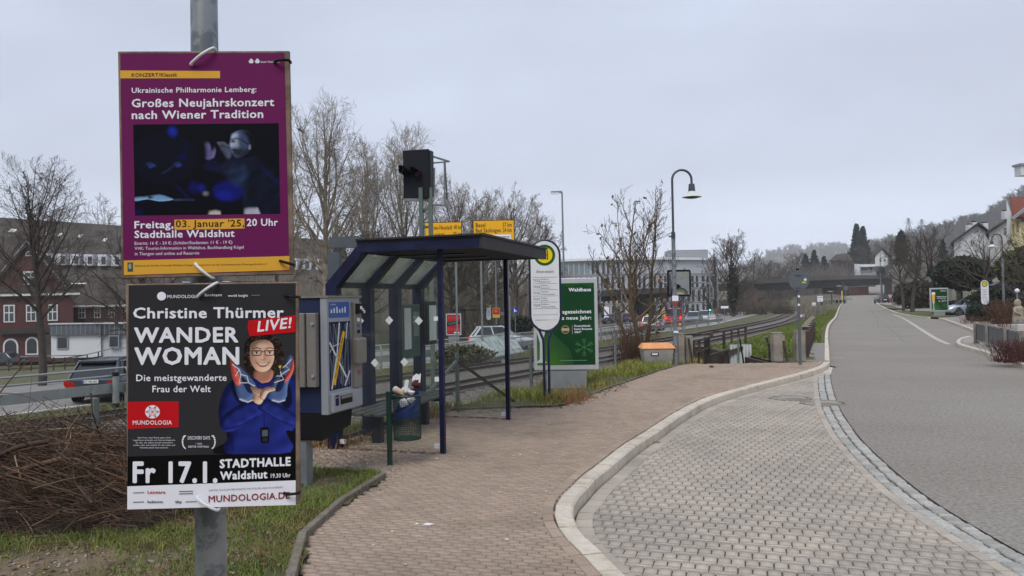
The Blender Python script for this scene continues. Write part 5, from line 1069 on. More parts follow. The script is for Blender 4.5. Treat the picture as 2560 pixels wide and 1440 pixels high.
for a, b, wd in (((1728, 836, D), (1776, 827, DD), .06), ((1776, 827, DD), (1810, 829, DD), .06), ((1810, 829, DD), (1865, 818, DD), .06), ((1735, 855, 20.4), (1780, 841, D), .06), ((1728, 836, D), (1782, 837, D), .06), ((1780, 841, D), (1810, 840, DD), .035), ((1810, 846, DD), (1865, 836, DD), .035), ((1734, 885, 20.3), (1780, 866, D), .045), ((1776, 891, D), (1830, 874, DD), .045)): mb.bar(Q(*a), Q(*b), wd, wd * .8, m_iron2)
mb.build('rail', t, world=True)
for px, py0, py1, d_, wd in ((1721, 846, 905, 19.8, .05), (1732, 850, 908, 20.0, .045), (1748, 850, 905, 20.6, .06), (1765, 842, 905, D, .09), (1772, 844, 890, D, .05), (1810, 829, 872, DD, .07), (1829, 827, 858, DD, .05), (1846, 824, 856, DD, .05), (1864, 819, 858, DD, .06)):
    MB().bar(Q(px, py0, d_), Q(px + (10 if px < 1740 else 0), py1, d_), wd, wd, m_iron2).build('baluster', t, world=True)
t = thing('handrail_post', 'light steel handrail post at the top of the steps', 'handrail', Vector((XD(1847, 19.8), 19.8, -.02)))
mb = MB(); mb.tube([Q(1846, 908, 19.8), Q(1846, 843, 19.8)], .026, m_galv, 8); mb.tube([Q(1847, 842, 19.8), Q(1848, 842, 20.1), Q(1860, 912, 20.8)], .022, m_iron2, 8); mb.build('post', t, world=True)
for px, py, pb, lab in ((1916, 841, 858, 'upper short iron handrail end beside the lone concrete post'), (1922, 856, 912, 'lower iron handrail end beside the lone concrete post')):
    mb = MB(); mb.bar(Q(px, py + 3, 19.9), Q(px + 4, pb, 19.9), .045, .045, m_iron2); mb.bar(Q(px - 6, py + 3, 19.9), Q(px + 3, py, 19.9), .05, .03, m_galv); tag(mb.build('handrail_end'), lab, 'handrail')
# --- round sign seen from behind
sb = G(2000, 912); m_sg = mat('sign_back_grey', srgb(92, 100, 104), .5, .2, var=.06)
t = thing('round_sign', 'back of a round traffic sign on a slim grey pole', 'traffic sign', sb)
pa, pb = Q(2001, 912, sb.y), Q(1994, 676, sb.y); mb = MB(); mb.tube([pa - Vector((0, 0, .1)), pb], .036, m_sg, 12); mb.build('pole', t, world=True, smooth=True)
c = Q(1997, 701, sb.y - .06); mb = MB(); mb.lathe([(.255, -.01), (.258, 0), (.25, .012)], c, m_sg, 36, 'Y'); mb.build('disc', t, world=True)
mb = MB(); mb.tube([pb - Vector((0, 0, .01)), pb + Vector((0, 0, .05))], .04, m_black, 10); mb.build('cap', t, world=True)
mb = MB(); dp_ = c.y - .02
for py in (686, 718): mb.box(Q(1996, py, dp_), (.13, .03, .03), m_sg)
mb.build('clamp', t, world=True)
mb = MB(); mb.box(Q(2010, 706, dp_), (.10, .006, .04), ink('lime', (196, 200, 80))); mb.box(Q(2013, 699, dp_), (.06, .006, .05), m_print_w); mb.build('sticker', t, world=True)
for px, py in ((1997, 741), (1997, 762)): MB().lathe([(.03, -.002), (.03, .0)], Q(px, py, sb.y - .04), m_print_w, 12, 'Y').build('sticker', t, world=True)
# --- glazed roof over the other stairs, between track and road
m_sky = glass('skylight_glass', (.55, .62, .58), .6, .62, (.66, .74, .70)); m_bar = mat('glazing_bar', srgb(150, 162, 152), .5, var=.1)
gp = [Q(*a) for a in ((1195, 845, 40.0), (1276, 830, 45.0), (1308, 880, 43.0), (1230, 894, 38.2), (1163, 888, 39.6))]
t = thing('glass_stair_roof', 'pitched pale glass roof over stairs between the track and guardrail', 'glass roof', Vector((gp[3].x, gp[3].y, -1.6)))
r0, r1, e1, e0, g0_ = gp
mb = MB(); mb.face([r0, r1, e1, e0], m_sky); mb.build('front_glazing', t, world=True)
mb = MB(); mb.face([r0, g0_, e0], m_sky); bk = [r0, r1, r1 + (r1 - e1) * .6 + Vector((0, 2.2, -1.4)), g0_ + Vector((-.2, 1.0, 0))]; mb.face(bk, m_sky); mb.build('gable_glazing', t, world=True)
mb = MB()
for k in range(5): s = k / 4; mb.bar(r0.lerp(r1, s), e0.lerp(e1, s), .06, .05, m_bar)
mb.bar(r0, r1, .07, .07, m_bar); mb.bar(e0, e1, .07, .07, m_bar); mb.bar(r0, g0_, .06, .06, m_bar); mb.build('glazing_bars', t, world=True)
mb = MB(); z = Vector((0, 0, -1)); 
for a, b in ((e0, e1), (g0_, e0)): mb.face([a, b, Vector((b.x, b.y, -1.9)), Vector((a.x, a.y, -1.9))], m_conc)
mb.build('kerb_wall', t, world=True)
# --- guardrail with handrail along the main road
m_gr = mat('guardrail_zinc', srgb(150, 155, 154), .45, .45, var=.14, scale=3)
def guardrail(label, path, post_every, hb=.62, hrails=(1.02, 1.26), bend=True):
    t = thing('guardrail', label, 'guardrail', path[0], group='guardrails along the main road')
    prof = [(0, -.16), (.05, -.13), (.05, -.06), (.01, -.02), (.01, .02), (.05, .06), (.05, .13), (0, .16), (-.006, .15), (-.006, -.15)]
    n = len(prof); vs = []
    for i, p in enumerate(path):
        d = (path[min(i + 1, len(path) - 1)] - path[max(i - 1, 0)]).normalized(); nn = Vector((-d.y, d.x, 0)); vs += [p + nn * x + Vector((0, 0, hb + z)) for x, z in prof]
    mb = MB(); mb.add(vs, [[i * n + k, i * n + (k + 1) % n, (i + 1) * n + (k + 1) % n, (i + 1) * n + k] for i in range(len(path) - 1) for k in range(n)], m_gr); mb.build('beam', t, world=True)
    for hz in hrails: MB().tube([p + Vector((0, 0, hz)) for p in path], .035, m_gr, 8).build('handrail', t, world=True)
    q = resample(path, post_every)
    for p in q:
        mb = MB(); d = gd0; back = Vector((d.y, -d.x, 0)); mb.box((p.x + back.x * .06, p.y + back.y * .06, p.z + .32), (.09, .12, .85), m_gr, rz=math.atan2(d.y, d.x)); 
        if hrails: mb.tube([p + back * .12 + Vector((0, 0, .6)), p + back * .14 + Vector((0, 0, .95)), p + back * .08 + Vector((0, 0, 1.2)), p + Vector((0, 0, hrails[-1]))], .032, m_gr, 6)
        mb.build('post', t, world=True)
    return t
gpath = resample(GRAIL[:5] , 2.0)
gpath = [p + Vector((0, 0, -.02)) for p in gpath]
guardrail('long galvanised guardrail with double handrail between railway and main road', gpath, 4.0)
p = G(290, 1017, -1.5); t = thing('marker_post', 'thick grey steel post with dark foot beside the guardrail', 'post', p)
MB().tube([p, p + Vector((0, 0, 1.05))], .10, m_gr, 12).build('post', t, world=True, smooth=True); MB().tube([p + Vector((0, 0, -.05)), p + Vector((0, 0, .12))], .11, m_black, 12).build('foot', t, world=True); MB().tube([p + Vector((0, 0, 1.0)), p + Vector((0, 0, 1.12))], .105, m_black, 12).build('cap', t, world=True)
# --- cars
m_cglass = mat('car_glass', srgb(30, 34, 38), .08, var=.0, spec=.8); m_tyre = mat('tyre', srgb(24, 24, 25), .8, var=.1); m_rim = mat('alloy_rim', srgb(150, 152, 156), .3, .8, var=.05); m_trim = mat('car_trim', srgb(28, 28, 30), .5, var=.05)
m_tail = mat('tail_lamp', srgb(168, 24, 22), .2, var=.05, coat=.5); m_tail_on = mat('tail_lamp_lit', srgb(200, 30, 24), .2, emit=(1, .05, .03), estr=.8, var=0); m_head = mat('head_lamp', srgb(210, 214, 220), .15, var=.03); m_plate = mat('number_plate', srgb(222, 222, 216), .5, var=.03)
def paint(n, c, metal=.3): return mat('paint_' + n, srgb(*c), .28, metal, var=.04, scale=2, coat=.6)
def car(label, cat, pos, heading, pnt, kind='hatch', L_=4.3, W_=1.8, H_=1.48, lit=False, plate=None, name='parked_car', group=None, simple=False):
    """local +X is forward; body lofted along X"""
    t = thing(name, label, cat, pos, heading, group=group); hw = W_ / 2; h = L_ / 2; wb = L_ * .30; zb = H_ * .60
    if kind == 'van': st = [(-h, .42, .95, H_ * .6), (-h + .04, .32, zb + .05, 0), (-h + .3, .22, zb + .05, 0), (h - .95, .2, zb + .02, 0), (h - .5, .22, zb - .16, 0), (h - .08, .28, zb - .36, 0), (h, .36, .62, 0)]
    elif kind == 'sedan': st = [(-h, .42, .85, 0), (-h + .06, .32, zb + .02, 0), (-h + .4, .22, zb + .04, 0), (-.2, .2, zb + .02, 0), (h - 1.3, .2, zb - .0, 0), (h - .5, .22, zb - .14, 0), (h - .08, .28, zb - .3, 0), (h, .36, .55, 0)]
    else: st = [(-h, .42, .82, 0), (-h + .07, .30, zb + .0, 0), (-h + .4, .22, zb + .05, 0), (-.2, .2, zb + .02, 0), (h - 1.25, .2, zb - .0, 0), (h - .5, .22, zb - .13, 0), (h - .1, .28, zb - .28, 0), (h, .36, .56, 0)]
    mb = MB(); vs = []; n = 10
    for x, z0, z1, _ in st:
        e = min(1, (h - abs(x)) / .5); ww = hw * (.86 + .14 * math.sqrt(max(e, 0))); zm = z0 + (z1 - z0) * .45
        ring = [(ww * .86, z0), (ww * .98, z0 + .08), (ww, zm), (ww * .985, z0 + (z1 - z0) * .8), (ww * .93, z1)]
        vs += [(x, y, z) for y, z in ring] + [(x, -y, z) for y, z in ring[::-1]]
    mb.add(vs, [[i * n + k, i * n + (k + 1) % n, (i + 1) * n + (k + 1) % n, (i + 1) * n + k] for i in range(len(st) - 1) for k in range(n)] + [list(range(n))[::-1], [(len(st) - 1) * n + k for k in range(n)]], pnt); mb.build('body', t, smooth=True)
    # greenhouse: belt line and roof line
    if kind == 'van': bel = [(-h + .02, -h + .12), (h - 1.0, h - 1.75)]
    elif kind == 'sedan': bel = [(-h + .75, -h + 1.35), (h - 1.35, h - 2.05)]
    elif kind == 'estate': bel = [(-h + .12, -h + .62), (h - 1.35, h - 2.15)]
    else: bel = [(-h + .10, -h + .45), (h - 1.2, h - 1.95)]
    (xb0, xr0), (xb1, xr1) = bel; wb_, wr = hw * .92, hw * .74; zr_ = H_; zt = zr_ - .06
    mb = MB(); base = [(xb0, wb_ * .9), (xb0 + .25, wb_), (xb1 - .3, wb_), (xb1, wb_ * .82)]; roof = [(xr0, wr * .92), (xr0 + .2, wr), (xr1 - .2, wr), (xr1, wr * .9)]
    A = [(x, y, zb) for x, y in base] + [(x, -y, zb) for x, y in base[::-1]]; Bq = [(x, y, zt) for x, y in roof] + [(x, -y, zt) for x, y in roof[::-1]]
    mb.add(A + Bq, [[k, (k + 1) % 8, 8 + (k + 1) % 8, 8 + k] for k in range(8)], m_cglass); mb.build('windows', t)
    mb = MB(); Cq = [(x * 1.0 + (.0), y * 1.03, zt) for x, y, z in Bq]; Dq = [(xm + (x - xm) * .93, y * .84, zr_) for x, y, z in Bq for xm in ((xr0 + xr1) / 2,)]
    mb.add(Cq + Dq, [[k, (k + 1) % 8, 8 + (k + 1) % 8, 8 + k] for k in range(8)] + [list(range(8, 16)), list(range(8))[::-1]], pnt); mb.build('roof', t, smooth=True)
    mb = MB()
    for s in (1, -1):
        for (xa, ya), (xc, yc), wd in ((base[0], roof[0], .10), (base[1], roof[1], .12), (base[3], roof[3], .07), (((xb0 + xb1) / 2 + .1, wb_), ((xr0 + xr1) / 2 + .05, wr), .07)): mb.bar((xa, s * ya, zb - .02), (xc, s * (yc + .01), zt + .02), wd, .035, pnt, (0, s, .3))
    mb.build('pillars', t)
    if kind == 'estate': mb = MB(); mb.prism([(xr0 - .16, wr * .86), (xr0 + .15, wr * .96), (xr0 + .15, -wr * .96), (xr0 - .16, -wr * .86)], (0, 0, zr_ - .05), (1, 0, 0), (0, 1, 0), (0, 0, .035), pnt); mb.prism([(xr0 - .155, wr * .84), (xr0 + .1, wr * .9), (xr0 + .1, -wr * .9), (xr0 - .155, -wr * .84)], (0, 0, zr_ - .09), (1, 0, 0), (0, 1, 0), (0, 0, .037), m_trim); mb.build('spoiler', t); MB().lathe([(.06, 0), (.04, .05), (.0, .06)], (xr0 + .35, 0, zr_ - .02), pnt, 10).build('antenna', t)
    if not simple or kind == 'estate':
        for s in (1, -1): MB().bar((xr0 + .2, s * wr * .86, zr_ + .03), (xr1 - .3, s * wr * .86, zr_ + .03), .03, .03, m_trim).build('roof_rail', t)
    for s in (1, -1):
        mb = MB(); tl = m_tail_on if lit else m_tail
        mb.prism([(hw * .52, zb - .26), (hw * .86, zb - .30), (hw * .95, zb - .16), (hw * .92, zb - .06), (hw * .62, zb - .10)] if kind == 'estate' else [(hw * .68, zb - .40), (hw * .93, zb - .40), (hw * .95, zb - .06), (hw * .72, zb - .06)], (-h - .012 + (.0 if kind != 'estate' else .01), 0, 0), (0, s, 0), (0, 0, 1), (.14, 0, 0), tl); mb.build('tail_lamp', t)
        mb = MB(); mb.prism([(hw * .55, .58), (hw * .9, .62), (hw * .92, .75), (hw * .6, .73)], (h - .16, 0, 0), (0, s, 0), (0, 0, 1), (.13, 0, 0), m_head); mb.build('head_lamp', t)
        mb = MB(); mb.box((xb1 - .25, s * (hw + .08), zb + .05), (.12, .16, .12), pnt if kind != 'van' else m_trim); mb.build('mirror', t, bevel=.03)
        for x in (-wb, wb):
            wl = MB(); wl.lathe([(.24, -.10), (.31, -.10), (.325, -.06), (.325, .06), (.31, .10), (.24, .10)], (x, s * (hw - .10), .325), m_tyre, 20, 'Y'); wo_ = wl.build('wheel', t, smooth=True)
            rm = MB(); rm.lathe([(.235, -.08), (.22, .085 * s), (.10, .06 * s)], (x, s * (hw - .10), .325), m_trim, 20, 'Y')
            for q in range(5):
                a = q * 1.257; rm.bar((x, s * (hw + .0), .325), (x + .22 * math.cos(a), s * (hw - .0), .325 + .22 * math.sin(a)), .05, .03, m_rim, (0, 1, 0))
            rm.lathe([(.235, -.01), (.235, .01), (.215, .01), (.215, -.01)], (x, s * (hw - .005), .325), m_rim, 20, 'Y'); rm.build('rim', wo_)
            ar = MB(); ar.lathe([(.38, -.02), (.38, .02)], (x, s * (hw - .03), .34), m_trim, 20, 'Y'); ar.build('wheel_arch', t)
    mb = MB(); mb.box((-h - .012, 0, .78 if kind == 'estate' else .62), (.02, .52, .11), m_plate)
    if plate: letters(mb, plate, -.22, .22, -.035, .07, m_black, lambda a, b: (-h - .024, -a, .78 + b), .01); mb.box((-h - .022, .235, .78), (.006, .04, .11), ink('plate_blue', (30, 60, 150)))
    mb.build('number_plate', t)
    mb = MB(); mb.box((-h + .02, 0, .34), (.1, W_ * .8, .16), m_trim); mb.build('bumper', t, bevel=.03)
    return t
hd = math.atan2(gd0.y, gd0.x)
cg = 'cars on the main road and nearby'
cp = G(258, 1003, -1.53); cpos = cp + Vector((-.12, 1.40, 0))
car('silver grey estate car driving away behind the guardrail at the left', 'car', cpos, R(95), paint('silver', (74, 79, 88), .4), 'estate', 4.65, 1.84, 1.46, False, 'WT MR 606', 'estate_car', cg)
def carat(label, px, D, hd_, pnt, kind, dz=0, name='parked_car', cat='car', **k):
    x = XD(px, D); return car(label, cat, Vector((x, D, (gz(x, D) + .025) if dz is None else dz)), hd_, pnt, kind, name=name, group=k.pop('group', cg), simple=True, **k)
carat('pale silver estate car passing behind the pitched glass roof', 1255, 49, R(-2), paint('light', (188, 192, 196), .3), 'estate', -1.53, 'estate_car', lit=True, H_=1.6, L_=4.4)
carat('dark blue car parked at the far left before the brick building', 8, 78, R(178), paint('darkblue', (34, 38, 48)), 'sedan', -4.3)
carat('white car waiting left of the red van behind the bare bush', 1632, 74, R(70), paint('white', (205, 208, 212), .1), 'hatch', -1.53, lit=True, name='waiting_car')
carat('red van waiting in the queue behind the lamp pole', 1687, 84, R(72), paint('red', (168, 34, 40), .1), 'van', -1.53, name='red_van', cat='van', L_=4.9, W_=1.95, H_=2.05, lit=True)
carat('silver grey car facing the camera, right of the red van', 1733, 92, R(-112), paint('mid', (110, 116, 124)), 'sedan', -1.53, name='waiting_car')
carat('white car facing the camera at the right end of the queue', 1762, 98, R(-112), paint('white', (205, 208, 212), .1), 'hatch', -1.53, name='waiting_car')
carat('dark blue car on the crossing behind the bare bush', 1540, 100, R(8), paint('navy', (44, 50, 84)), 'hatch', -1.8, name='waiting_car')
carat('dull red car on the crossing right of the dark blue one', 1580, 104, R(8), paint('dullred', (120, 66, 60)), 'hatch', -1.8, name='waiting_car')
carat('yellow orange van behind the far bus stop sign', 1222, 88, R(5), paint('yellow', (226, 150, 44), .0), 'van', -2.2, name='yellow_van', cat='van', L_=5.4, W_=2.0, H_=2.3)
x = XD(2204, 126); car('small dark car driving away down the street towards the bridge', 'car', Vector((x, 126, zr(126) + .02)), R(78), paint('black', (30, 32, 40)), 'hatch', 4.1, 1.75, 1.5, False, None, 'small_car', cg, True)
# ================================================================ TREES
m_bark = mat('bark_dark', srgb(70, 63, 56), .95, var=.3, scale=5); m_twd = mat('twig_dark', srgb(80, 71, 62), .95, var=.2, scale=1)
m_barkp = mat('bark_plane', srgb(134, 122, 106), .9, var=.3, scale=3, col2=srgb(92, 82, 68), c2scale=2); m_twp = mat('twig_brown', srgb(136, 127, 114), .95, var=.2, scale=1)
m_dry = mat('dry_leaf', srgb(104, 80, 56), .9, var=.2)
def bare_tree(label, base, H, spread, seed, tr=.2, clear=.25, n1=16, n2=9, n3=6, n4=4, minr=.006, trunk_m=None, twig_m=None, leaves=0, up=.35, group=None, name='bare_tree', stems=1, fork=None):
    r = np.random.RandomState(seed); T0, T1, A0, A1 = [], [], [], []; W0, W1, B0, B1 = [], [], [], []
    trunk_m, twig_m = trunk_m or m_bark, twig_m or m_twd; tips = []
    def path(p, d, l, r0, r1, k, wob, upv, big):
        pts = [p]; rs = [r0]
        for i in range(k):
            d = d + r.normal(0, wob, 3) + np.array([0, 0, upv]) / k; d /= np.linalg.norm(d); q = pts[-1] + d * l / k; pts.append(q); rs.append(r0 + (r1 - r0) * (i + 1) / k)
        for i in range(k):
            if big: T0.append(pts[i]); T1.append(pts[i + 1]); A0.append(rs[i]); A1.append(rs[i + 1])
            else: W0.append(pts[i]); W1.append(pts[i + 1]); B0.append(rs[i]); B1.append(rs[i + 1])
        return np.array(pts), rs
    def child(pts, rs, nch, lev, l, lo):
        k = len(pts) - 1
        for c in range(nch):
            s = lo + (1 - lo) * (c + r.uniform(.1, .9)) / nch; i = min(int(s * k), k - 1); u = s * k - i; p = pts[i] * (1 - u) + pts[i + 1] * u; d = pts[i + 1] - pts[i]; d /= np.linalg.norm(d) + 1e-9
            n = np.cross(d, r.normal(0, 1, 3)); n /= np.linalg.norm(n) + 1e-9; a = r.uniform(.5, .95); dd = d * math.cos(a) + n * math.sin(a)
            ll = l * (1.15 - .65 * s) * r.uniform(.6, 1.2); rr = max(minr, (rs[i] * .55)); 
            cp_, cr_ = path(p, dd, ll, rr, max(minr * .7, rr * .35), 4 if lev < 3 else 3 if lev == 3 else 2, .16, up * .8, False)
            if lev == 2: child(cp_, cr_, n3, 3, ll * .62, .15)
            elif lev == 3: child(cp_, cr_, n4, 4, ll * .6, .1)
            else: tips.append(cp_[-1])
    for st in range(stems):
        d0 = np.array([0, 0, 1.0]); b = np.zeros(3); Hs = H
        if stems > 1:
            a = st * 2 * math.pi / stems + r.uniform(-.5, .5); d0 = np.array([math.cos(a) * .28, math.sin(a) * .28, 1.0]); b = np.array([math.cos(a), math.sin(a), 0]) * tr * .6; Hs = H * r.uniform(.7, 1.0)
        pts, rs = path(b, d0 / np.linalg.norm(d0), Hs * .92, tr / (stems ** .4), minr * 2, 12, .035 if stems == 1 else .06, .5 if stems > 1 else .2, True)
        k = len(pts) - 1; m = max(4, n1 // stems)
        cz = clear * Hs + (Hs * 1.0 - clear * Hs) * .42; vz = Hs - cz
        for c in range(m):
            t_ = (c + r.uniform(.1, .9)) / m; s = clear + (.72 - clear) * t_; i = min(int(s * k), k - 1); u = s * k - i; p = pts[i] * (1 - u) + pts[i + 1] * u
            a = c * 2.4 + r.uniform(-.4, .4); th = -.25 + 1.6 * t_ ** .9 + r.uniform(-.12, .12); e = np.array([spread * math.cos(th) * math.cos(a), spread * math.cos(th) * math.sin(a), cz + vz * math.sin(th) * .96]) * np.array([r.uniform(.8, 1.05)] * 2 + [1]); d = e - p; ll = np.linalg.norm(d); d /= ll
            dd = d - np.array([0, 0, .30]); rr = max(minr * 2, min(rs[i] * .6, tr * .45 * (1 - .6 * t_)))
            cp_, cr_ = path(p, dd / np.linalg.norm(dd), ll * 1.02, rr, minr * 1.4, 8, .09, .62, True); child(cp_, cr_, n2, 2, ll * .45, .15)
        child(pts[-4:], rs[-4:], n2, 2, spread * .35, .1)
    t = thing(name, label, 'tree' if 'bush' not in name else 'bush', base, group=group)
    V, Fq = segs(T0, T1, A0, A1, 6); npmesh('trunk', V, Fq, [trunk_m], parent=t, smooth=True); V, Fq = segs(W0, W1, B0, B1, 3); npmesh('crown', V, Fq, [twig_m], parent=t)
    if leaves:
        tp = np.array(tips)[r.choice(len(tips), min(leaves, len(tips)), replace=False)]; nL = len(tp); q = np.array([[-.5, -.3, 0], [.5, -.3, 0], [.5, .3, 0], [-.5, .3, 0]]) * .09; V = []
        for p in tp:
            M = np.array(Matrix.Rotation(r.uniform(0, 6), 3, Vector(r.normal(0, 1, 3)))); V.append(q @ M.T * r.uniform(.6, 1.3) + p + [0, 0, -.03])
        npmesh('dry_leaves', np.concatenate(V), np.arange(nL * 4).reshape(-1, 4), [m_dry], parent=t)
    return t
def hz(px, py, D): return CAMH + ray(px, py).z * D
def tree_at(label, px, D, ytop, wpx, seed, **k):
    x = XD(px, D); z = k.pop('z', None); z = gz(x, D) if z is None else z; H_ = hz(px, ytop, D) - z; sp_ = wpx / 2 / F * D
    return bare_tree(label, Vector((x, D, z - .05)), H_, sp_ * 1.0, seed, minr=k.pop('minr', D * .00017), **k)
gp_ = 'bare trees beyond the main road'
tree_at('bare tree with a few dry leaves at the far left before the brick building', 104, 31.5, 388, 210, 11, tr=.17, clear=.30, n1=20, leaves=160, group=gp_)
tree_at('low spreading bare tree half hidden behind the posters', 345, 37, 560, 330, 12, tr=.2, clear=.22, n1=16, up=.15, group=gp_)
tree_at('pale bare tree rising behind the long dark roof', 245, 150, 500, 150, 13, tr=.3, clear=.3, n1=12, n4=2, trunk_m=m_barkp, twig_m=m_barkp, group=gp_)
tree_at('tallest bare plane tree right of the posters, a bird in its crown', 812, 47, 236, 235, 14, tr=.30, clear=.26, n1=24, n2=8, trunk_m=m_barkp, twig_m=m_twp, group=gp_)
tree_at('bare tree half hidden by the right edge of the concert poster', 700, 52, 330, 210, 15, tr=.28, clear=.3, n1=18, trunk_m=m_barkp, twig_m=m_twp, group=gp_)
tree_at('bare tree just left of the railway signal screen', 930, 58, 345, 190, 16, tr=.26, clear=.25, n1=20, trunk_m=m_barkp, twig_m=m_twp, group=gp_)
tree_at('bare tree directly behind the railway signal mast', 1015, 62, 318, 200, 17, tr=.26, clear=.25, n1=20, trunk_m=m_barkp, twig_m=m_twp, group=gp_)
tree_at('bare tree above the left yellow direction sign', 1125, 66, 440, 180, 18, tr=.25, clear=.25, n1=18, trunk_m=m_barkp, twig_m=m_twp, group=gp_)
tree_at('bare tree between the two yellow direction signs', 1195, 72, 470, 180, 19, tr=.25, clear=.25, n1=18, trunk_m=m_barkp, twig_m=m_twp, group=gp_)
tree_at('thick bare tree behind the far corner post of the shelter', 1292, 70, 478, 200, 20, tr=.34, clear=.27, n1=20, trunk_m=m_bark, twig_m=m_twp, group=gp_)
tree_at('low bare tree seen through the shelter above the red advert', 1130, 64, 600, 170, 21, tr=.18, clear=.3, n1=14, group=gp_)
tree_at('bare tree seen through the shelter beside the far stop sign', 1205, 66, 590, 150, 22, tr=.18, clear=.3, n1=14, trunk_m=m_barkp, group=gp_)
tree_at('bare tree seen through the left back panes of the shelter', 905, 60, 560, 220, 23, tr=.22, clear=.25, n1=16, group=gp_)
tree_at('small bare tree behind the far end of the shelter roof', 1345, 84, 540, 110, 24, tr=.2, clear=.2, n1=14, group=gp_)
# several-stemmed shrub tree behind the grit bin
m_reds = mat('shoot_brown', srgb(92, 70, 60), .9, var=.25); m_bst = mat('bark_olive', srgb(104, 88, 66), .9, var=.3, scale=4)
tree_at('bare many stemmed tree with few leaves between advert and gooseneck lamp', 1592, 20.6, 448, 250, 31, z=-.3, tr=.13, clear=.30, n1=26, n2=6, n3=4, n4=2, stems=4, leaves=110, up=.9, trunk_m=m_bst, twig_m=m_twd, minr=.0045, name='shrub_tree', group=gp_)
t = thing('bare_bush', 'dense bare brown bush of upright shoots at the foot of the shrub tree', 'bush', Vector((XD(1580, 20.3), 20.3, -.15)))
r = np.random.RandomState(3); P0, P1, A0, A1 = [], [], [], []
for i in range(420):
    a, rr = r.uniform(0, 6.28), r.uniform(0, .5); p = np.array([rr * math.cos(a) * 1.1, rr * math.sin(a), 0]); d = np.array([math.cos(a) * .28 * rr * 2, math.sin(a) * .2, 1.0]) + r.normal(0, .16, 3); l = r.uniform(.5, 1.65) * (1 - .3 * rr)
    for k in range(4):
        q = p + d / np.linalg.norm(d) * l / 4; P0.append(p); P1.append(q); A0.append(.008 - .0015 * k); A1.append(.0065 - .0015 * k); p = q; d = d + r.normal(0, .12, 3)
V, Fq = segs(P0, P1, A0, A1, 3); npmesh('shoots', V, Fq, [m_reds], parent=t)
# right side trees
gr_ = 'bare street trees on the right'
tree_at('slim bare street tree at the far end of the grass island', 2258, 76, 590, 90, 41, tr=.16, clear=.32, n1=13, n2=6, n3=5, n4=3, minr=0.0114, group=gr_)
tree_at('bare street tree on the grass island left of the far green advert', 2280, 68, 572, 110, 42, tr=.2, clear=.30, n1=13, n2=6, n3=5, n4=3, minr=0.0102, group=gr_)
tree_at('tall bare street tree right behind the far green advert', 2337, 60, 552, 150, 43, tr=.22, clear=.30, n1=13, n2=6, n3=5, n4=3, minr=0.0090, group=gr_)
tree_at('broad bare tree behind the far bus stop sign in front of the gable house', 2466, 55, 580, 220, 44, tr=.2, clear=.3, n1=13, n2=6, n3=5, n4=3, minr=0.0069, up=.25, group=gr_)
tree_at('bare tree reaching in from the right edge behind the lamp', 2580, 42, 560, 180, 45, tr=.2, clear=.2, n1=13, n2=6, n3=5, n4=3, minr=0.0063, group=gr_)
gb_ = 'bare trees around the bridges'
tree_at('ivy clad bare tree at the right end of the white office building', 1832, 118, 578, 110, 51, tr=.35, clear=.25, n1=16, n4=2, group=gb_)
for k, (px, D, yt, wd, lab) in enumerate(((1790, 125, 620, 90, 'bare tree in front of the right end of the white building'), (1885, 240, 628, 110, 'bushy bare tree left of the round sign above the bridge'), (1920, 250, 650, 90, 'low bare tree behind the left part of the bridge'), (1700, 105, 720, 70, 'small bare tree behind the red van'), (1765, 115, 700, 80, 'small bare tree between the cars and the bridge pier'), (1838, 130, 725, 60, 'scrubby bare tree below the left end of the bridge'), (1940, 250, 690, 90, 'scrubby bare tree in the gap under the bridge'), (1990, 260, 628, 110, 'bare tree behind the bridge left of the dark conifers'), (2170, 280, 612, 110, 'round bare tree between tall conifer and white house'), (2205, 300, 600, 120, 'hazy bare tree right of the tall conifer'), (1870, 196, 690, 60, 'thin bare tree beside the left bridge abutment'), (2098, 272, 640, 80, 'bare tree in front of the hip roofed house'), (2062, 274, 652, 80, 'bare tree between the small conifer and hip roofed house'), (2125, 270, 650, 70, 'bare tree at the right corner of the hip roofed house'), (1950, 262, 655, 110, 'wide bare tree behind the bridge left of the round sign'))): tree_at(lab, px, D, yt, wd, 60 + k, tr=.25, clear=.15, n1=14, n2=6, n3=4, n4=2, group=gb_)
# evergreens
m_ev = mat('evergreen', srgb(44, 54, 42), .9, var=.45, scale=1.2); m_ev2 = mat('evergreen_blue', srgb(40, 56, 54), .9, var=.4, scale=.8); m_evb = mat('evergreen_brown', srgb(74, 70, 44), .9, var=.4, scale=1.5); m_ivy = mat('ivy', srgb(40, 48, 34), .8, var=.4, scale=2)
def leafy(parent, name, pts, size, m, seed=1, loc=None, **k):
    r = np.random.RandomState(seed); P = np.asarray(pts); n = len(P); q = np.array([[-1, -.45, 0], [1, -.45, 0], [1, .45, 0], [-1, .45, 0]]) * .5
    a = r.normal(0, 1, (n, 3)); a /= np.linalg.norm(a, axis=1, keepdims=True); b = np.cross(a, r.normal(0, 1, (n, 3))); b /= np.linalg.norm(b, axis=1, keepdims=True); s = size * r.uniform(.5, 1.4, n)
    V = P[:, None, :] + (a[:, None, :] * q[None, :, 0:1] + b[:, None, :] * q[None, :, 1:2]) * s[:, None, None]
    return npmesh(name, V.reshape(-1, 3), np.arange(n * 4).reshape(-1, 4), [m], parent=parent, loc=loc)
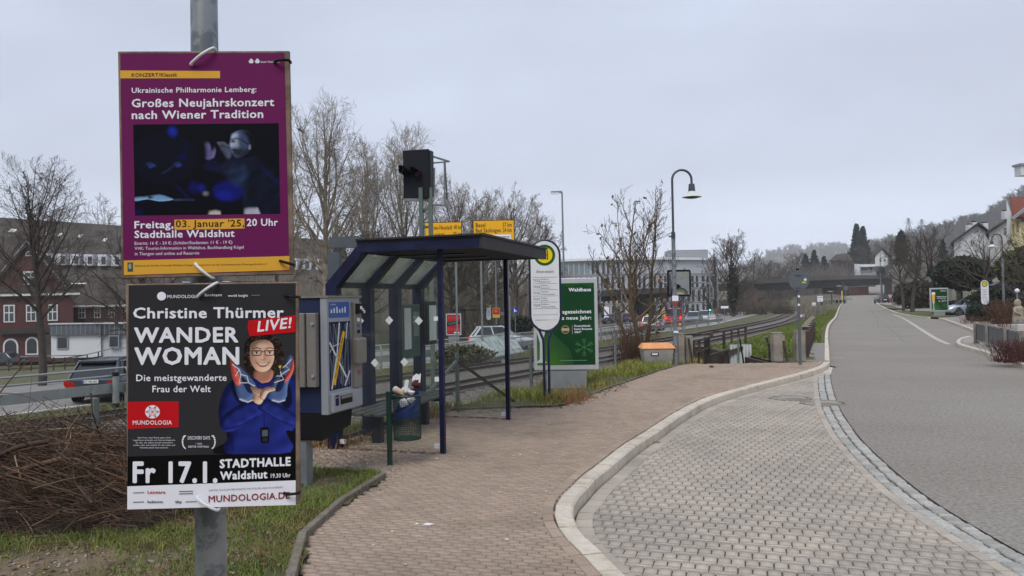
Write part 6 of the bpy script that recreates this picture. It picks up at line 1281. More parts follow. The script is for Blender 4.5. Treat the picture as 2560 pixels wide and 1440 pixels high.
def conifer(label, px, D, ytop, ybase, wpx, seed, m=None, n=2600, peaks=1, col=False, group=None, name='conifer'):
    r = np.random.RandomState(seed); x = XD(px, D); g0 = gz(x, D); z1 = hz(px, ytop, D); H_ = z1 - g0; R_ = wpx / 2 / F * D; t = thing(name, label, 'tree', (x, D, g0), group=group); P = []; zb = hz(px, ybase, D) - g0
    for pk in range(peaks):
        ox = (pk - (peaks - 1) / 2) * R_ * .62; hh = H_ * (1 - .05 * pk)
        for i in range(n):
            u = r.uniform(0, 1) ** .75; z = zb + (hh - zb) * (1 - u); lay = .75 + .25 * math.cos(u * 60 + pk); rad = R_ * ((u ** .8 if peaks == 1 else .12 + 1.1 * u) if not col else min(1, (u * 5) ** .5) * (1 - .1 * u)) * lay * (.85 if peaks > 1 else 1); a = r.uniform(0, 6.28); rr = rad * r.uniform(.3, 1.08) * (.85 + .15 * math.sin(a * 5 + u * 9)); P.append((ox + rr * math.cos(a), rr * math.sin(a), z - rr * .15))
    leafy(t, 'crown', P, max(.35, D * .0042), m or m_ev2, seed); mb = MB(); mb.tube([(0, 0, -.2), (0, 0, H_ * .9)], [.3, .05], m_bark, 8); mb.build('trunk', t)
gc_ = 'evergreen trees on the slope'
conifer('tall double peaked dark conifer above the white flat roofed house', 2153, 285, 560, 655, 50, 1, peaks=2, n=4200, group=gc_)
conifer('dark columnar conifer behind the bare street trees', 2256, 165, 578, 690, 34, 2, col=True, group=gc_)
for k, (px, D, yt, yb, wd, lab) in enumerate(((2016, 275, 636, 700, 52, 'dark conifer right of the round sign above the bridge'), (2038, 280, 626, 700, 46, 'pointed dark conifer just left of the hip roofed house'), (2062, 272, 642, 700, 34, 'small dark conifer touching the hip roofed house'), (2205, 266, 655, 700, 30, 'small dark conifer at the right end of the white house'), (2360, 150, 600, 690, 40, 'hazy dark conifer between street trees and gable house'))): conifer(lab, px, D, yt, yb, wd, 5 + k, n=1600, group=gc_)
def hedge(name, label, cat, c, size, n, m, leaf, seed, group=None, holes=.75):
    r = np.random.RandomState(seed); t = thing(name, label, cat, c, group=group); P = []
    for i in range(n):
        v = r.normal(0, 1, 3); v /= np.linalg.norm(v); rr = r.uniform(.55, 1.06) * (1 + .13 * math.sin(v[0] * 7 + seed) * math.sin(v[2] * 6 + 1)); P.append((v[0] * rr * size[0], v[1] * rr * size[1], max(0.02, size[2] * .5 + v[2] * rr * size[2] * .5)))
    leafy(t, 'foliage', P, leaf, m, seed); return t
def hedge_px(name, label, cat, px0, px1, yt, yb, D, m, leaf, n, seed, group=None, depth=None):
    x0, x1 = XD(px0, D), XD(px1, D); z0, z1 = hz((px0 + px1) / 2, yb, D), hz((px0 + px1) / 2, yt, D); hedge(name, label, cat, Vector(((x0 + x1) / 2, D, z0)), ((x1 - x0) / 2, depth or (x1 - x0) / 3, z1 - z0), n, m, leaf, seed, group)
hedge_px('hedge', 'dark overgrown evergreen hedge spilling over the pergola', 'hedge', 2335, 2478, 645, 725, 58, m_ev, .30, 6500, 1)
hedge_px('hedge', 'brownish overgrown hedge at the right edge above the blue shelter roof', 'hedge', 2500, 2640, 622, 722, 47, m_evb, .28, 5000, 2)
hedge_px('hedge', 'dark tall hedge in the shade behind the green advert', 'hedge', 2238, 2356, 704, 772, 82, mat('hedge_brown', srgb(62, 54, 44), .95, var=.4), .3, 4500, 3)
hedge_px('evergreen_shrub', 'round dark green shrub beside the far bus stop sign', 'shrub', 2416, 2480, 762, 806, 44, m_ev, .16, 3000, 4)
hedge_px('hedge', 'trimmed dark hedge under the pergola behind the advert', 'hedge', 2360, 2420, 752, 772, 62, m_ev, .2, 1500, 5)
hedge_px('hedge', 'dark bushy hedge filling the shade below the pergola', 'hedge', 2425, 2560, 715, 790, 52, m_ivy, .25, 4500, 6)
hedge_px('ivy_clump', 'dark ivy wrapped round the bare tree by the white building', 'ivy', 1818, 1846, 660, 775, 117.5, m_ivy, .4, 800, 7)
hedge_px('bramble_bush', 'green bramble bush growing beside the glass stair roof', 'bush', 1085, 1230, 862, 915, 37.5, m_evb, .16, 1500, 8)
hedge_px('hedge', 'dark clipped hedge seen right of the far corner post', 'hedge', 1268, 1335, 790, 835, 60, m_ev, .2, 1800, 9)
# ================================================================ BUILDINGS
m_brk = mat('red_brick_wall', srgb(76, 42, 40), .9, var=.2, scale=2); m_trimw = mat('window_white', srgb(206, 204, 200), .7, var=.06); m_win = mat('window_glass', srgb(52, 56, 62), .15, var=.15, scale=.5); m_roofd = mat('dark_tile', srgb(74, 66, 60), .9, var=.2, scale=1.5, col2=srgb(58, 52, 50), c2scale=.4)
m_wh = mat('white_render', srgb(204, 206, 208), .85, var=.05, scale=.6); m_slate = mat('slate_fascia', srgb(84, 90, 98), .7, var=.12, scale=2); m_gray = mat('grey_render', srgb(140, 142, 146), .85, var=.08)
def bwin(parent, D, px0, py0, px1, py1, cross=True, arch=False, fr=None, depth=.06, wm=None):
    """a window in a wall that faces the street at distance D: frame > pane"""
    fr = fr or m_trimw; x0, x1 = XD(px0, D), XD(px1, D); pm = (px0 + px1) / 2; z0, z1 = hz(pm, py1, D), hz(pm, py0, D); w_, h_ = x1 - x0, z1 - z0; cx = (x0 + x1) / 2; b = min(w_, h_) * .11
    mb = MB(); pts = [(-w_ / 2, 0), (w_ / 2, 0), (w_ / 2, h_), (-w_ / 2, h_)]
    if arch: pts = [(-w_ / 2, 0), (w_ / 2, 0), (w_ / 2, h_ - w_ / 2)] + [(w_ / 2 * math.cos(a), h_ - w_ / 2 + w_ / 2 * math.sin(a)) for a in [math.pi * k / 10 for k in range(1, 10)]] + [(-w_ / 2, h_ - w_ / 2)]
    mb.prism(pts, (cx, D - .02, z0), (1, 0, 0), (0, 0, 1), (0, -.08, 0), fr); o = mb.build('window', parent, world=True)
    mb = MB(); s = 1 - 2 * b / w_; s2 = 1 - 2 * b / h_; mb.prism([(x * s, (z - h_ / 2) * s2 + h_ / 2) for x, z in pts], (cx, D - .105, z0), (1, 0, 0), (0, 0, 1), (0, -.01, 0), wm or m_win); p = mb.build('pane', o); p.location = (0, 0, 0)
    me = p.data; off = Vector(parent.location); 
    for v in me.vertices: v.co -= off
    if cross:
        mb = MB(); mb.box((cx, D - .12, z0 + h_ / 2), (b * .8, .02, h_ * .92), fr); mb.box((cx, D - .118, z0 + h_ * .55), (w_ * .92, .02, b * .8), fr); q = mb.build('glazing_bar', o); 
        for v in q.data.vertices: v.co -= off
    return o
def bpoly(mb, pts, D, th, m): c_ = sum(XD(px, D) for px, py in pts) / len(pts); mb.prism([(XD(px, D), hz(px, py, D)) for px, py in pts], (0, D, 0), (1, 0, 0), (0, 0, 1), Vector((c_, D, 0)).normalized() * th, m)
# --- brick house at the left
D = 88; t = thing('brick_house', 'dark red brick house with a tall gable and white windows at the far left', 'house', (XD(70, D), D, -5.4))
mb = MB(); bpoly(mb, ((-160, 905), (183, 905), (183, 735), (-160, 742)), D, 12, m_brk); bpoly(mb, ((-42, 742), (183, 737), (69, 604)), D + .02, 10, m_brk); mb.build('wall', t, world=True)
mb = MB(); 
for a, b in (((69, 598), (192, 742)), ((69, 598), (-52, 746))): mb.bar(Q(a[0], a[1], D - .2), Q(b[0], b[1], D - .2), .9, .35, m_roofd, (0, 1, 0)); 
mb.bar(Q(69, 602, D - .25), Q(186, 738, D - .25), .12, .4, m_gray, (0, 1, 0)); mb.bar(Q(69, 602, D - .25), Q(-46, 742, D - .25), .12, .4, m_gray, (0, 1, 0)); mb.build('gable_trim', t, world=True)
mb = MB(); ap, l_, r__ = Q(69, 600, D), Q(-50, 745, D), Q(190, 740, D); dz_ = Vector((ap.x, ap.y, 0)).normalized() * 11; mb.face([ap, ap + dz_, r__ + dz_, r__], m_roofd); mb.face([ap, ap + dz_, l_ + dz_, l_], m_roofd); mb.build('roof', t, world=True)
mb = MB(); bpoly(mb, ((-160, 738), (200, 731), (200, 737), (-160, 744)), D - .5, .5, m_trimw); bpoly(mb, ((-160, 718), (190, 716), (200, 731), (-160, 738)), D - .55, .3, m_roofd); mb.build('eaves', t, world=True)
for a in ((10, 762, 38, 806), (66, 762, 92, 804), (120, 761, 145, 802), (-40, 763, -14, 806)): bwin(t, D, *a)
bwin(t, D, 60, 678, 98, 712); bwin(t, D, 66, 628, 84, 640, False, True)
for a in ((8, 846, 46, 889), (64, 842, 96, 887)): bwin(t, D, *a, False, True)
mb = MB(); bpoly(mb, ((0, 823), (125, 820), (125, 832), (0, 836)), D - .6, .5, mat('canopy_dark', srgb(50, 46, 44), .9)); mb.build('canopy', t, world=True)
D = 96; t = thing('brick_annex', 'low brick wing with white windows beside the gabled brick house', 'house', (XD(260, D), D, -5.6))
mb = MB(); bpoly(mb, ((180, 880), (420, 875), (420, 764), (180, 764)), D, 8, m_brk); mb.build('wall', t, world=True)
mb = MB(); a, b = Q(175, 766, D - .4), Q(425, 762, D - .4); mb.face([a, b, b + Vector((0, 5, 4.2)), a + Vector((0, 5, 4.2))], m_roofd); mb.bar(a, b, .3, .25, m_trimw); mb.build('roof', t, world=True)
for a in ((197, 770, 214, 796), (236, 769, 252, 795), (272, 769, 287, 794), (306, 768, 322, 793)): bwin(t, D, *a)
# --- long dark roof behind
D = 128; t = thing('long_roofed_building', 'long building with huge dark tiled roof and a row of white dormers', 'building', (XD(300, D), D, -6))
mb = MB(); bpoly(mb, ((-220, 830), (860, 800), (860, 700), (-220, 716)), D, 6, mat('old_wall', srgb(92, 82, 74), .9, var=.15)); mb.build('wall', t, world=True)
mb = MB(); a, b = Q(-240, 712, D - 1), Q(880, 700, D - 1); c, d = Q(860, 602, D + 9), Q(-230, 528, D + 9); mb.face([a, b, c, d], m_roofd); mb.face([d, c, c + Vector((0, 9, -9)), d + Vector((0, 9, -9))], m_roofd); mb.build('roof', t, world=True)
mb = MB()
for px in range(112, 800, 34): 
    y0 = 634 + (px - 112) * .02; mb.prism([(XD(px, D + 2), hz(px, y0 + 28, D + 2)), (XD(px + 22, D + 2), hz(px, y0 + 28, D + 2)), (XD(px + 22, D + 2), hz(px, y0, D + 2)), (XD(px, D + 2), hz(px, y0, D + 2))], (0, D + 1.6, 0), (1, 0, 0), (0, 0, 1), (0, 3, 0), m_wh)
    mb.box((XD(px + 11, D + 1.5), D + 1.55, hz(px, y0 + 15, D + 2)), (.7, .06, 1.3), m_win)
mb.build('dormer_row', t, world=True)
mb = MB()
for px, py in ((28, 576), (36, 577), (78, 580), (116, 584), (150, 587), (200, 590), (262, 600)): mb.box(Q(px, py, D + 5.2), (.55, .9, .12), m_trimw, M=Matrix.Rotation(R(40), 3, 'X'))
mb.build('skylights', t, world=True)
# --- white flat building
D = 68; t = thing('flat_white_building', 'low white flat roofed building with grey slate fascia at the left', 'building', (XD(230, D), D, -4.4))
mb = MB(); bpoly(mb, ((127, 895), (251, 893), (251, 836), (127, 838)), D, 8, m_wh); bpoly(mb, ((251, 893), (420, 890), (420, 834), (251, 836)), D + .25, 8, mat('grey_white_render', srgb(184, 188, 194), .85, var=.04)); mb.build('wall', t, world=True)
mb = MB(); bpoly(mb, ((124, 838), (252, 836), (252, 810), (124, 811)), D - .3, 8, m_slate); bpoly(mb, ((252, 836), (425, 833), (425, 807), (252, 809)), D - .15, 8, m_slate)
for k in range(24):
    px = 130 + k * 12; mb.bar(Q(px, 837, D - .32), Q(px, 811, D - .32), .04, .03, m_gray)
mb.bar(Q(122, 810, D - .35), Q(425, 806, D - .35), .12, .1, m_trimw); mb.build('fascia', t, world=True)
for a in ((142, 841, 171, 873), (272, 838, 298, 869)): bwin(t, D, *a, False, False, m_gray)
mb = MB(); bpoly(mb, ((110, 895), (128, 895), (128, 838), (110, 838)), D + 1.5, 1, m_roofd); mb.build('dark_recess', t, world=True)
# ramp railings before it
D = 56; t = thing('ramp_railing', 'dark metal ramp railing zigzagging before the white flat building', 'railing', (XD(170, D), D, -3.9)); mb = MB()
for a, b in (((0, 906), (120, 897)), ((50, 891), (215, 888)), ((112, 905), (205, 888)), ((190, 893), (285, 870)), ((280, 871), (420, 866)), ((0, 925), (110, 918)), ((50, 905), (200, 900)), ((55, 926), (190, 908))): mb.bar(Q(*a, D), Q(*b, D), .07, .07, m_galv2 if a[1] < 895 else m_iron2)
mb.build('rail', t, world=True)
for k in range(9):
    px = 22 + k * 28; MB().bar(Q(px, 893 if px < 190 else 893 - (px - 190) * .22, D), Q(px, 928 if px < 190 else 915, D), .07, .07, m_iron2).build('post', t, world=True)
# --- white curved office building
m_off_w = mat('office_render', srgb(178, 181, 186), .85, var=.05, scale=.6)
D0 = 165; t = thing('curved_office_building', 'long curved white office block with staggered dark windows', 'building', (XD(1600, D0), D0, -3.2))
N_ = 30; px_ = [1396 + (1792 - 1396) * k / N_ for k in range(N_ + 1)]; dd = [D0 + 26 * ((k / N_ - .38) ** 2) for k in range(N_ + 1)]
top = [Vector((XD(p, d), d, 0)) for p, d in zip(px_, dd)]; zt_ = hz(1560, 650, D0); zb_ = -3.4; fl = (zt_ - zb_) / 4.15
mb = MB()
for a, b in zip(top, top[1:]): mb.face([(a.x, a.y, zb_), (b.x, b.y, zb_), (b.x, b.y, zt_), (a.x, a.y, zt_)], m_off_w)
mb.face([(top[-1].x, top[-1].y, zb_), (top[-1].x + 1, top[-1].y + 14, zb_), (top[-1].x + 1, top[-1].y + 14, zt_), (top[-1].x, top[-1].y, zt_)], m_gray)
mb.build('wall', t, world=True)
mb = MB(); up_ = lambda p, z, o=0: (p.x, p.y - o, z)
for a, b in zip(top, top[1:]): mb.add([up_(a, zt_, .8), up_(b, zt_, .8), (b.x, b.y + 14, zt_), (a.x, a.y + 14, zt_), up_(a, zt_ + .55, .8), up_(b, zt_ + .55, .8), (b.x, b.y + 14, zt_ + .5), (a.x, a.y + 14, zt_ + .5)], [[0, 1, 2, 3], [4, 5, 6, 7], [0, 1, 5, 4]], m_white)
mb.build('roof', t, world=True)
mb = MB()
for fz in range(1, 4):
    z = zb_ + fl * (fz + .12)
    for a, b in zip(top, top[1:]): mb.add([up_(a, z, .12), up_(b, z, .12), up_(b, z + .35, .12), up_(a, z + .35, .12)], [[0, 1, 2, 3]], m_gray)
mb.build('floor_bands', t, world=True)
m_wgr = mat('window_panel', srgb(96, 98, 102), .4, var=.1); cnt = 0
for fz in range(4):
    for k in range(N_):
        if (fz == 3 and k < 6): continue
        a, b = top[k], top[k + 1]; s0 = .08 + .42 * ((fz + k) % 2) * .3 + (fz % 2) * .2; c = a.lerp(b, s0); e = a.lerp(b, s0 + .34); g = a.lerp(b, s0 + .52); z0 = zb_ + fl * (fz + .24); z1 = zb_ + fl * (fz + 1.04)
        if fz == 0: z0 = zb_ + .3
        mb = MB(); mb.face([up_(c, z0, .08), up_(e, z0, .08), up_(e, z1, .08), up_(c, z1, .08)], m_win); mb.face([up_(e, z0, .07), up_(g, z0, .07), up_(g, z1, .07), up_(e, z1, .07)], m_wgr)
        if cnt < 96: mb.build('window', t, world=True)
        cnt += 1
mb = MB()
for k in range(0, 6):
    a, b = top[k], top[k + 1]; z0, z1 = zb_ + fl * 3.2, zb_ + fl * 4.0; mb.face([up_(a, z0, .1), up_(b, z0, .1), up_(b, z1, .1), up_(a, z1, .1)], mat('glazed_front', srgb(120, 132, 138), .2, var=.3, scale=.3)); mb.bar(up_(a, z0, .15), up_(a, z1, .15), .2, .1, m_off_w)
mb.build('glazed_corner', t, world=True)
mb = MB()
for px in (1428, 1445): mb.bar(Q(px, 650, 175), Q(px, 632, 175), .25, .25, m_white)
mb.bar(Q(1428, 640, 175), Q(1446, 640, 175), .25, .25, m_white); mb.box(Q(1715, 638, 178), (9, 6, 2.2), m_gray); mb.build('roof_plant', t, world=True)
# --- overpass and bridge
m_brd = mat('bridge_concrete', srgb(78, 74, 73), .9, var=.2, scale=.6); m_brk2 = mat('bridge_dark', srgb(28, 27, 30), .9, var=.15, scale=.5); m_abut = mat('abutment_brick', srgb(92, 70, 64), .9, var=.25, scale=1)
def deck(label, pts, par, girder, piers, group, name='bridge'):
    """pts: (px, y of parapet top, y of deck edge bottom, y of girder bottom, distance)"""
    t = thing(name, label, 'bridge', (Q(*pts[0][:2], pts[0][4]).x, pts[0][4], -1.5), group=group)
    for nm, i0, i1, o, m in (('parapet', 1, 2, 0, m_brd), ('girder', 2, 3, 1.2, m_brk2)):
        mb = MB()
        for a, b in zip(pts, pts[1:]):
            vs = []
            for p in (a, b):
                for py in (p[i0], p[i1]):
                    for dy in (o, 9): q = Q(p[0], py, p[4]); vs.append((q.x + (.0 if dy == o else 1.5), q.y + dy, q.z))
            mb.add(vs, [[0, 4, 6, 2], [1, 3, 7, 5], [0, 1, 5, 4], [2, 6, 7, 3], [0, 2, 3, 1], [4, 5, 7, 6]], m)
        mb.build(nm, t, world=True)
    for px0, px1, yt, D, m in piers:
        x0, x1 = XD(px0, D), XD(px1, D); z1 = hz((px0 + px1) / 2, yt, D); z0 = -3.5; mb = MB(); mb.box(((x0 + x1) / 2, D + 4.5, (z0 + z1) / 2), (x1 - x0, 6, z1 - z0), m); mb.build('pier', t, world=True)
    return t
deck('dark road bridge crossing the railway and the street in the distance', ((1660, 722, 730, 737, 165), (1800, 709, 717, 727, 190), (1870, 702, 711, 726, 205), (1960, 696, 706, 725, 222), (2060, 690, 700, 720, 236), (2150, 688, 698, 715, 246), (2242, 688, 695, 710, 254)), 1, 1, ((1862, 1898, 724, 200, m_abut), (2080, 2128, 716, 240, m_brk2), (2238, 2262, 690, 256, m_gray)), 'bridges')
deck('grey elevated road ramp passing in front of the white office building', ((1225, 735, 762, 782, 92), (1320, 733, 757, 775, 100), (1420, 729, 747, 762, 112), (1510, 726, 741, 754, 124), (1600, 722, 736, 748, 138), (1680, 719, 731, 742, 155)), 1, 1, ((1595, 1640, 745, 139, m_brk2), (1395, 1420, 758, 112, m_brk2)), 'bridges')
# --- right side houses
def gable_house(label, D, apex, le, re, base, wallm, roofm, wins=(), depth=9, chim=(), group=None, over=.5):
    t = thing('gabled_house', label, 'house', (XD(apex[0], D), D, hz(apex[0], base, D)), group=group); mb = MB()
    bpoly(mb, ((le[0] + 4, base), (re[0] - 4, base), (re[0] - 4, re[1]), apex, (le[0] + 4, le[1])), D, depth, wallm); mb.build('wall', t, world=True); A, L_, R__ = Q(*apex, D - over), Q(*le, D - over), Q(*re, D - over); dp = Vector((Q(*apex, D).x, D, 0)).normalized() * (depth + over); up = Vector((0, 0, .25))
    for e in (L_, R__): mb = MB(); e2 = A + (e - A) * 1.12; mb.add([A + up, A + up + dp, e2 + dp + up, e2 + up, A, A + dp, e2 + dp, e2], [[0, 1, 2, 3], [7, 6, 5, 4], [0, 3, 7, 4], [3, 2, 6, 7]], roofm); mb.build('roof', t, world=True)
    for w_ in wins: bwin(t, D, *w_)
    for px, yt, yb in chim: mb = MB(); q0, q1 = Q(px, yb, D + 2), Q(px, yt, D + 2); mb.box((q0.x, D + 2, (q0.z + q1.z) / 2), (.55, .6, q1.z - q0.z), m_wh); mb.box((q1.x, D + 2, q1.z), (.42, .45, .28), m_black); mb.build('chimney', t, world=True)
    return t
gh = 'houses on the right hand slope'
gable_house('white gabled house with dark roof behind the broad bare tree', 84, (2447, 560), (2384, 606), (2512, 612), 716, m_wh, m_roofd, ((2428, 600, 2440, 611), (2441, 573, 2449, 580), (2428, 640, 2444, 660), (2466, 640, 2480, 660)), chim=((2434, 556, 572), (2461, 558, 578), (2424, 562, 580)), group=gh)
gable_house('white house with steep dark roof left of the yellow house', 76, (2540, 538), (2472, 582), (2600, 590), 720, m_wh, m_roofd, ((2513, 569, 2520, 585),), chim=((2515, 528, 548),), group=gh)
m_yw = mat('cream_render', srgb(206, 196, 150), .85, var=.08); m_redt = mat('red_tile', srgb(116, 62, 48), .9, var=.2, scale=3)
D = 66; t = thing('cream_house', 'cream yellow house with steep red tiled roof at the right edge', 'house', (XD(2560, D), D, hz(2560, 720, D)), group=gh)
mb = MB(); bpoly(mb, ((2530, 720), (2720, 720), (2720, 500), (2560, 535), (2534, 545)), D, 10, m_yw); bpoly(mb, ((2522, 600), (2534, 600), (2536, 540), (2523, 497)), D + .3, 8, m_wh); mb.build('wall', t, world=True)
mb = MB(); a, b, c, d = Q(2524, 493, D + 3), Q(2760, 492, D + 3), Q(2760, 520, D - .6), Q(2532, 545, D - .6); mb.face([a, b, c, d], m_redt); mb.face([Vector((p.x, p.y, p.z - .12)) for p in (a, b, c, d)], m_redt)
for k in range(11): s = k / 11; mb.bar(a.lerp(d, s), b.lerp(c, s), .05, .05, mat('red_tile_dark', srgb(92, 48, 38), .9))
mb.build('roof', t, world=True)
mb = MB(); mb.bar(Q(2530, 548, D - .7), Q(2575, 512, D - .7), .2, .22, m_gray); mb.build('gutter', t, world=True); bwin(t, D, 2553, 541, 2572, 557, False)
for px0, y0, px1, y1 in ((2536, 560, 2541, 592), (2547, 552, 2552, 580)): mb = MB(); bpoly(mb, ((px0, y1), (px1, y1), (px1, y0), (px0, y0)), D - .05, .1, mat('sandstone', srgb(150, 120, 100), .9)); mb.build('corner_stones', t, world=True)
mb = MB(); mb.box(Q(2556, 427, D + 4), (.9, .9, 1.0), m_wh); mb.box(Q(2556, 413, D + 4), (1.2, 1.2, .2), m_gray); mb.build('chimney', t, world=True)
D = 268; t = thing('flat_white_house', 'white flat roofed house with long balcony on the slope above the bridge', 'house', (XD(2172, D), D, hz(2172, 702, D)), group=gh)
mb = MB(); bpoly(mb, ((2138, 702), (2152, 702), (2152, 660), (2138, 660)), D - 1.5, 9, m_wh); bpoly(mb, ((2150, 702), (2212, 702), (2212, 666), (2150, 666)), D + .5, 8, m_wh); mb.build('wall', t, world=True)
mb = MB(); bpoly(mb, ((2151, 667), (2214, 666), (2214, 660), (2151, 661)), D - 1.2, 10, m_white); mb.build('roof', t, world=True)
mb = MB(); bpoly(mb, ((2152, 688), (2206, 688), (2206, 682), (2152, 682)), D - 1, .2, m_gray); bpoly(mb, ((2152, 678), (2206, 678), (2206, 676.5), (2152, 676.5)), D - 1, .1, m_gray); mb.build('balcony', t, world=True); bwin(t, D, 2175, 668, 2183, 680, False, fr=m_gray); bwin(t, D, 2155, 670, 2172, 679, False, fr=m_gray)
D = 280; t = thing('hip_roofed_house', 'dark hip roofed house among trees above the bridge', 'house', (XD(2103, D), D, hz(2103, 695, D)), group=gh)
mb = MB(); bpoly(mb, ((2078, 698), (2130, 698), (2130, 650), (2078, 650)), D, 12, mat('house_brown', srgb(92, 84, 82), .9)); mb.build('wall', t, world=True)
mb = MB(); a, b, c, d = Q(2072, 652, D - 1), Q(2136, 652, D - 1), Q(2116, 633, D + 5), Q(2090, 636, D + 5); rd_ = Vector((a.x, a.y, 0)).normalized() * 14; e, g = a + rd_, b + rd_; mb.add([a, b, c, d, e, g], [[0, 1, 2, 3], [1, 5, 2], [0, 3, 4], [4, 3, 2, 5]], m_roofd); mb.build('roof', t, world=True)
for a in ((2070, 655, 2078, 668), (2128, 655, 2134, 670)): bwin(t, D - 1, *a, False)
gable_house('pale house with grey gable partly hidden behind the street lamps', 190, (2206, 622), (2186, 640), (2226, 640), 665, m_wh, m_roofd, ((2200, 645, 2206, 655), (2210, 645, 2216, 655)), group=gh)
D = 260; t = thing('red_shed', 'low red walled building under the right end of the bridge', 'shed', (XD(2145, D), D, hz(2145, 742, D)))
mb = MB(); bpoly(mb, ((2125, 742), (2172, 742), (2172, 716), (2125, 716)), D, 6, mat('red_wall', srgb(150, 78, 66), .9, var=.1)); mb.build('wall', t, world=True); mb = MB(); bpoly(mb, ((2124, 717), (2190, 716), (2190, 712), (2124, 713)), D - .5, 7, m_trimw); mb.build('roof', t, world=True)
D = 60; t = thing('pergola', 'concrete pergola beam on round columns in front of the dark hedge', 'pergola', (XD(2420, D), D, -.1))
mb = MB(); mb.bar(Q(2362, 713, D), Q(2500, 710, D), .3, .42, m_cpost)
for px in (2369, 2392, 2419, 2446, 2472): mb.box(Q(px, 711, D - .35), (.28, .8, .34), m_cpost)
mb.build('beam', t, world=True)
for px in (2396, 2404, 2464): MB().tube([Q(px, 772, D), Q(px, 716, D)], .17 if px != 2404 else .1, m_cpost, 10).build('column', t, world=True)
D = 100; t = thing('garden_wall', 'pale house front glimpsed between the bare street trees', 'house', (XD(2320, D), D, 0)); mb = MB(); bpoly(mb, ((2230, 770), (2380, 770), (2380, 650), (2330, 646), (2230, 668)), D, 5, mat('grey_facade', srgb(116, 114, 112), .9, var=.12, scale=.5)); mb.build('wall', t, world=True)
# --- pieces in front on the right
advert('green beer advert on the grass island across the street', Vector((XD(2347, 56), 56, -.1)), 1.28, 1.78, .42, R(-6), False, 'green beer adverts along the street')
stop_sign('bus_stop_sign', 'white bus stop sign across the street beside the dark shrub', Vector((XD(2462, 46), 46, -.06)), 2.55, .52, 1.56, False, None, 'plain bus stop signs')
goose_lamp('gooseneck street lamp at the right edge with the shade facing left', Vector((XD(2509, 45), 45, -.06)), 5.3, .62, math.pi, group='gooseneck lamps', split=3.85)
goose_lamp('far gooseneck street lamp beside the bare street trees', Vector((XD(2203, 118), 118, 0)), 8.2, .9, 0, group='gooseneck lamps', split=5, thick=1.2)
D = 47; t = thing('bus_shelter', 'blue roofed bus shelter across the street at the right edge', 'bus shelter', (XD(2540, D), D, -.1)); mb = MB(); mb.bar(Q(2473, 717, D), Q(2660, 714, D), 1.6, .14, m_sblue); mb.build('roof', t, world=True)
for px in (2540, 2552, 2600): MB().bar(Q(px, 718, D + .5), Q(px, 800, D + .5), .08, .08, m_sblue).build('post', t, world=True)
mb = MB(); bpoly(mb, ((2540, 800), (2660, 800), (2660, 722), (2540, 722)), D + .7, .02, m_glass); mb.build('back_pane', t, world=True)
car('silver car parked behind the pergola across the street', 'car', Vector((XD(2428, 57), 57, -.1)), R(172), paint('silverblue', (168, 178, 190), .4), 'hatch', 4.2, 1.78, 1.5, False, None, 'parked_car', cg, True)
# fence panels with concrete posts on the traffic island
m_fpan = mat('fence_panel_grey', srgb(96, 98, 96), .6, .2, var=.15)
fpx = ((2442, 806, 859), (2472, 811, 868), (2520, 817, 884), (2560, 823, 900)); P_ = [G(a, c) for a, b, c in fpx]
for p in P_: p.z = 0
t = thing('panel_fence', 'grey metal panel fence between concrete posts on the traffic island', 'fence', P_[1])
for p in P_: mb = MB(); mb.box((p.x, p.y, .36), (.13, .13, .76), m_cpost); mb.build('post', t, world=True)
for a, b in zip(P_, P_[1:]):
    d = (b - a).normalized(); mb = MB(); mb.bar(a + d * .06 + Vector((0, 0, .40)), b - d * .06 + Vector((0, 0, .40)), .02, .52, m_fpan, (0, 0, 1)); mb.bar(a + Vector((0, 0, .68)), b + Vector((0, 0, .68)), .07, .05, m_cpost)
    for k in range(1, 4): q = a.lerp(b, k / 4); mb.box((q.x, q.y - .02, .4), (.04, .03, .5), m_fpan)
    mb.bar(a + Vector((0, 0, .12)), b + Vector((0, 0, .12)), .04, .04, m_galv2); mb.build('panel', t, world=True)
p = G(2556, 884); t = thing('white_pillar', 'white concrete pillar with metal top at the right edge', 'pillar', Vector((p.x, p.y, 0))); mb = MB(); mb.box((0, 0, .40), (.42, .3, .86), mat('white_concrete', srgb(186, 182, 174), .85, var=.1)); mb.build('pillar', t, bevel=.03); mb = MB(); mb.bar((-.2, 0, .88), (.2, 0, .88), .1, .03, m_galv2); mb.build('top_rail', t)
m_redt2 = mat('red_shoots', srgb(84, 42, 40), .9, var=.25); m_rb = mat('rust_shoots', srgb(98, 70, 52), .9, var=.25)
def shoots(label, base, wd, H_, n, m, seed, name='red_stemmed_shrub'):
    r = np.random.RandomState(seed); t = thing(name, label, 'shrub', base); P0, P1, A0, A1 = [], [], [], []
    for i in range(n):
        p = np.array([r.uniform(-wd, wd), r.uniform(-wd, wd) * .6, 0]); d = np.array([p[0] * .4, p[1] * .3, 1.0]) + r.normal(0, .18, 3); l = H_ * r.uniform(.5, 1.1)
        for k in range(3): q = p + d / np.linalg.norm(d) * l / 3; P0.append(p); P1.append(q); A0.append(.007 * H_ + .002); A1.append(.006 * H_); p = q; d = d + r.normal(0, .15, 3)
    V, Fq = segs(P0, P1, A0, A1, 3); npmesh('stems', V, Fq, [m], parent=t)
shoots('dense dark red stemmed shrub at the kerb on the right edge', G(2546, 906) + Vector((.1, .1, 0)), .55, .58, 420, m_redt2, 1)
shoots('reddish brown shrub behind the panel fence at the right', Vector((XD(2545, 30), 30, 0)), .9, .6, 320, m_redt2, 2)
shoots('tall rust brown reeds beside the far bus stop sign', Vector((XD(2508, 40), 40, 0)), .55, 1.35, 300, m_rb, 3, 'reed_shrub')
shoots('low rust brown shrub left of the panel fence posts', Vector((XD(2440, 41), 41, 0)), .8, .45, 240, m_rb, 4, 'reed_shrub')
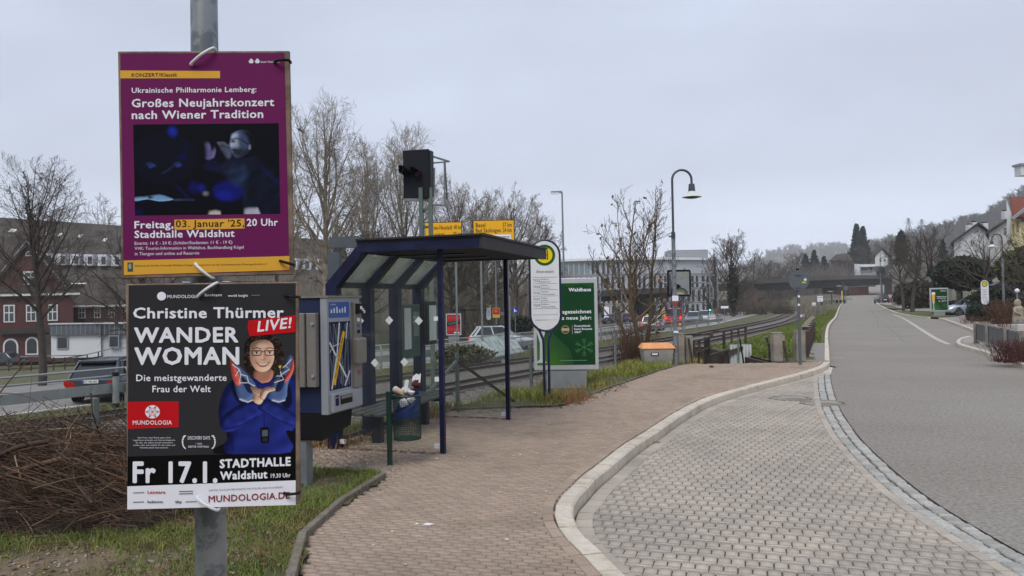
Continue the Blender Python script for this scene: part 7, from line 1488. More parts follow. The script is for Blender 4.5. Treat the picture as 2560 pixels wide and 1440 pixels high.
sx = XD(2545, 34); t = thing('garden_figure', 'pale beige draped garden figure among the red shrubs', 'garden figure', (sx, 34, 0)); m_fig = mat('beige_cloth', srgb(150, 140, 122), .9, var=.25, scale=6, bump=.5, bscale=15)
mb = MB(); mb.lathe([(.26, 0), (.24, .3), (.20, .55), (.22, .68), (.12, .80), (.09, .84)], (0, 0, .28), m_fig, 14); mb.build('robe', t, smooth=True); mb = MB(); mb.lathe([(.05, 1.06), (.13, 1.12), (.15, 1.22), (.11, 1.34), (.02, 1.4)], (-.03, 0, 0), m_fig, 12); mb.build('hooded_head', t, smooth=True)
mb = MB(); mb.tube([(.2, -.05, .95), (.28, -.16, .75), (.12, -.25, .66)], [.07, .07, .05], m_fig, 8); mb.tube([(-.2, -.05, .95), (-.26, -.16, .78), (-.05, -.25, .68)], [.07, .07, .05], m_fig, 8); mb.lathe([(.3, -.02), (.3, .3)], (0, 0, 0), m_cpost, 12); mb.build('arms', t, smooth=True)
p = Vector((XD(2543, 40), 40, 0)); t = thing('globe_lamp', 'small white globe garden lamp on a post by the blue shelter', 'lamp', p); MB().tube([(0, 0, -.1), (0, 0, 1.65)], .04, m_galv2, 8).build('post', t); MB().lathe([(.02, 0), (.1, .06), (.12, .14), (.08, .22), (.01, .25)], (0, 0, 1.65), m_white, 12).build('globe', t, smooth=True)
for px, D, lab in ((2171, 140, 'dark brown planter box by the kerb near the small dark car'), (2236, 118, 'round red flower pot by the kerb beyond the grass island')):
    x = XD(px + 58 if px == 2171 else px, D); mb = MB(); mb.lathe([(.4, -.3), (.55, .5), (.5, .5), (.45, .4)], (x, D, zr(D)), mat('terracotta', srgb(110, 58, 50), .9), 10) if px != 2171 else mb.box((x, D, zr(D) + .3), (1.6, .8, .9), mat('planter_brown', srgb(84, 60, 54), .9)); tag(mb.build('planter'), lab, 'planter')
# right pavement, islands, kerbs, gutter line
m_foot = mat('footway', srgb(146, 138, 131), .9, var=.12, scale=6); m_lawn2 = mat('short_grass', srgb(84, 92, 44), .95, var=.3, scale=3, bump=.5, bscale=50)
def sheet(name, px, dz, m, base=-.12):
    pts = [(lambda g: Vector((g.x, g.y, zr(g.y) + dz)))(GR(*q)) if True else None for q in px]; o = MB().face(pts, m).build(name, loc=(0, 0, 0)); tag(o, kind='structure'); return pts
isl = ((2640, 945), (2560, 918), (2511, 904), (2493, 896), (2449, 882), (2411, 871), (2401, 862), (2411, 853), (2440, 846), (2560, 838), (2700, 838))
pts = sheet('traffic_island', isl, .125, m_foot); kerb_run('island_kerb', [Vector((p.x, p.y, 0)) for p in spline(pts[:9], 5)], .13, -.2, .012, 1.0, -1)
pv = ((2346, 799), (2364, 804), (2400, 818), (2440, 834), (2560, 832), (2700, 830), (2700, 790), (2500, 788), (2420, 786), (2395, 795))
pts = sheet('footway', pv, .12, m_foot); kerb_run('bay_kerb', [Vector((p.x, p.y, 0)) for p in spline(pts[:4], 4)], .14, -.2, .008, 1.0, -1)
gi = ((2233, 783), (2262, 790), (2300, 796), (2344, 798), (2395, 794), (2372, 788), (2320, 783), (2262, 780)); pts = sheet('grass_island', gi, .13, m_lawn2); kerb_run('grass_island_kerb', [Vector((p.x, p.y, zr(p.y) + .12)) for p in spline(pts[:4], 4)], .16, -.2, .016, 1.5, -1)
gi = ((2197, 764), (2214, 772), (2236, 775), (2250, 774), (2228, 768), (2206, 764)); sheet('grass_island_far', gi, .13, m_lawn2)
fw = ((2190, 756), (2197, 763), (2206, 763), (2228, 767), (2250, 773), (2262, 779), (2330, 782), (2400, 788), (2420, 785), (2330, 770), (2250, 762), (2215, 757)); sheet('far_footway', fw, .125, m_foot)
kerb_run('far_kerb', [Vector((p.x, p.y, zr(p.y) + .12)) for p in [GR(*q) for q in ((2189, 756), (2194, 763), (2212, 773), (2233, 783))]], .18, -.2, .014, 2.5, -1)
l = [GR(*q) for q in ((2234, 786), (2262, 798), (2300, 822), (2340, 847), (2372, 861))]; l = spline(l, 5); a, b = offs(l, .10), offs(l, -.10); mb = MB()
for i in range(len(l) - 1): mb.face([Vector((q.x, q.y, zr(q.y) + .006)) for q in (a[i], a[i + 1], b[i + 1], b[i])], mat('gutter_concrete', srgb(178, 170, 158), .9, var=.15))
tag(mb.build('gutter_strip', loc=(0, 0, 0)), kind='structure')
mb = MB()
for q0, q1 in (((2086, 806), (2118, 806)), ((2080, 855), (2190, 857)), ((2190, 838), (2300, 842)), ((2075, 894), (2110, 895))): a, b = GR(*q0), GR(*q1); z = zr(a.y) + .005; mb.face([(a.x, a.y - .09, z), (b.x, b.y - .09, z), (b.x, b.y + .09, z), (a.x, a.y + .09, z)], mat('patch_seam', srgb(160, 154, 148), .9, var=.2))
m_crk = mat('tar_crack', srgb(92, 88, 84), .9, var=.2)
for pts in (((2190, 790), (2225, 822), (2262, 856)), ((2175, 775), (2192, 800), (2196, 822)), ((2280, 895), (2340, 897), (2420, 903))):
    P = [GR(*q) for q in pts]; P = spline(P, 6); a_, b_ = offs(P, .009), offs(P, -.009)
    for i in range(len(P) - 1): mb.face([Vector((q.x, q.y, zr(q.y) + .004)) for q in (a_[i], a_[i + 1], b_[i + 1], b_[i])], m_crk)
tag(mb.build('road_seams', loc=(0, 0, 0)), kind='structure')
# ================================================================ STREET FURNITURE FAR
D = 52; t = thing('street_light', 'tall grey mast street light above the far bus stop sign and advert', 'street light', (XD(1408, D), D, -1.6)); a, b = Q(1409, 700, D), Q(1405, 480, D); mb = MB(); mb.tube([Vector((a.x + .05, D, -1.7)), b], [.09, .055], m_galv2, 8); mb.build('mast', t, world=True); mb = MB(); c = Q(1377, 481, D); mb.bar(b, c, .16, .14, m_galv2); mb.box(c.lerp(b, .35) - Vector((0, 0, .08)), (.62, .2, .08), m_print_w); mb.build('lamp_head', t, world=True)
D = 66; 
t = stop_sign('bus_stop_sign', 'white bus stop sign seen through the shelter beyond the main road', Vector((XD(1221, D), D, gz(XD(1221, D), D))), 3.1, .46, 1.5, False, None, 'plain bus stop signs')
D = 60; x = XD(1133, D); t = thing('advert_case', 'red poster in a white frame seen through the shelter', 'advert', (x, D, gz(x, D))); z0, z1 = hz(1133, 838, D) - t.location.z, hz(1133, 784, D) - t.location.z; W_ = 38 / F * D
mb = MB(); mb.box((0, 0, (z0 + z1) / 2), (W_, .2, z1 - z0), m_fr); mb.box((0, .05, z0 / 2), (W_ * .7, .15, z0), m_base); mb.build('case', t); mb = MB(); f = lambda a, b, l=0: (a * W_, -.105 - l, z0 + b * (z1 - z0)); rect(mb, -.44, .05, .44, .95, f, ink('poster_red', (176, 40, 48)), 0); mb.face([f(*q, .002) for q in ((-.44, .42), (.44, .52), (.44, .70), (-.44, .60))], ink('near_black', (24, 34, 34))); stroke(mb, ((-.36, .55), (.38, .64)), .02, f, ink('mint', (96, 150, 140)), .004); stroke(mb, ((-.34, .50), (.30, .575)), .02, f, ink('mint', (96, 150, 140)), .004); rect(mb, .02, .09, .38, .15, f, m_print_w, .002)
for k in range(8): rect(mb, -.38 + (k % 4) * .21, .76 if k < 4 else .2, -.24 + (k % 4) * .21, .88 if k < 4 else .32, f, ink('poster_red2', (196, 66, 72)), .002)
mb.build('poster', t)
D = 63; x = XD(1240, D); t = thing('hanging_poster', 'red and yellow poster on a lamp pole seen through the shelter', 'poster', (x, D, gz(x, D))); a = hz(1240, 794, D) - t.location.z; b = hz(1240, 770, D) - t.location.z; mb = MB(); mb.box((0, -.08, (a + b) / 2), (.62, .02, b - a), ink('poster_yellow', (206, 170, 60))); mb.box((0, -.095, (a + b) / 2 + .12), (.56, .01, (b - a) * .62), ink('poster_red', (176, 40, 48))); ell(mb, -.02, 0, .16, .13, lambda u, v, l: (u, -.102, (a + b) / 2 + .15 + v), ink('shoe_red', (214, 92, 82)), 0, 10); mb.build('panel', t); MB().tube([(0, 0, 0), (0, 0, 8.5)], .07, m_galv2, 6).build('pole', t)
D = 58; x = XD(1287, D); t = thing('cycle_sign', 'round blue footpath sign on a slim pole seen right of the shelter', 'traffic sign', (x, D, gz(x, D))); z = hz(1287, 776, D) - t.location.z; mb = MB(); mb.lathe([(.24, -.02), (.24, 0)], (0, -.06, z), ink('sign_blue', (30, 60, 150)), 20, 'Y'); mb.build('disc', t); mb = MB(); mb.box((-.05, -.085, z), (.07, .01, .26), m_print_w); mb.box((.07, -.085, z - .05), (.06, .01, .16), m_print_w); mb.build('symbol', t); MB().tube([(0, 0, 0), (0, 0, z + .3)], .03, m_galv2, 6).build('pole', t); MB().tube([(-.42, 0, 0), (-.42, 0, z + 1.2)], .06, m_galv2, 6).build('post', t)
x = XD(1165, 69); t = thing('bus_shelter', 'dark blue bus shelter beyond the main road seen through the glass', 'bus shelter', (x, 69, gz(x, 69))); z = hz(1165, 775, 69) - t.location.z; mb = MB(); mb.box((.9, 0, z), (4.6, 1.6, .14), m_sblue); mb.build('roof', t)
for s in (-1.2, -.2, 3.0): MB().box((s, .6, z / 2), (.1, .1, z), m_sblue).build('post', t)
m_tls = mat('traffic_light_black', srgb(24, 26, 28), .6); m_gon = mat('green_lamp', (.02, .5, .3), .3, emit=(.1, 1, .6), estr=1.4, var=0); m_ron = mat('red_lamp_bright', (.6, .05, .02), .3, emit=(1, .12, .05), estr=1.8, var=0); m_off = mat('lamp_off', srgb(50, 40, 40), .4, var=0)
def tlight(parent, q, on, s=1.0, yaw=0):
    mb = MB(); mb.box(q, (.32 * s, .2 * s, .95 * s), m_tls); o = mb.build('signal_head', parent, world=True, bevel=.02)
    for k, zz in enumerate((.3, 0, -.3)):
        m = m_ron if (on == 'r' and k == 0) else m_gon if (on == 'g' and k == 2) else m_off; mb = MB(); mb.lathe([(.105 * s, -.03), (.08 * s, -.06), (.0, -.07)], Vector(q) + Vector((0, -.1 * s, zz * s)), m, 12, 'Y'); b = mb.build('lamp', o)
        for v in b.data.vertices: v.co -= Vector(parent.location)
def mast(label, px, D, ytop, arm, heads):
    x = XD(px, D); t = thing('traffic_light', label, 'traffic light', (x, D, gz(x, D)), group='traffic lights at the junction'); zt = hz(px, ytop, D); pts = [Vector((x, D, t.location.z)), Vector((x, D, zt - .9))]
    if arm: s = 1 if arm > 0 else -1; pts += [Vector((x + s * .3, D, zt - .25)), Vector((x + s * 1.0, D, zt)), Vector((x + arm, D, zt + .02))]
    mb = MB(); mb.tube(pts, .11 if D > 80 else .09, m_galv2, 8); mb.build('mast', t, world=True)
    for px_, py_, on in heads: tlight(t, Q(px_, py_, D - .25), on, 1.0 if D < 90 else 1.2)
mast('traffic light mast with long arm left, one lamp red and one green', 1783, 96, 706, -7.0, ((1652, 708, 'r'), (1774, 768, 'g'), (1786, 760, '')))
mast('traffic light mast with short arm beside the green advert', 1500, 74, 713, 1.0, ((1514, 708, ''), (1500, 770, ''), (1494, 772, '')))
for px, D, yt, lab in ((1554, 95, 705, 'slim grey pole behind the shrub tree beside the ramp'), (1536, 90, 770, 'short grey pole with dark signal box left of the shrub tree'), (1795, 100, 648, 'tall slim lamp pole right of the traffic light mast'), (1775, 99, 680, 'leaning slim camera pole beside the traffic light mast')):
    x = XD(px, D); mb = MB(); z = gz(x, D); mb.tube([(x, D, z), (x, D, hz(px, yt, D))], .09, m_galv2, 6); mb.box((x + (.15 if px != 1775 else -.3), D - .1, hz(px, yt + 4, D)), (.3, .2, .3), m_galv2 if px != 1536 else m_tls); tag(mb.build('grey_pole'), lab, 'pole')
for px, py, D, w_, h_, lab, m in ((1654, 782, 82, 1.0, .75, 'pale yellow town sign beside the red van', mat('pale_yellow', srgb(190, 180, 130), .6)), (1811, 768, 94, .95, .30, 'small white sign on a post right of the traffic light', m_print_w), (1790, 776, 97, .7, .75, 'small brown picture poster beside the traffic light mast', mat('brown_poster', srgb(110, 84, 62), .7, var=.4, scale=3)), (1516, 780, 84, .55, 1.2, 'upright white information board left of the shrub tree', m_print_w), (1617, 791, 85, .42, .42, 'small yellow diamond priority sign behind the shrub tree', m_hy)):
    x = XD(px, D); z0 = gz(x, D); t = thing('small_sign', lab, 'sign', (x, D, z0)); z = hz(px, py, D) - z0; MB().box((0, 0, z), (w_, .05, h_), m, M=Matrix.Rotation(R(45) if 'diamond' in lab else 0, 3, 'Y')).build('panel', t); MB().tube([(0, .05, 0), (0, .05, z)], .04, m_galv2, 6).build('post', t)
x = XD(1779, 92); t = thing('switch_box', 'white electric box on the guardrail end', 'box', (x, 92, -1.5)); mb = MB(); mb.box((0, 0, hz(1779, 797, 92) + 1.5), (.8, .3, 1.1), m_wh); mb.build('cabinet', t, bevel=.02); MB().tube([(0, 0, 0), (0, 0, 1.2)], .1, m_galv2, 8).build('post', t)
D = 60; x = XD(2050, D); t = thing('kilometre_board', 'white railway kilometre board on a post beside the grass slope', 'railway sign', (x, D, gz(x, D))); z = hz(2050, 747, D) - t.location.z; mb = MB(); mb.box((0, 0, z), (.42, .04, .46), m_print_w); mb.build('panel', t); mb = MB(); letters(mb, '334', -.16, .16, z + .02, .15, m_black, lambda a, b: (a, -.024, b), .01); letters(mb, '6', -.05, .05, z - .19, .16, m_black, lambda a, b: (a, -.024, b), .01); mb.build('lettering', t); MB().tube([(0, .04, 0), (0, .04, z)], .035, m_galv2, 6).build('post', t)
for k, (px, D, yb, yt, lab) in enumerate(((2109, 130, 747, 705, 'slim grey lamp post under the bridge with a flat head to the left'), (2079, 120, 757, 727, 'small flat topped lamp post beside the grass slope'))):
    x = XD(px, D); t = thing('lamp_post', lab, 'street lamp', (x, D, hz(px, yb, D))); z0 = t.location.z; zt = hz(px, yt, D) - z0; MB().tube([(0, 0, -1), (0, 0, zt)], .10, m_lampd, 6).build('post', t); MB().lathe([(.1, 0), (.5, -.1), (.52, -.16)], (-.7 if k == 0 else -.2, 0, zt - (.6 if k == 0 else 0)), m_galv2, 10).build('head', t)
x = XD(2115, 132); mb = MB(); mb.lathe([(.45, -.02), (.45, .02)], (x, 132, hz(2114, 720, 132)), m_sg, 16, 'Y'); mb.tube([(x, 132.1, 0), (x, 132.1, hz(2114, 720, 132))], .06, m_sg, 6); tag(mb.build('round_sign'), 'small round sign back beside the slim lamp under the bridge', 'traffic sign')
x = XD(2105, 128); mb = MB(); mb.box((x, 128, hz(2105, 738, 128)), (.13, .1, 1.5), m_hy); tag(mb.build('yellow_marker'), 'narrow yellow marker post at the top of the grass slope', 'marker')
x0, x1 = XD(2055, 132), XD(2110, 132); mb = MB(); z = hz(2080, 752, 132); 
for k in range(7): mb.box((x0 + (x1 - x0) * k / 6, 132, z - .6), (.25, .3, 1.5), m_brk2)
mb.bar((x0 - 1, 132, z + .3), (x1 + 1, 132, z + .3), .5, .35, m_gray); tag(mb.build('platform_wall'), 'grey concrete ledge on dark piers at the foot of the slope', 'retaining wall')
x = XD(2034, 105); t = thing('track_box', 'small white signal box beside the far tracks', 'signal box', (x, 105, -1.4)); MB().box((0, 0, 1.6), (.45, .3, .9), m_print_w).build('cabinet', t); MB().box((0, 0, .6), (.1, .1, 1.4), m_galv2).build('post', t); MB().box((-1.0, -.2, .2), (2.4, .4, .35), m_print_w).build('plinth', t)
# pylons on the hill
for px, D, yt, yb in ((2276, 680, 545, 575), (2309, 720, 548, 568)):
    x = XD(px, D); z0, z1 = hz(px, yb + 14, D), hz(px, yt, D); h_ = z1 - z0; t = thing('pylon', 'lattice power pylon on the hazy hill, ' + ('taller left one' if px == 2276 else 'smaller right one'), 'pylon', (x, D, z0), group='pylons on the hill'); mb = MB()
    for sx_, sy_ in ((-1, -1), (1, -1), (1, 1), (-1, 1)): mb.bar((sx_ * 2.4, sy_ * 2.4, 0), (sx_ * .4, sy_ * .4, h_), .4, .4, m_galv2)
    for k in range(6): s = 1.6 - 1.35 * k / 6; z = h_ * k / 6; mb.bar((-s, -s, z), (s * .8, -s * .8, z + h_ / 6), .16, .16, m_galv2); mb.bar((s, -s, z), (-s * .8, -s * .8, z + h_ / 6), .16, .16, m_galv2)
    mb.build('lattice', t); mb = MB()
    for z, l_ in ((.72, 4.6), (.84, 3.6), (.95, 2.4)): mb.bar((-l_, 0, h_ * z), (l_, 0, h_ * z), .25, .3, m_galv2)
    mb.build('cross_arms', t)
# ================================================================ HILLS
m_hill = mat('hill_wood', srgb(50, 49, 50), .98, var=.25, scale=.03); m_hw = mat('hill_twigs', srgb(54, 53, 54), .98, var=.2, scale=.05)
def hill(name, sky_, D, back, zlow=-6, front=160):
    V = []; Fq = []; ridge = [Q(a, b, D + o) for a, b, o in sky_]; n = len(ridge); rows = 8
    for p in ridge:
        for k in range(rows + 1): s = k / rows; V.append((p.x + (0), p.y - front * (1 - s), zlow + (p.z - zlow) * s ** .8))
        V.append((p.x + 30, p.y + back, zlow))
    m = rows + 2
    for i in range(n - 1):
        for k in range(m - 1): Fq.append([i * m + k, (i + 1) * m + k, (i + 1) * m + k + 1, i * m + k + 1])
    o = npmesh(name, np.array(V), np.array(Fq), [m_hill], smooth=True); tag(o, kind='structure'); return ridge
def forest(name, label, ridge, D, n, hgt, seed, front, zlow, rad=.18, ev=.12):
    r = np.random.RandomState(seed); P0, P1, A0, A1 = [], [], [], []; R_ = np.array([tuple(p) for p in ridge])
    for i in range(n):
        u = r.uniform(0, len(R_) - 1.001); k = int(u); p = R_[k] * (1 - (u - k)) + R_[k + 1] * (u - k); s = 1 - r.uniform(0, 1) ** 1.6 * .75; b = np.array([p[0], p[1] - front * (1 - s), zlow + (p[2] - zlow) * s ** .8 - hgt * .3]); h_ = hgt * r.uniform(.65, 1.15)
        P0.append(b); P1.append(b + [0, 0, h_ * .8]); A0.append(rad * 1.6); A1.append(rad)
        e = r.uniform() < ev
        for j in range(26):
            z = h_ * r.uniform(.25, .95); a = r.uniform(0, 6.28); l = h_ * (.30 if not e else .34 * (1 - z / h_)) * r.uniform(.5, 1); q = b + [0, 0, z]; P0.append(q); P1.append(q + [math.cos(a) * l, math.sin(a) * l, (l * .75 if not e else -l * .3) + r.uniform(0, .6)]); A0.append(rad * (1 if not e else 2.4)); A1.append(rad * .6)
    V, Fq = segs(P0, P1, A0, A1, 3); o = npmesh(name, V, Fq, [m_hw]); tag(o, label, 'forest', kind='stuff')
s1 = ((2120, 640, 60), (2200, 618, 40), (2260, 600, 20), (2330, 582, 0), (2400, 566, 0), (2440, 556, 0), (2500, 520, 0), (2560, 482, 0), (2640, 462, 20), (2760, 470, 40))
rg = hill('hill', s1, 800, 600, -2, 380); forest('hillside_forest', 'hazy bare forest covering the hill on the right', rg, 800, 1700, 13, 4, 380, -2, .28)
s2 = ((1780, 690, 0), (1860, 672, 0), (1920, 640, 0), (1980, 624, 0), (2060, 622, 0), (2140, 618, 0), (2230, 606, 0), (2330, 600, 0))
rg = hill('far_hill', s2, 2000, 250, -6, 700); forest('far_forest', 'pale misty forest on the distant hill above the bridge', rg, 2000, 900, 22, 6, 700, -6, .6, .3)
# belt of scrub around the railway in the distance
def scrub(name, label, px0, px1, D0, D1, yt, n, seed, m, rad):
    r = np.random.RandomState(seed); P0, P1, A0, A1 = [], [], [], []
    for i in range(n):
        D = r.uniform(D0, D1); px = r.uniform(px0, px1); x = XD(px, D); z = gz(x, D); h_ = max(1.0, (hz(px, yt, D) - z) * r.uniform(.45, 1.05))
        for j in range(18):
            p = np.array([x + r.normal(0, .4), D + r.normal(0, .4), z]); d = np.array([r.normal(0, .32), r.normal(0, .3), 1.0])
            for k in range(3): q = p + d / np.linalg.norm(d) * h_ / 3; P0.append(p); P1.append(q); A0.append(rad * (1 - k * .28)); A1.append(rad * (.72 - k * .28)); p = q; d = d + r.normal(0, .28, 3)
    V, Fq = segs(P0, P1, A0, A1, 3); tag(npmesh(name, V, Fq, [m]), label, 'scrub', kind='stuff')
scrub('scrub', 'tangled bare scrub under and beside the distant bridge', 1795, 1975, 125, 250, 750, 230, 1, m_twd, .045)
scrub('scrub_behind_bridge', 'brown bare scrub behind the bridge', 1880, 2140, 258, 300, 650, 420, 2, mat('twig_far', srgb(132, 124, 118), .95, var=.2, scale=.3), .07)
scrub('scrub_by_track', 'brown scrub right of the tracks in front of the bridge', 2000, 2098, 125, 236, 737, 150, 8, m_twp, .045)
scrub('scrub_beyond_road', 'tangle of bare undergrowth beyond the main road', 640, 1400, 66, 104, 645, 620, 3, m_twp, .026)
scrub('scrub_by_slope', 'dead brown scrub beside the railway below the grass slope', 2020, 2050, 62, 110, 785, 60, 4, m_twp, .025)
# buildings glimpsed behind the bare trees beyond the road
D = 112; t = thing('grey_building', 'grey building glimpsed through the bare trees behind the shelter', 'building', (XD(1060, D), D, -4)); mb = MB(); bpoly(mb, ((850, 800), (1215, 795), (1215, 700), (850, 700)), D, 8, mat('dim_facade', srgb(80, 74, 68), .9, var=.2, scale=.3)); mb.build('wall', t, world=True)
for k in range(9): bwin(t, D, 868 + k * 38, 725, 886 + k * 38, 752, False)
mb = MB(); a, b = Q(845, 702, D - .5), Q(1220, 700, D - .5); mb.face([a, b, b + Vector((0, 6, 4)), a + Vector((0, 6, 4))], m_roofd); mb.build('roof', t, world=True)
# crow in the tree
q = Q(751, 327, 47); mb = MB(); mb.lathe([(.01, -.2), (.07, -.08), (.09, .05), (.05, .18), (.01, .24)], (0, 0, 0), m_black, 10, 'X'); o = mb.build('body', None); bpy.data.objects.remove(o)
t = thing('crow', 'black crow perched in the tallest plane tree', 'bird', q); mb = MB(); mb.tube([(-.2, 0, .14), (-.1, 0, .12), (0, 0, .05), (.12, 0, -.05), (.26, 0, -.14)], [.01, .05, .085, .07, .02], m_black, 8); mb.tube([(-.17, 0, .14), (-.26, 0, .13)], [.02, .004], m_black, 6); mb.build('body', t, smooth=True)
# ================================================================ behind the viewer: what the traffic mirror shows and what the shelter glass reflects
t = thing('apartment_house', 'cream apartment house behind the viewer shown in the traffic mirror', 'building', (4, -24, 0)); mb = MB(); mb.box((4, -29, 7), (30, 8, 14), mat('pale_facade', srgb(206, 206, 198), .9, var=.05)); mb.build('wall', t, world=True)
for k in range(9):
    for fz in range(3): MB().box((-8 + k * 3, -24.95, 6 + fz * 3.2), (1.4, .1, 2.2), mat('yellow_blind', srgb(206, 196, 150), .8)).build('window', t, world=True)
t = thing('apartment_house', 'brown apartment house added behind the viewer to darken reflections in the shelter glass', 'building', (-32, -22, 0)); MB().box((-32, -26, 7), (38, 8, 15), mat('brown_facade', srgb(112, 98, 88), .9, var=.1)).build('wall', t, world=True)  # unseen house, added so the shelter panes mirror a dark facade instead of sky
for k in range(10):
    for fz in range(3): MB().box((-48 + k * 3.4, -21.95, 4 + fz * 3.6), (1.4, .1, 1.8), m_win).build('window', t, world=True)
hedge('hedge', 'dark pointed shrubs behind the viewer shown in the traffic mirror', 'hedge', Vector((5.5, -14, -.1)), (2.6, 1.0, 2.4), 2500, m_ev, .3, 21)
# ================================================================ GROUND DETAIL
def blades(name, label, pts, hmin, hmax, wd, m, seed, cat='grass', lean=.5):
    r = np.random.RandomState(seed); P = np.asarray(pts, float); n = len(P); h = r.uniform(hmin, hmax, n); a = r.uniform(0, 6.283, n); le = r.uniform(.05, lean, n) * h; dx, dy = np.cos(a) * le, np.sin(a) * le; b = r.uniform(0, 6.283, n); wx, wy = np.cos(b) * wd * .5, np.sin(b) * wd * .5
    V = np.zeros((n, 5, 3)); z = P[:, 2]
    V[:, 0] = np.stack([P[:, 0] - wx, P[:, 1] - wy, z - .01], 1); V[:, 1] = np.stack([P[:, 0] + wx, P[:, 1] + wy, z - .01], 1)
    V[:, 2] = np.stack([P[:, 0] + wx * .8 + dx * .4, P[:, 1] + wy * .8 + dy * .4, z + h * .6], 1); V[:, 3] = np.stack([P[:, 0] - wx * .8 + dx * .4, P[:, 1] - wy * .8 + dy * .4, z + h * .6], 1); V[:, 4] = np.stack([P[:, 0] + dx * 1.3, P[:, 1] + dy * 1.3, z + h * .92], 1)
    base = np.arange(n)[:, None] * 5; F4 = np.concatenate([base + np.array([[0, 1, 2, 3]]), base + np.array([[3, 2, 4, 4]])]); F3 = base + np.array([[3, 2, 4]])
    tri = np.concatenate([base + np.array([[0, 1, 2]]), base + np.array([[0, 2, 3]]), F3]); o = npmesh(name, V.reshape(-1, 3), tri, [m]); tag(o, label, cat, kind='stuff'); return o
m_gb = mat('grass_blade', srgb(100, 118, 44), .8, var=.3, scale=2.2, island=.35, col2=srgb(120, 112, 66), c2scale=1.6, c2lo=.48, c2hi=.62); m_gb2 = mat('grass_blade_olive', srgb(122, 128, 52), .8, var=.3, scale=1.5, island=.35, col2=srgb(140, 128, 74), c2scale=1.1, c2lo=.52, c2hi=.62); m_gb3 = mat('grass_blade_fresh', srgb(98, 112, 40), .8, var=.25, scale=.8, island=.25); m_gdry = mat('dry_tuft', srgb(150, 112, 72), .9, var=.25, island=.3)
r = np.random.RandomState(11)
def lawn_pts(n, x0, x1, y0, y1, test, patch=0, pth=.5):
    X = r.uniform(x0, x1, n); Y = r.uniform(y0, y1, n); ok = np.ones(n, bool)
    if patch: ok &= (np.sin(X * patch + 1.3 * np.sin(Y * patch * .7)) * np.sin(Y * patch * .9 + X) + r.normal(0, .35, n)) > pth - .5
    X, Y = X[ok], Y[ok]; P = np.stack([X, Y], 1); ok = ~inpoly(P, plat2); P = P[ok]; k = np.array([test(x, y) for x, y in P], bool); P = P[k]
    return np.array([(x, y, lawn_z(x, y)) for x, y in P])
notpile = lambda x, y: heap(x, y) < .02
left_ok = lambda x, y: x > XF(y) - .6 and x < -1.2 and notpile(x, y) and not (y < 5.55 and x < -2.3)
blades('lawn_grass', 'green and yellowish winter grass on the verge at the lower left', lawn_pts(130000, -5.2, -1.0, 3.6, 9.5, left_ok, 3.0, .1), .02, .06, .006, m_gb, 1, lean=1.2)
blades('lawn_tufts', 'longer yellowish tufts of grass on the left verge', lawn_pts(9000, -5.6, -1.0, 4.4, 9.5, lambda x, y: x > XF(y) - .6 and notpile(x, y) and x < -1.2, 2.0, .8), .05, .13, .006, m_gb2, 2, lean=1.0)
bk = lambda x, y: x > XF(y) - .5 and x < itp(y, [8, 11, 12.5, 15.5, 19.3, 26], [-1.4, -1.0, 1.6, 3.2, 5.0, 5.0])
blades('verge_grass', 'yellow green rough grass between fence and pavement behind the shelter', lawn_pts(70000, -2.8, 5.0, 9.0, 20.5, bk, 1.3, .2), .05, .20, .012, m_gb2, 3, lean=.9)
P = []
for _ in range(60000):
    D = 20.5 + 62 * r.uniform(0, 1) ** 1.4; a, b = XF(D) - 2.6, XLf(D) - .15; x = r.uniform(a, b)
    if D < 27 and (x < PIT[1] + .15 or x > w_l(D) - .05): continue
    P.append((x, D, lawn_z(x, D) if D < 26 else gz(x, D)))
blades('slope_grass', 'bright green grass on the slope between the street and the railway', P, .06, .18, .02, m_gb3, 4, lean=.9)
P = [(lambda D: (lambda x: (x, D, gz(x, D)))(XG(D) + r.uniform(-1.1, 2.6)))(r.uniform(12, 60)) for _ in range(22000)]
blades('road_verge_grass', 'thin grass along the foot of the guardrail', P, .05, .16, .02, m_gb2, 5, lean=.9)
blades('dry_tufts', 'orange brown dead grass tufts at the foot of the signs', [(p.x + r.normal(0, .16), p.y + r.normal(0, .12), 0) for p in (G(1420, 1004), G(1440, 996), G(1405, 1008), sp(.1, SB - .1, 0), sp(2.3, SB + .1, 0)) for _ in range(220)], .05, .26, .008, m_gdry, 6, lean=.9)
blades('sparse_grass', 'sparse grass growing through the stony earth at the lower left', lawn_pts(26000, -4.8, -1.6, 3.9, 5.7, lambda x, y: True, 2.6, .62) + np.array([0, 0, .012]), .015, .06, .005, m_gb, 21, lean=1.3)
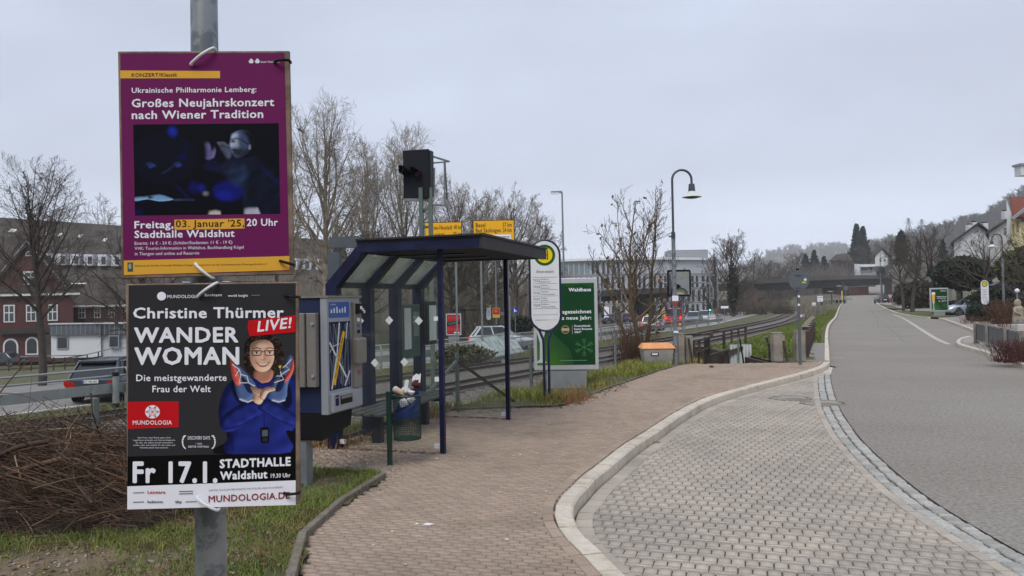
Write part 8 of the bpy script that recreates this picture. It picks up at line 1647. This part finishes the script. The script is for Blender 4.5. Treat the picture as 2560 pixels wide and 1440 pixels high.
# bare earth with stones
m_dirt = mat('bare_earth', srgb(112, 96, 78), .95, var=.35, scale=9, bump=.8, bscale=40, col2=srgb(92, 84, 58), c2scale=2)
V = []; nx, ny = 60, 30
for j in range(ny):
    for i in range(nx): x, y = -4.6 + 2.9 * i / (nx - 1), 4.0 + 1.75 * j / (ny - 1); V.append((x, y, lawn_z(x, y) + .004 + .012 * max(0, math.sin(x * 5) * math.sin(y * 7)) + .008 - .035 * max(0, (abs((x + 3.15) / 1.45) ** 4 + abs((y - 4.85) / .9) ** 4) - .5)))
Fq = np.array([[j * nx + i, j * nx + i + 1, (j + 1) * nx + i + 1, (j + 1) * nx + i] for j in range(ny - 1) for i in range(nx - 1)]); tag(npmesh('bare_earth', np.array(V), Fq, [m_dirt], loc=(0, 0, 0), smooth=True), kind='structure')
def stones(name, label, P, smin, smax, m, seed, cat='stones', flat=.6):
    q = np.random.RandomState(seed); P = np.asarray(P); n = len(P); ic = np.array([(1, 0, 0), (-1, 0, 0), (0, 1, 0), (0, -1, 0), (0, 0, 1), (0, 0, -1)], float); f = np.array([[0, 2, 4], [2, 1, 4], [1, 3, 4], [3, 0, 4], [2, 0, 5], [1, 2, 5], [3, 1, 5], [0, 3, 5]])
    V = ic[None] * q.uniform(.6, 1.2, (n, 6, 1)) + q.normal(0, .18, (n, 6, 3)); s = q.uniform(smin, smax, n) ; V = V * s[:, None, None]; V[:, :, 2] *= flat; a = q.uniform(0, 6.28, n); c, sn = np.cos(a)[:, None], np.sin(a)[:, None]
    V = np.stack([V[:, :, 0] * c - V[:, :, 1] * sn, V[:, :, 0] * sn + V[:, :, 1] * c, V[:, :, 2]], 2) + P[:, None, :]
    tag(npmesh(name, V.reshape(-1, 3), (np.arange(n)[:, None, None] * 6 + f[None]).reshape(-1, 3), [m]), label, cat, kind='stuff')
m_peb = mat('pebble', srgb(138, 126, 112), .85, var=.2, scale=9, island=.45); m_bst2 = mat('ballast_stone', srgb(118, 110, 102), .9, var=.2, scale=5, island=.5)
P = [(x, y, lawn_z(x, y) + .016) for x, y in zip(r.uniform(-4.5, -1.75, 1500), r.uniform(4.1, 5.65, 1500))]; stones('pebbles', 'small pale stones and gravel in the bare earth at lower left', P, .004, .022, m_peb, 1)
P = []
for _ in range(16000):
    D = r.uniform(7, 34); a, b = XT(D, TN) + .7, XF(D) - .75; x = a + (b - a) * r.uniform(0, 1)
    if PIT[0] - .2 < x < PIT[1] + .2 and 19 < D < PIT[3]: continue
    P.append((x, D, max(gz(x, D), lawn_z(x, D) if x > XF(D) - 1.2 and D < 26 else -9) + .02))
stones('ballast_stones', 'coarse grey ballast stones on the slope down to the track', P, .03, .075, m_bst2, 2, flat=.8)
P = []
for _ in range(9000):
    D = r.uniform(8, 50); x = r.uniform(XT(D, TF) - 1.6, XT(D, TN) + 1.0); P.append((x, D, -1.45))
stones('track_stones', 'grey ballast stones between the rails', P, .03, .065, m_bst2, 3, flat=.7)
# leaf litter and petals
m_leaf = mat('leaf_litter', srgb(112, 82, 54), .9, var=.3, island=.4); m_pet = mat('pale_scrap', srgb(214, 202, 172), .8, var=.15, island=.15)
def flakes(name, label, P, smin, smax, m, seed, cat='leaves'):
    q = np.random.RandomState(seed); P = np.asarray(P, float); n = len(P); b = np.array([(-1, -.1), (0, -.5), (1, .05), (.1, .55)]); s = q.uniform(smin, smax, n); a = q.uniform(0, 6.28, n); c, sn = np.cos(a), np.sin(a); V = np.zeros((n, 4, 3))
    for k in range(4): V[:, k, 0] = P[:, 0] + s * (b[k, 0] * c - b[k, 1] * sn); V[:, k, 1] = P[:, 1] + s * (b[k, 0] * sn + b[k, 1] * c); V[:, k, 2] = P[:, 2] + q.uniform(.002, .35, n) * s * (k % 2) + .004
    tag(npmesh(name, V.reshape(-1, 3), np.arange(n * 4).reshape(-1, 4), [m]), label, cat, kind='stuff')
def along(path, n, spread, z=0.0):
    q = resample(path, .02); out = []
    for _ in range(n): p = q[r.randint(len(q))]; out.append((p.x + r.normal(0, spread), p.y + r.normal(0, spread), z + p.z * 0))
    return out
ev = [Vector((p.x, p.y, 0)) for p in spline(back[4:15], 4)]; el = [Vector((p.x, p.y, 0)) for p in spline(back[20:26], 4)]
flakes('brown_leaves', 'brown leaf litter gathered along the pavement edges', along(offs(ev, -.1), 420, .10, .005) + along(offs(el, .16), 160, .07, .004) + [(sp(l, w_, 0).x, sp(l, w_, 0).y, .004) for l, w_ in zip(r.uniform(-.1, 2.5, 160), r.uniform(-1.5, -1.25, 160))] + [(sp(-.05, w_, 0).x, sp(-.05, w_, 0).y + .0, .004) for w_ in r.uniform(-1.5, 0, 90)] + [(sp(SL + .05, w_, 0).x, sp(SL + .05, w_, 0).y, .004) for w_ in r.uniform(-1.4, 0, 120)], .012, .04, m_leaf, 1)
P = along(offs(el, .18), 70, .05, .004) + along(offs(ev, -.15), 50, .12, .004) + [(G(px, py).x, G(px, py).y, .004) for px, py in zip(r.uniform(790, 1000, 60), r.uniform(1110, 1185, 60))] + [(x, y, .004) for x, y in zip(r.uniform(-1.5, 1.5, 60), r.uniform(4.6, 11, 60)) if inpoly(np.array([[x, y]]), plat2)[0]]
flakes('pale_scraps', 'small pale scraps and petals scattered over the pavement', P, .008, .024, m_pet, 2, 'litter')
flakes('lawn_leaves', 'fallen brown leaves lying in the left verge grass', lawn_pts(1500, -4.6, -1.3, 4.2, 8, lambda x, y: notpile(x, y)) + np.array([0, 0, .02]), .012, .03, m_leaf, 3)
flakes('verge_leaves', 'fallen leaves on the bank behind the fence and along the guardrail', [(lambda D: (lambda x: (x, D, gz(x, D) + .02))(XG(D) + r.uniform(.2, 2.6)))(r.uniform(14, 40)) for _ in range(2500)], .03, .07, m_leaf, 4)
p = G(1070, 1314); t = crumple(Vector((p.x, p.y, .010)), (.055, .022, .010), m_pap, 'paper_tissue', 'flat white paper tissue lying on the brown paving', 'tissue', 3)
p = G(1042, 1311); crumple(Vector((p.x, p.y, .006)), (.02, .01, .006), m_pap, 'paper_scrap', 'small pale paper scrap just left of the white tissue', 'paper scrap', 4)
p = G(1500 + 249, 1026, -.12); crumple(Vector((p.x, p.y, -.112)), (.05, .03, .012), m_pap, 'paper_scrap', 'white paper scrap in the bus bay close to the kerb', 'paper scrap', 6)
p = G(1643, 1107, -.12); crumple(Vector((p.x, p.y, -.112)), (.05, .025, .01), m_leaf, 'dead_leaf', 'brown dead leaf in the bus bay beside the kerb', 'leaf', 7)
p = G(1778, 919); crumple(Vector((p.x, p.y, .03)), (.07, .05, .03), mat('sparrow_brown', srgb(72, 62, 54), .9), 'dead_leaf', 'single dark curled leaf on the paving before the steps', 'leaf', 8)
mp_ = np.stack([r.uniform(-2.4, -1.1, 5000), r.uniform(6.7, 9.0, 5000)], 1); mk = inpoly(mp_, plat2) & (r.uniform(0, 1, 5000) < np.clip((-1.0 - mp_[:, 0]) * 1.3, 0, 1)); mp_ = mp_[mk]
flakes('moss', 'dark moss and dirt on the paving beside the shelter', np.c_[mp_, np.full(len(mp_), .001)], .003, .014, mat('moss_dark', srgb(92, 86, 66), .95, var=.3, island=.3), 9, 'moss')
blades('pile_foot_grass', 'thin grass blades at the foot of the brush pile', [(x, 5.62 - .25 * abs(math.sin(x * 3)) + r.normal(0, .09), lawn_z(x, 5.6)) for x in r.uniform(-4.6, -2.4, 2200)], .03, .10, .005, m_gb, 12, lean=1.0)
# ================================================================ HAZE
m = bpy.data.materials.new('haze'); m.use_nodes = True; tn = m.node_tree; tn.nodes.clear(); o_ = N(tn, 'ShaderNodeOutputMaterial'); pv_ = N(tn, 'ShaderNodeVolumePrincipled'); pv_.inputs['Color'].default_value = (1, 1, 1, 1); pv_.inputs['Density'].default_value = .00032; pv_.inputs['Anisotropy'].default_value = 0.0
tn.links.new(pv_.outputs[0], o_.inputs['Volume']); S.cycles.volume_bounces = 4
mb = MB(); mb.box((0, 1150, 100), (6000, 2500, 220), m); hz_o = mb.build('haze', loc=(0, 0, 0)); tag(hz_o, kind='stuff')
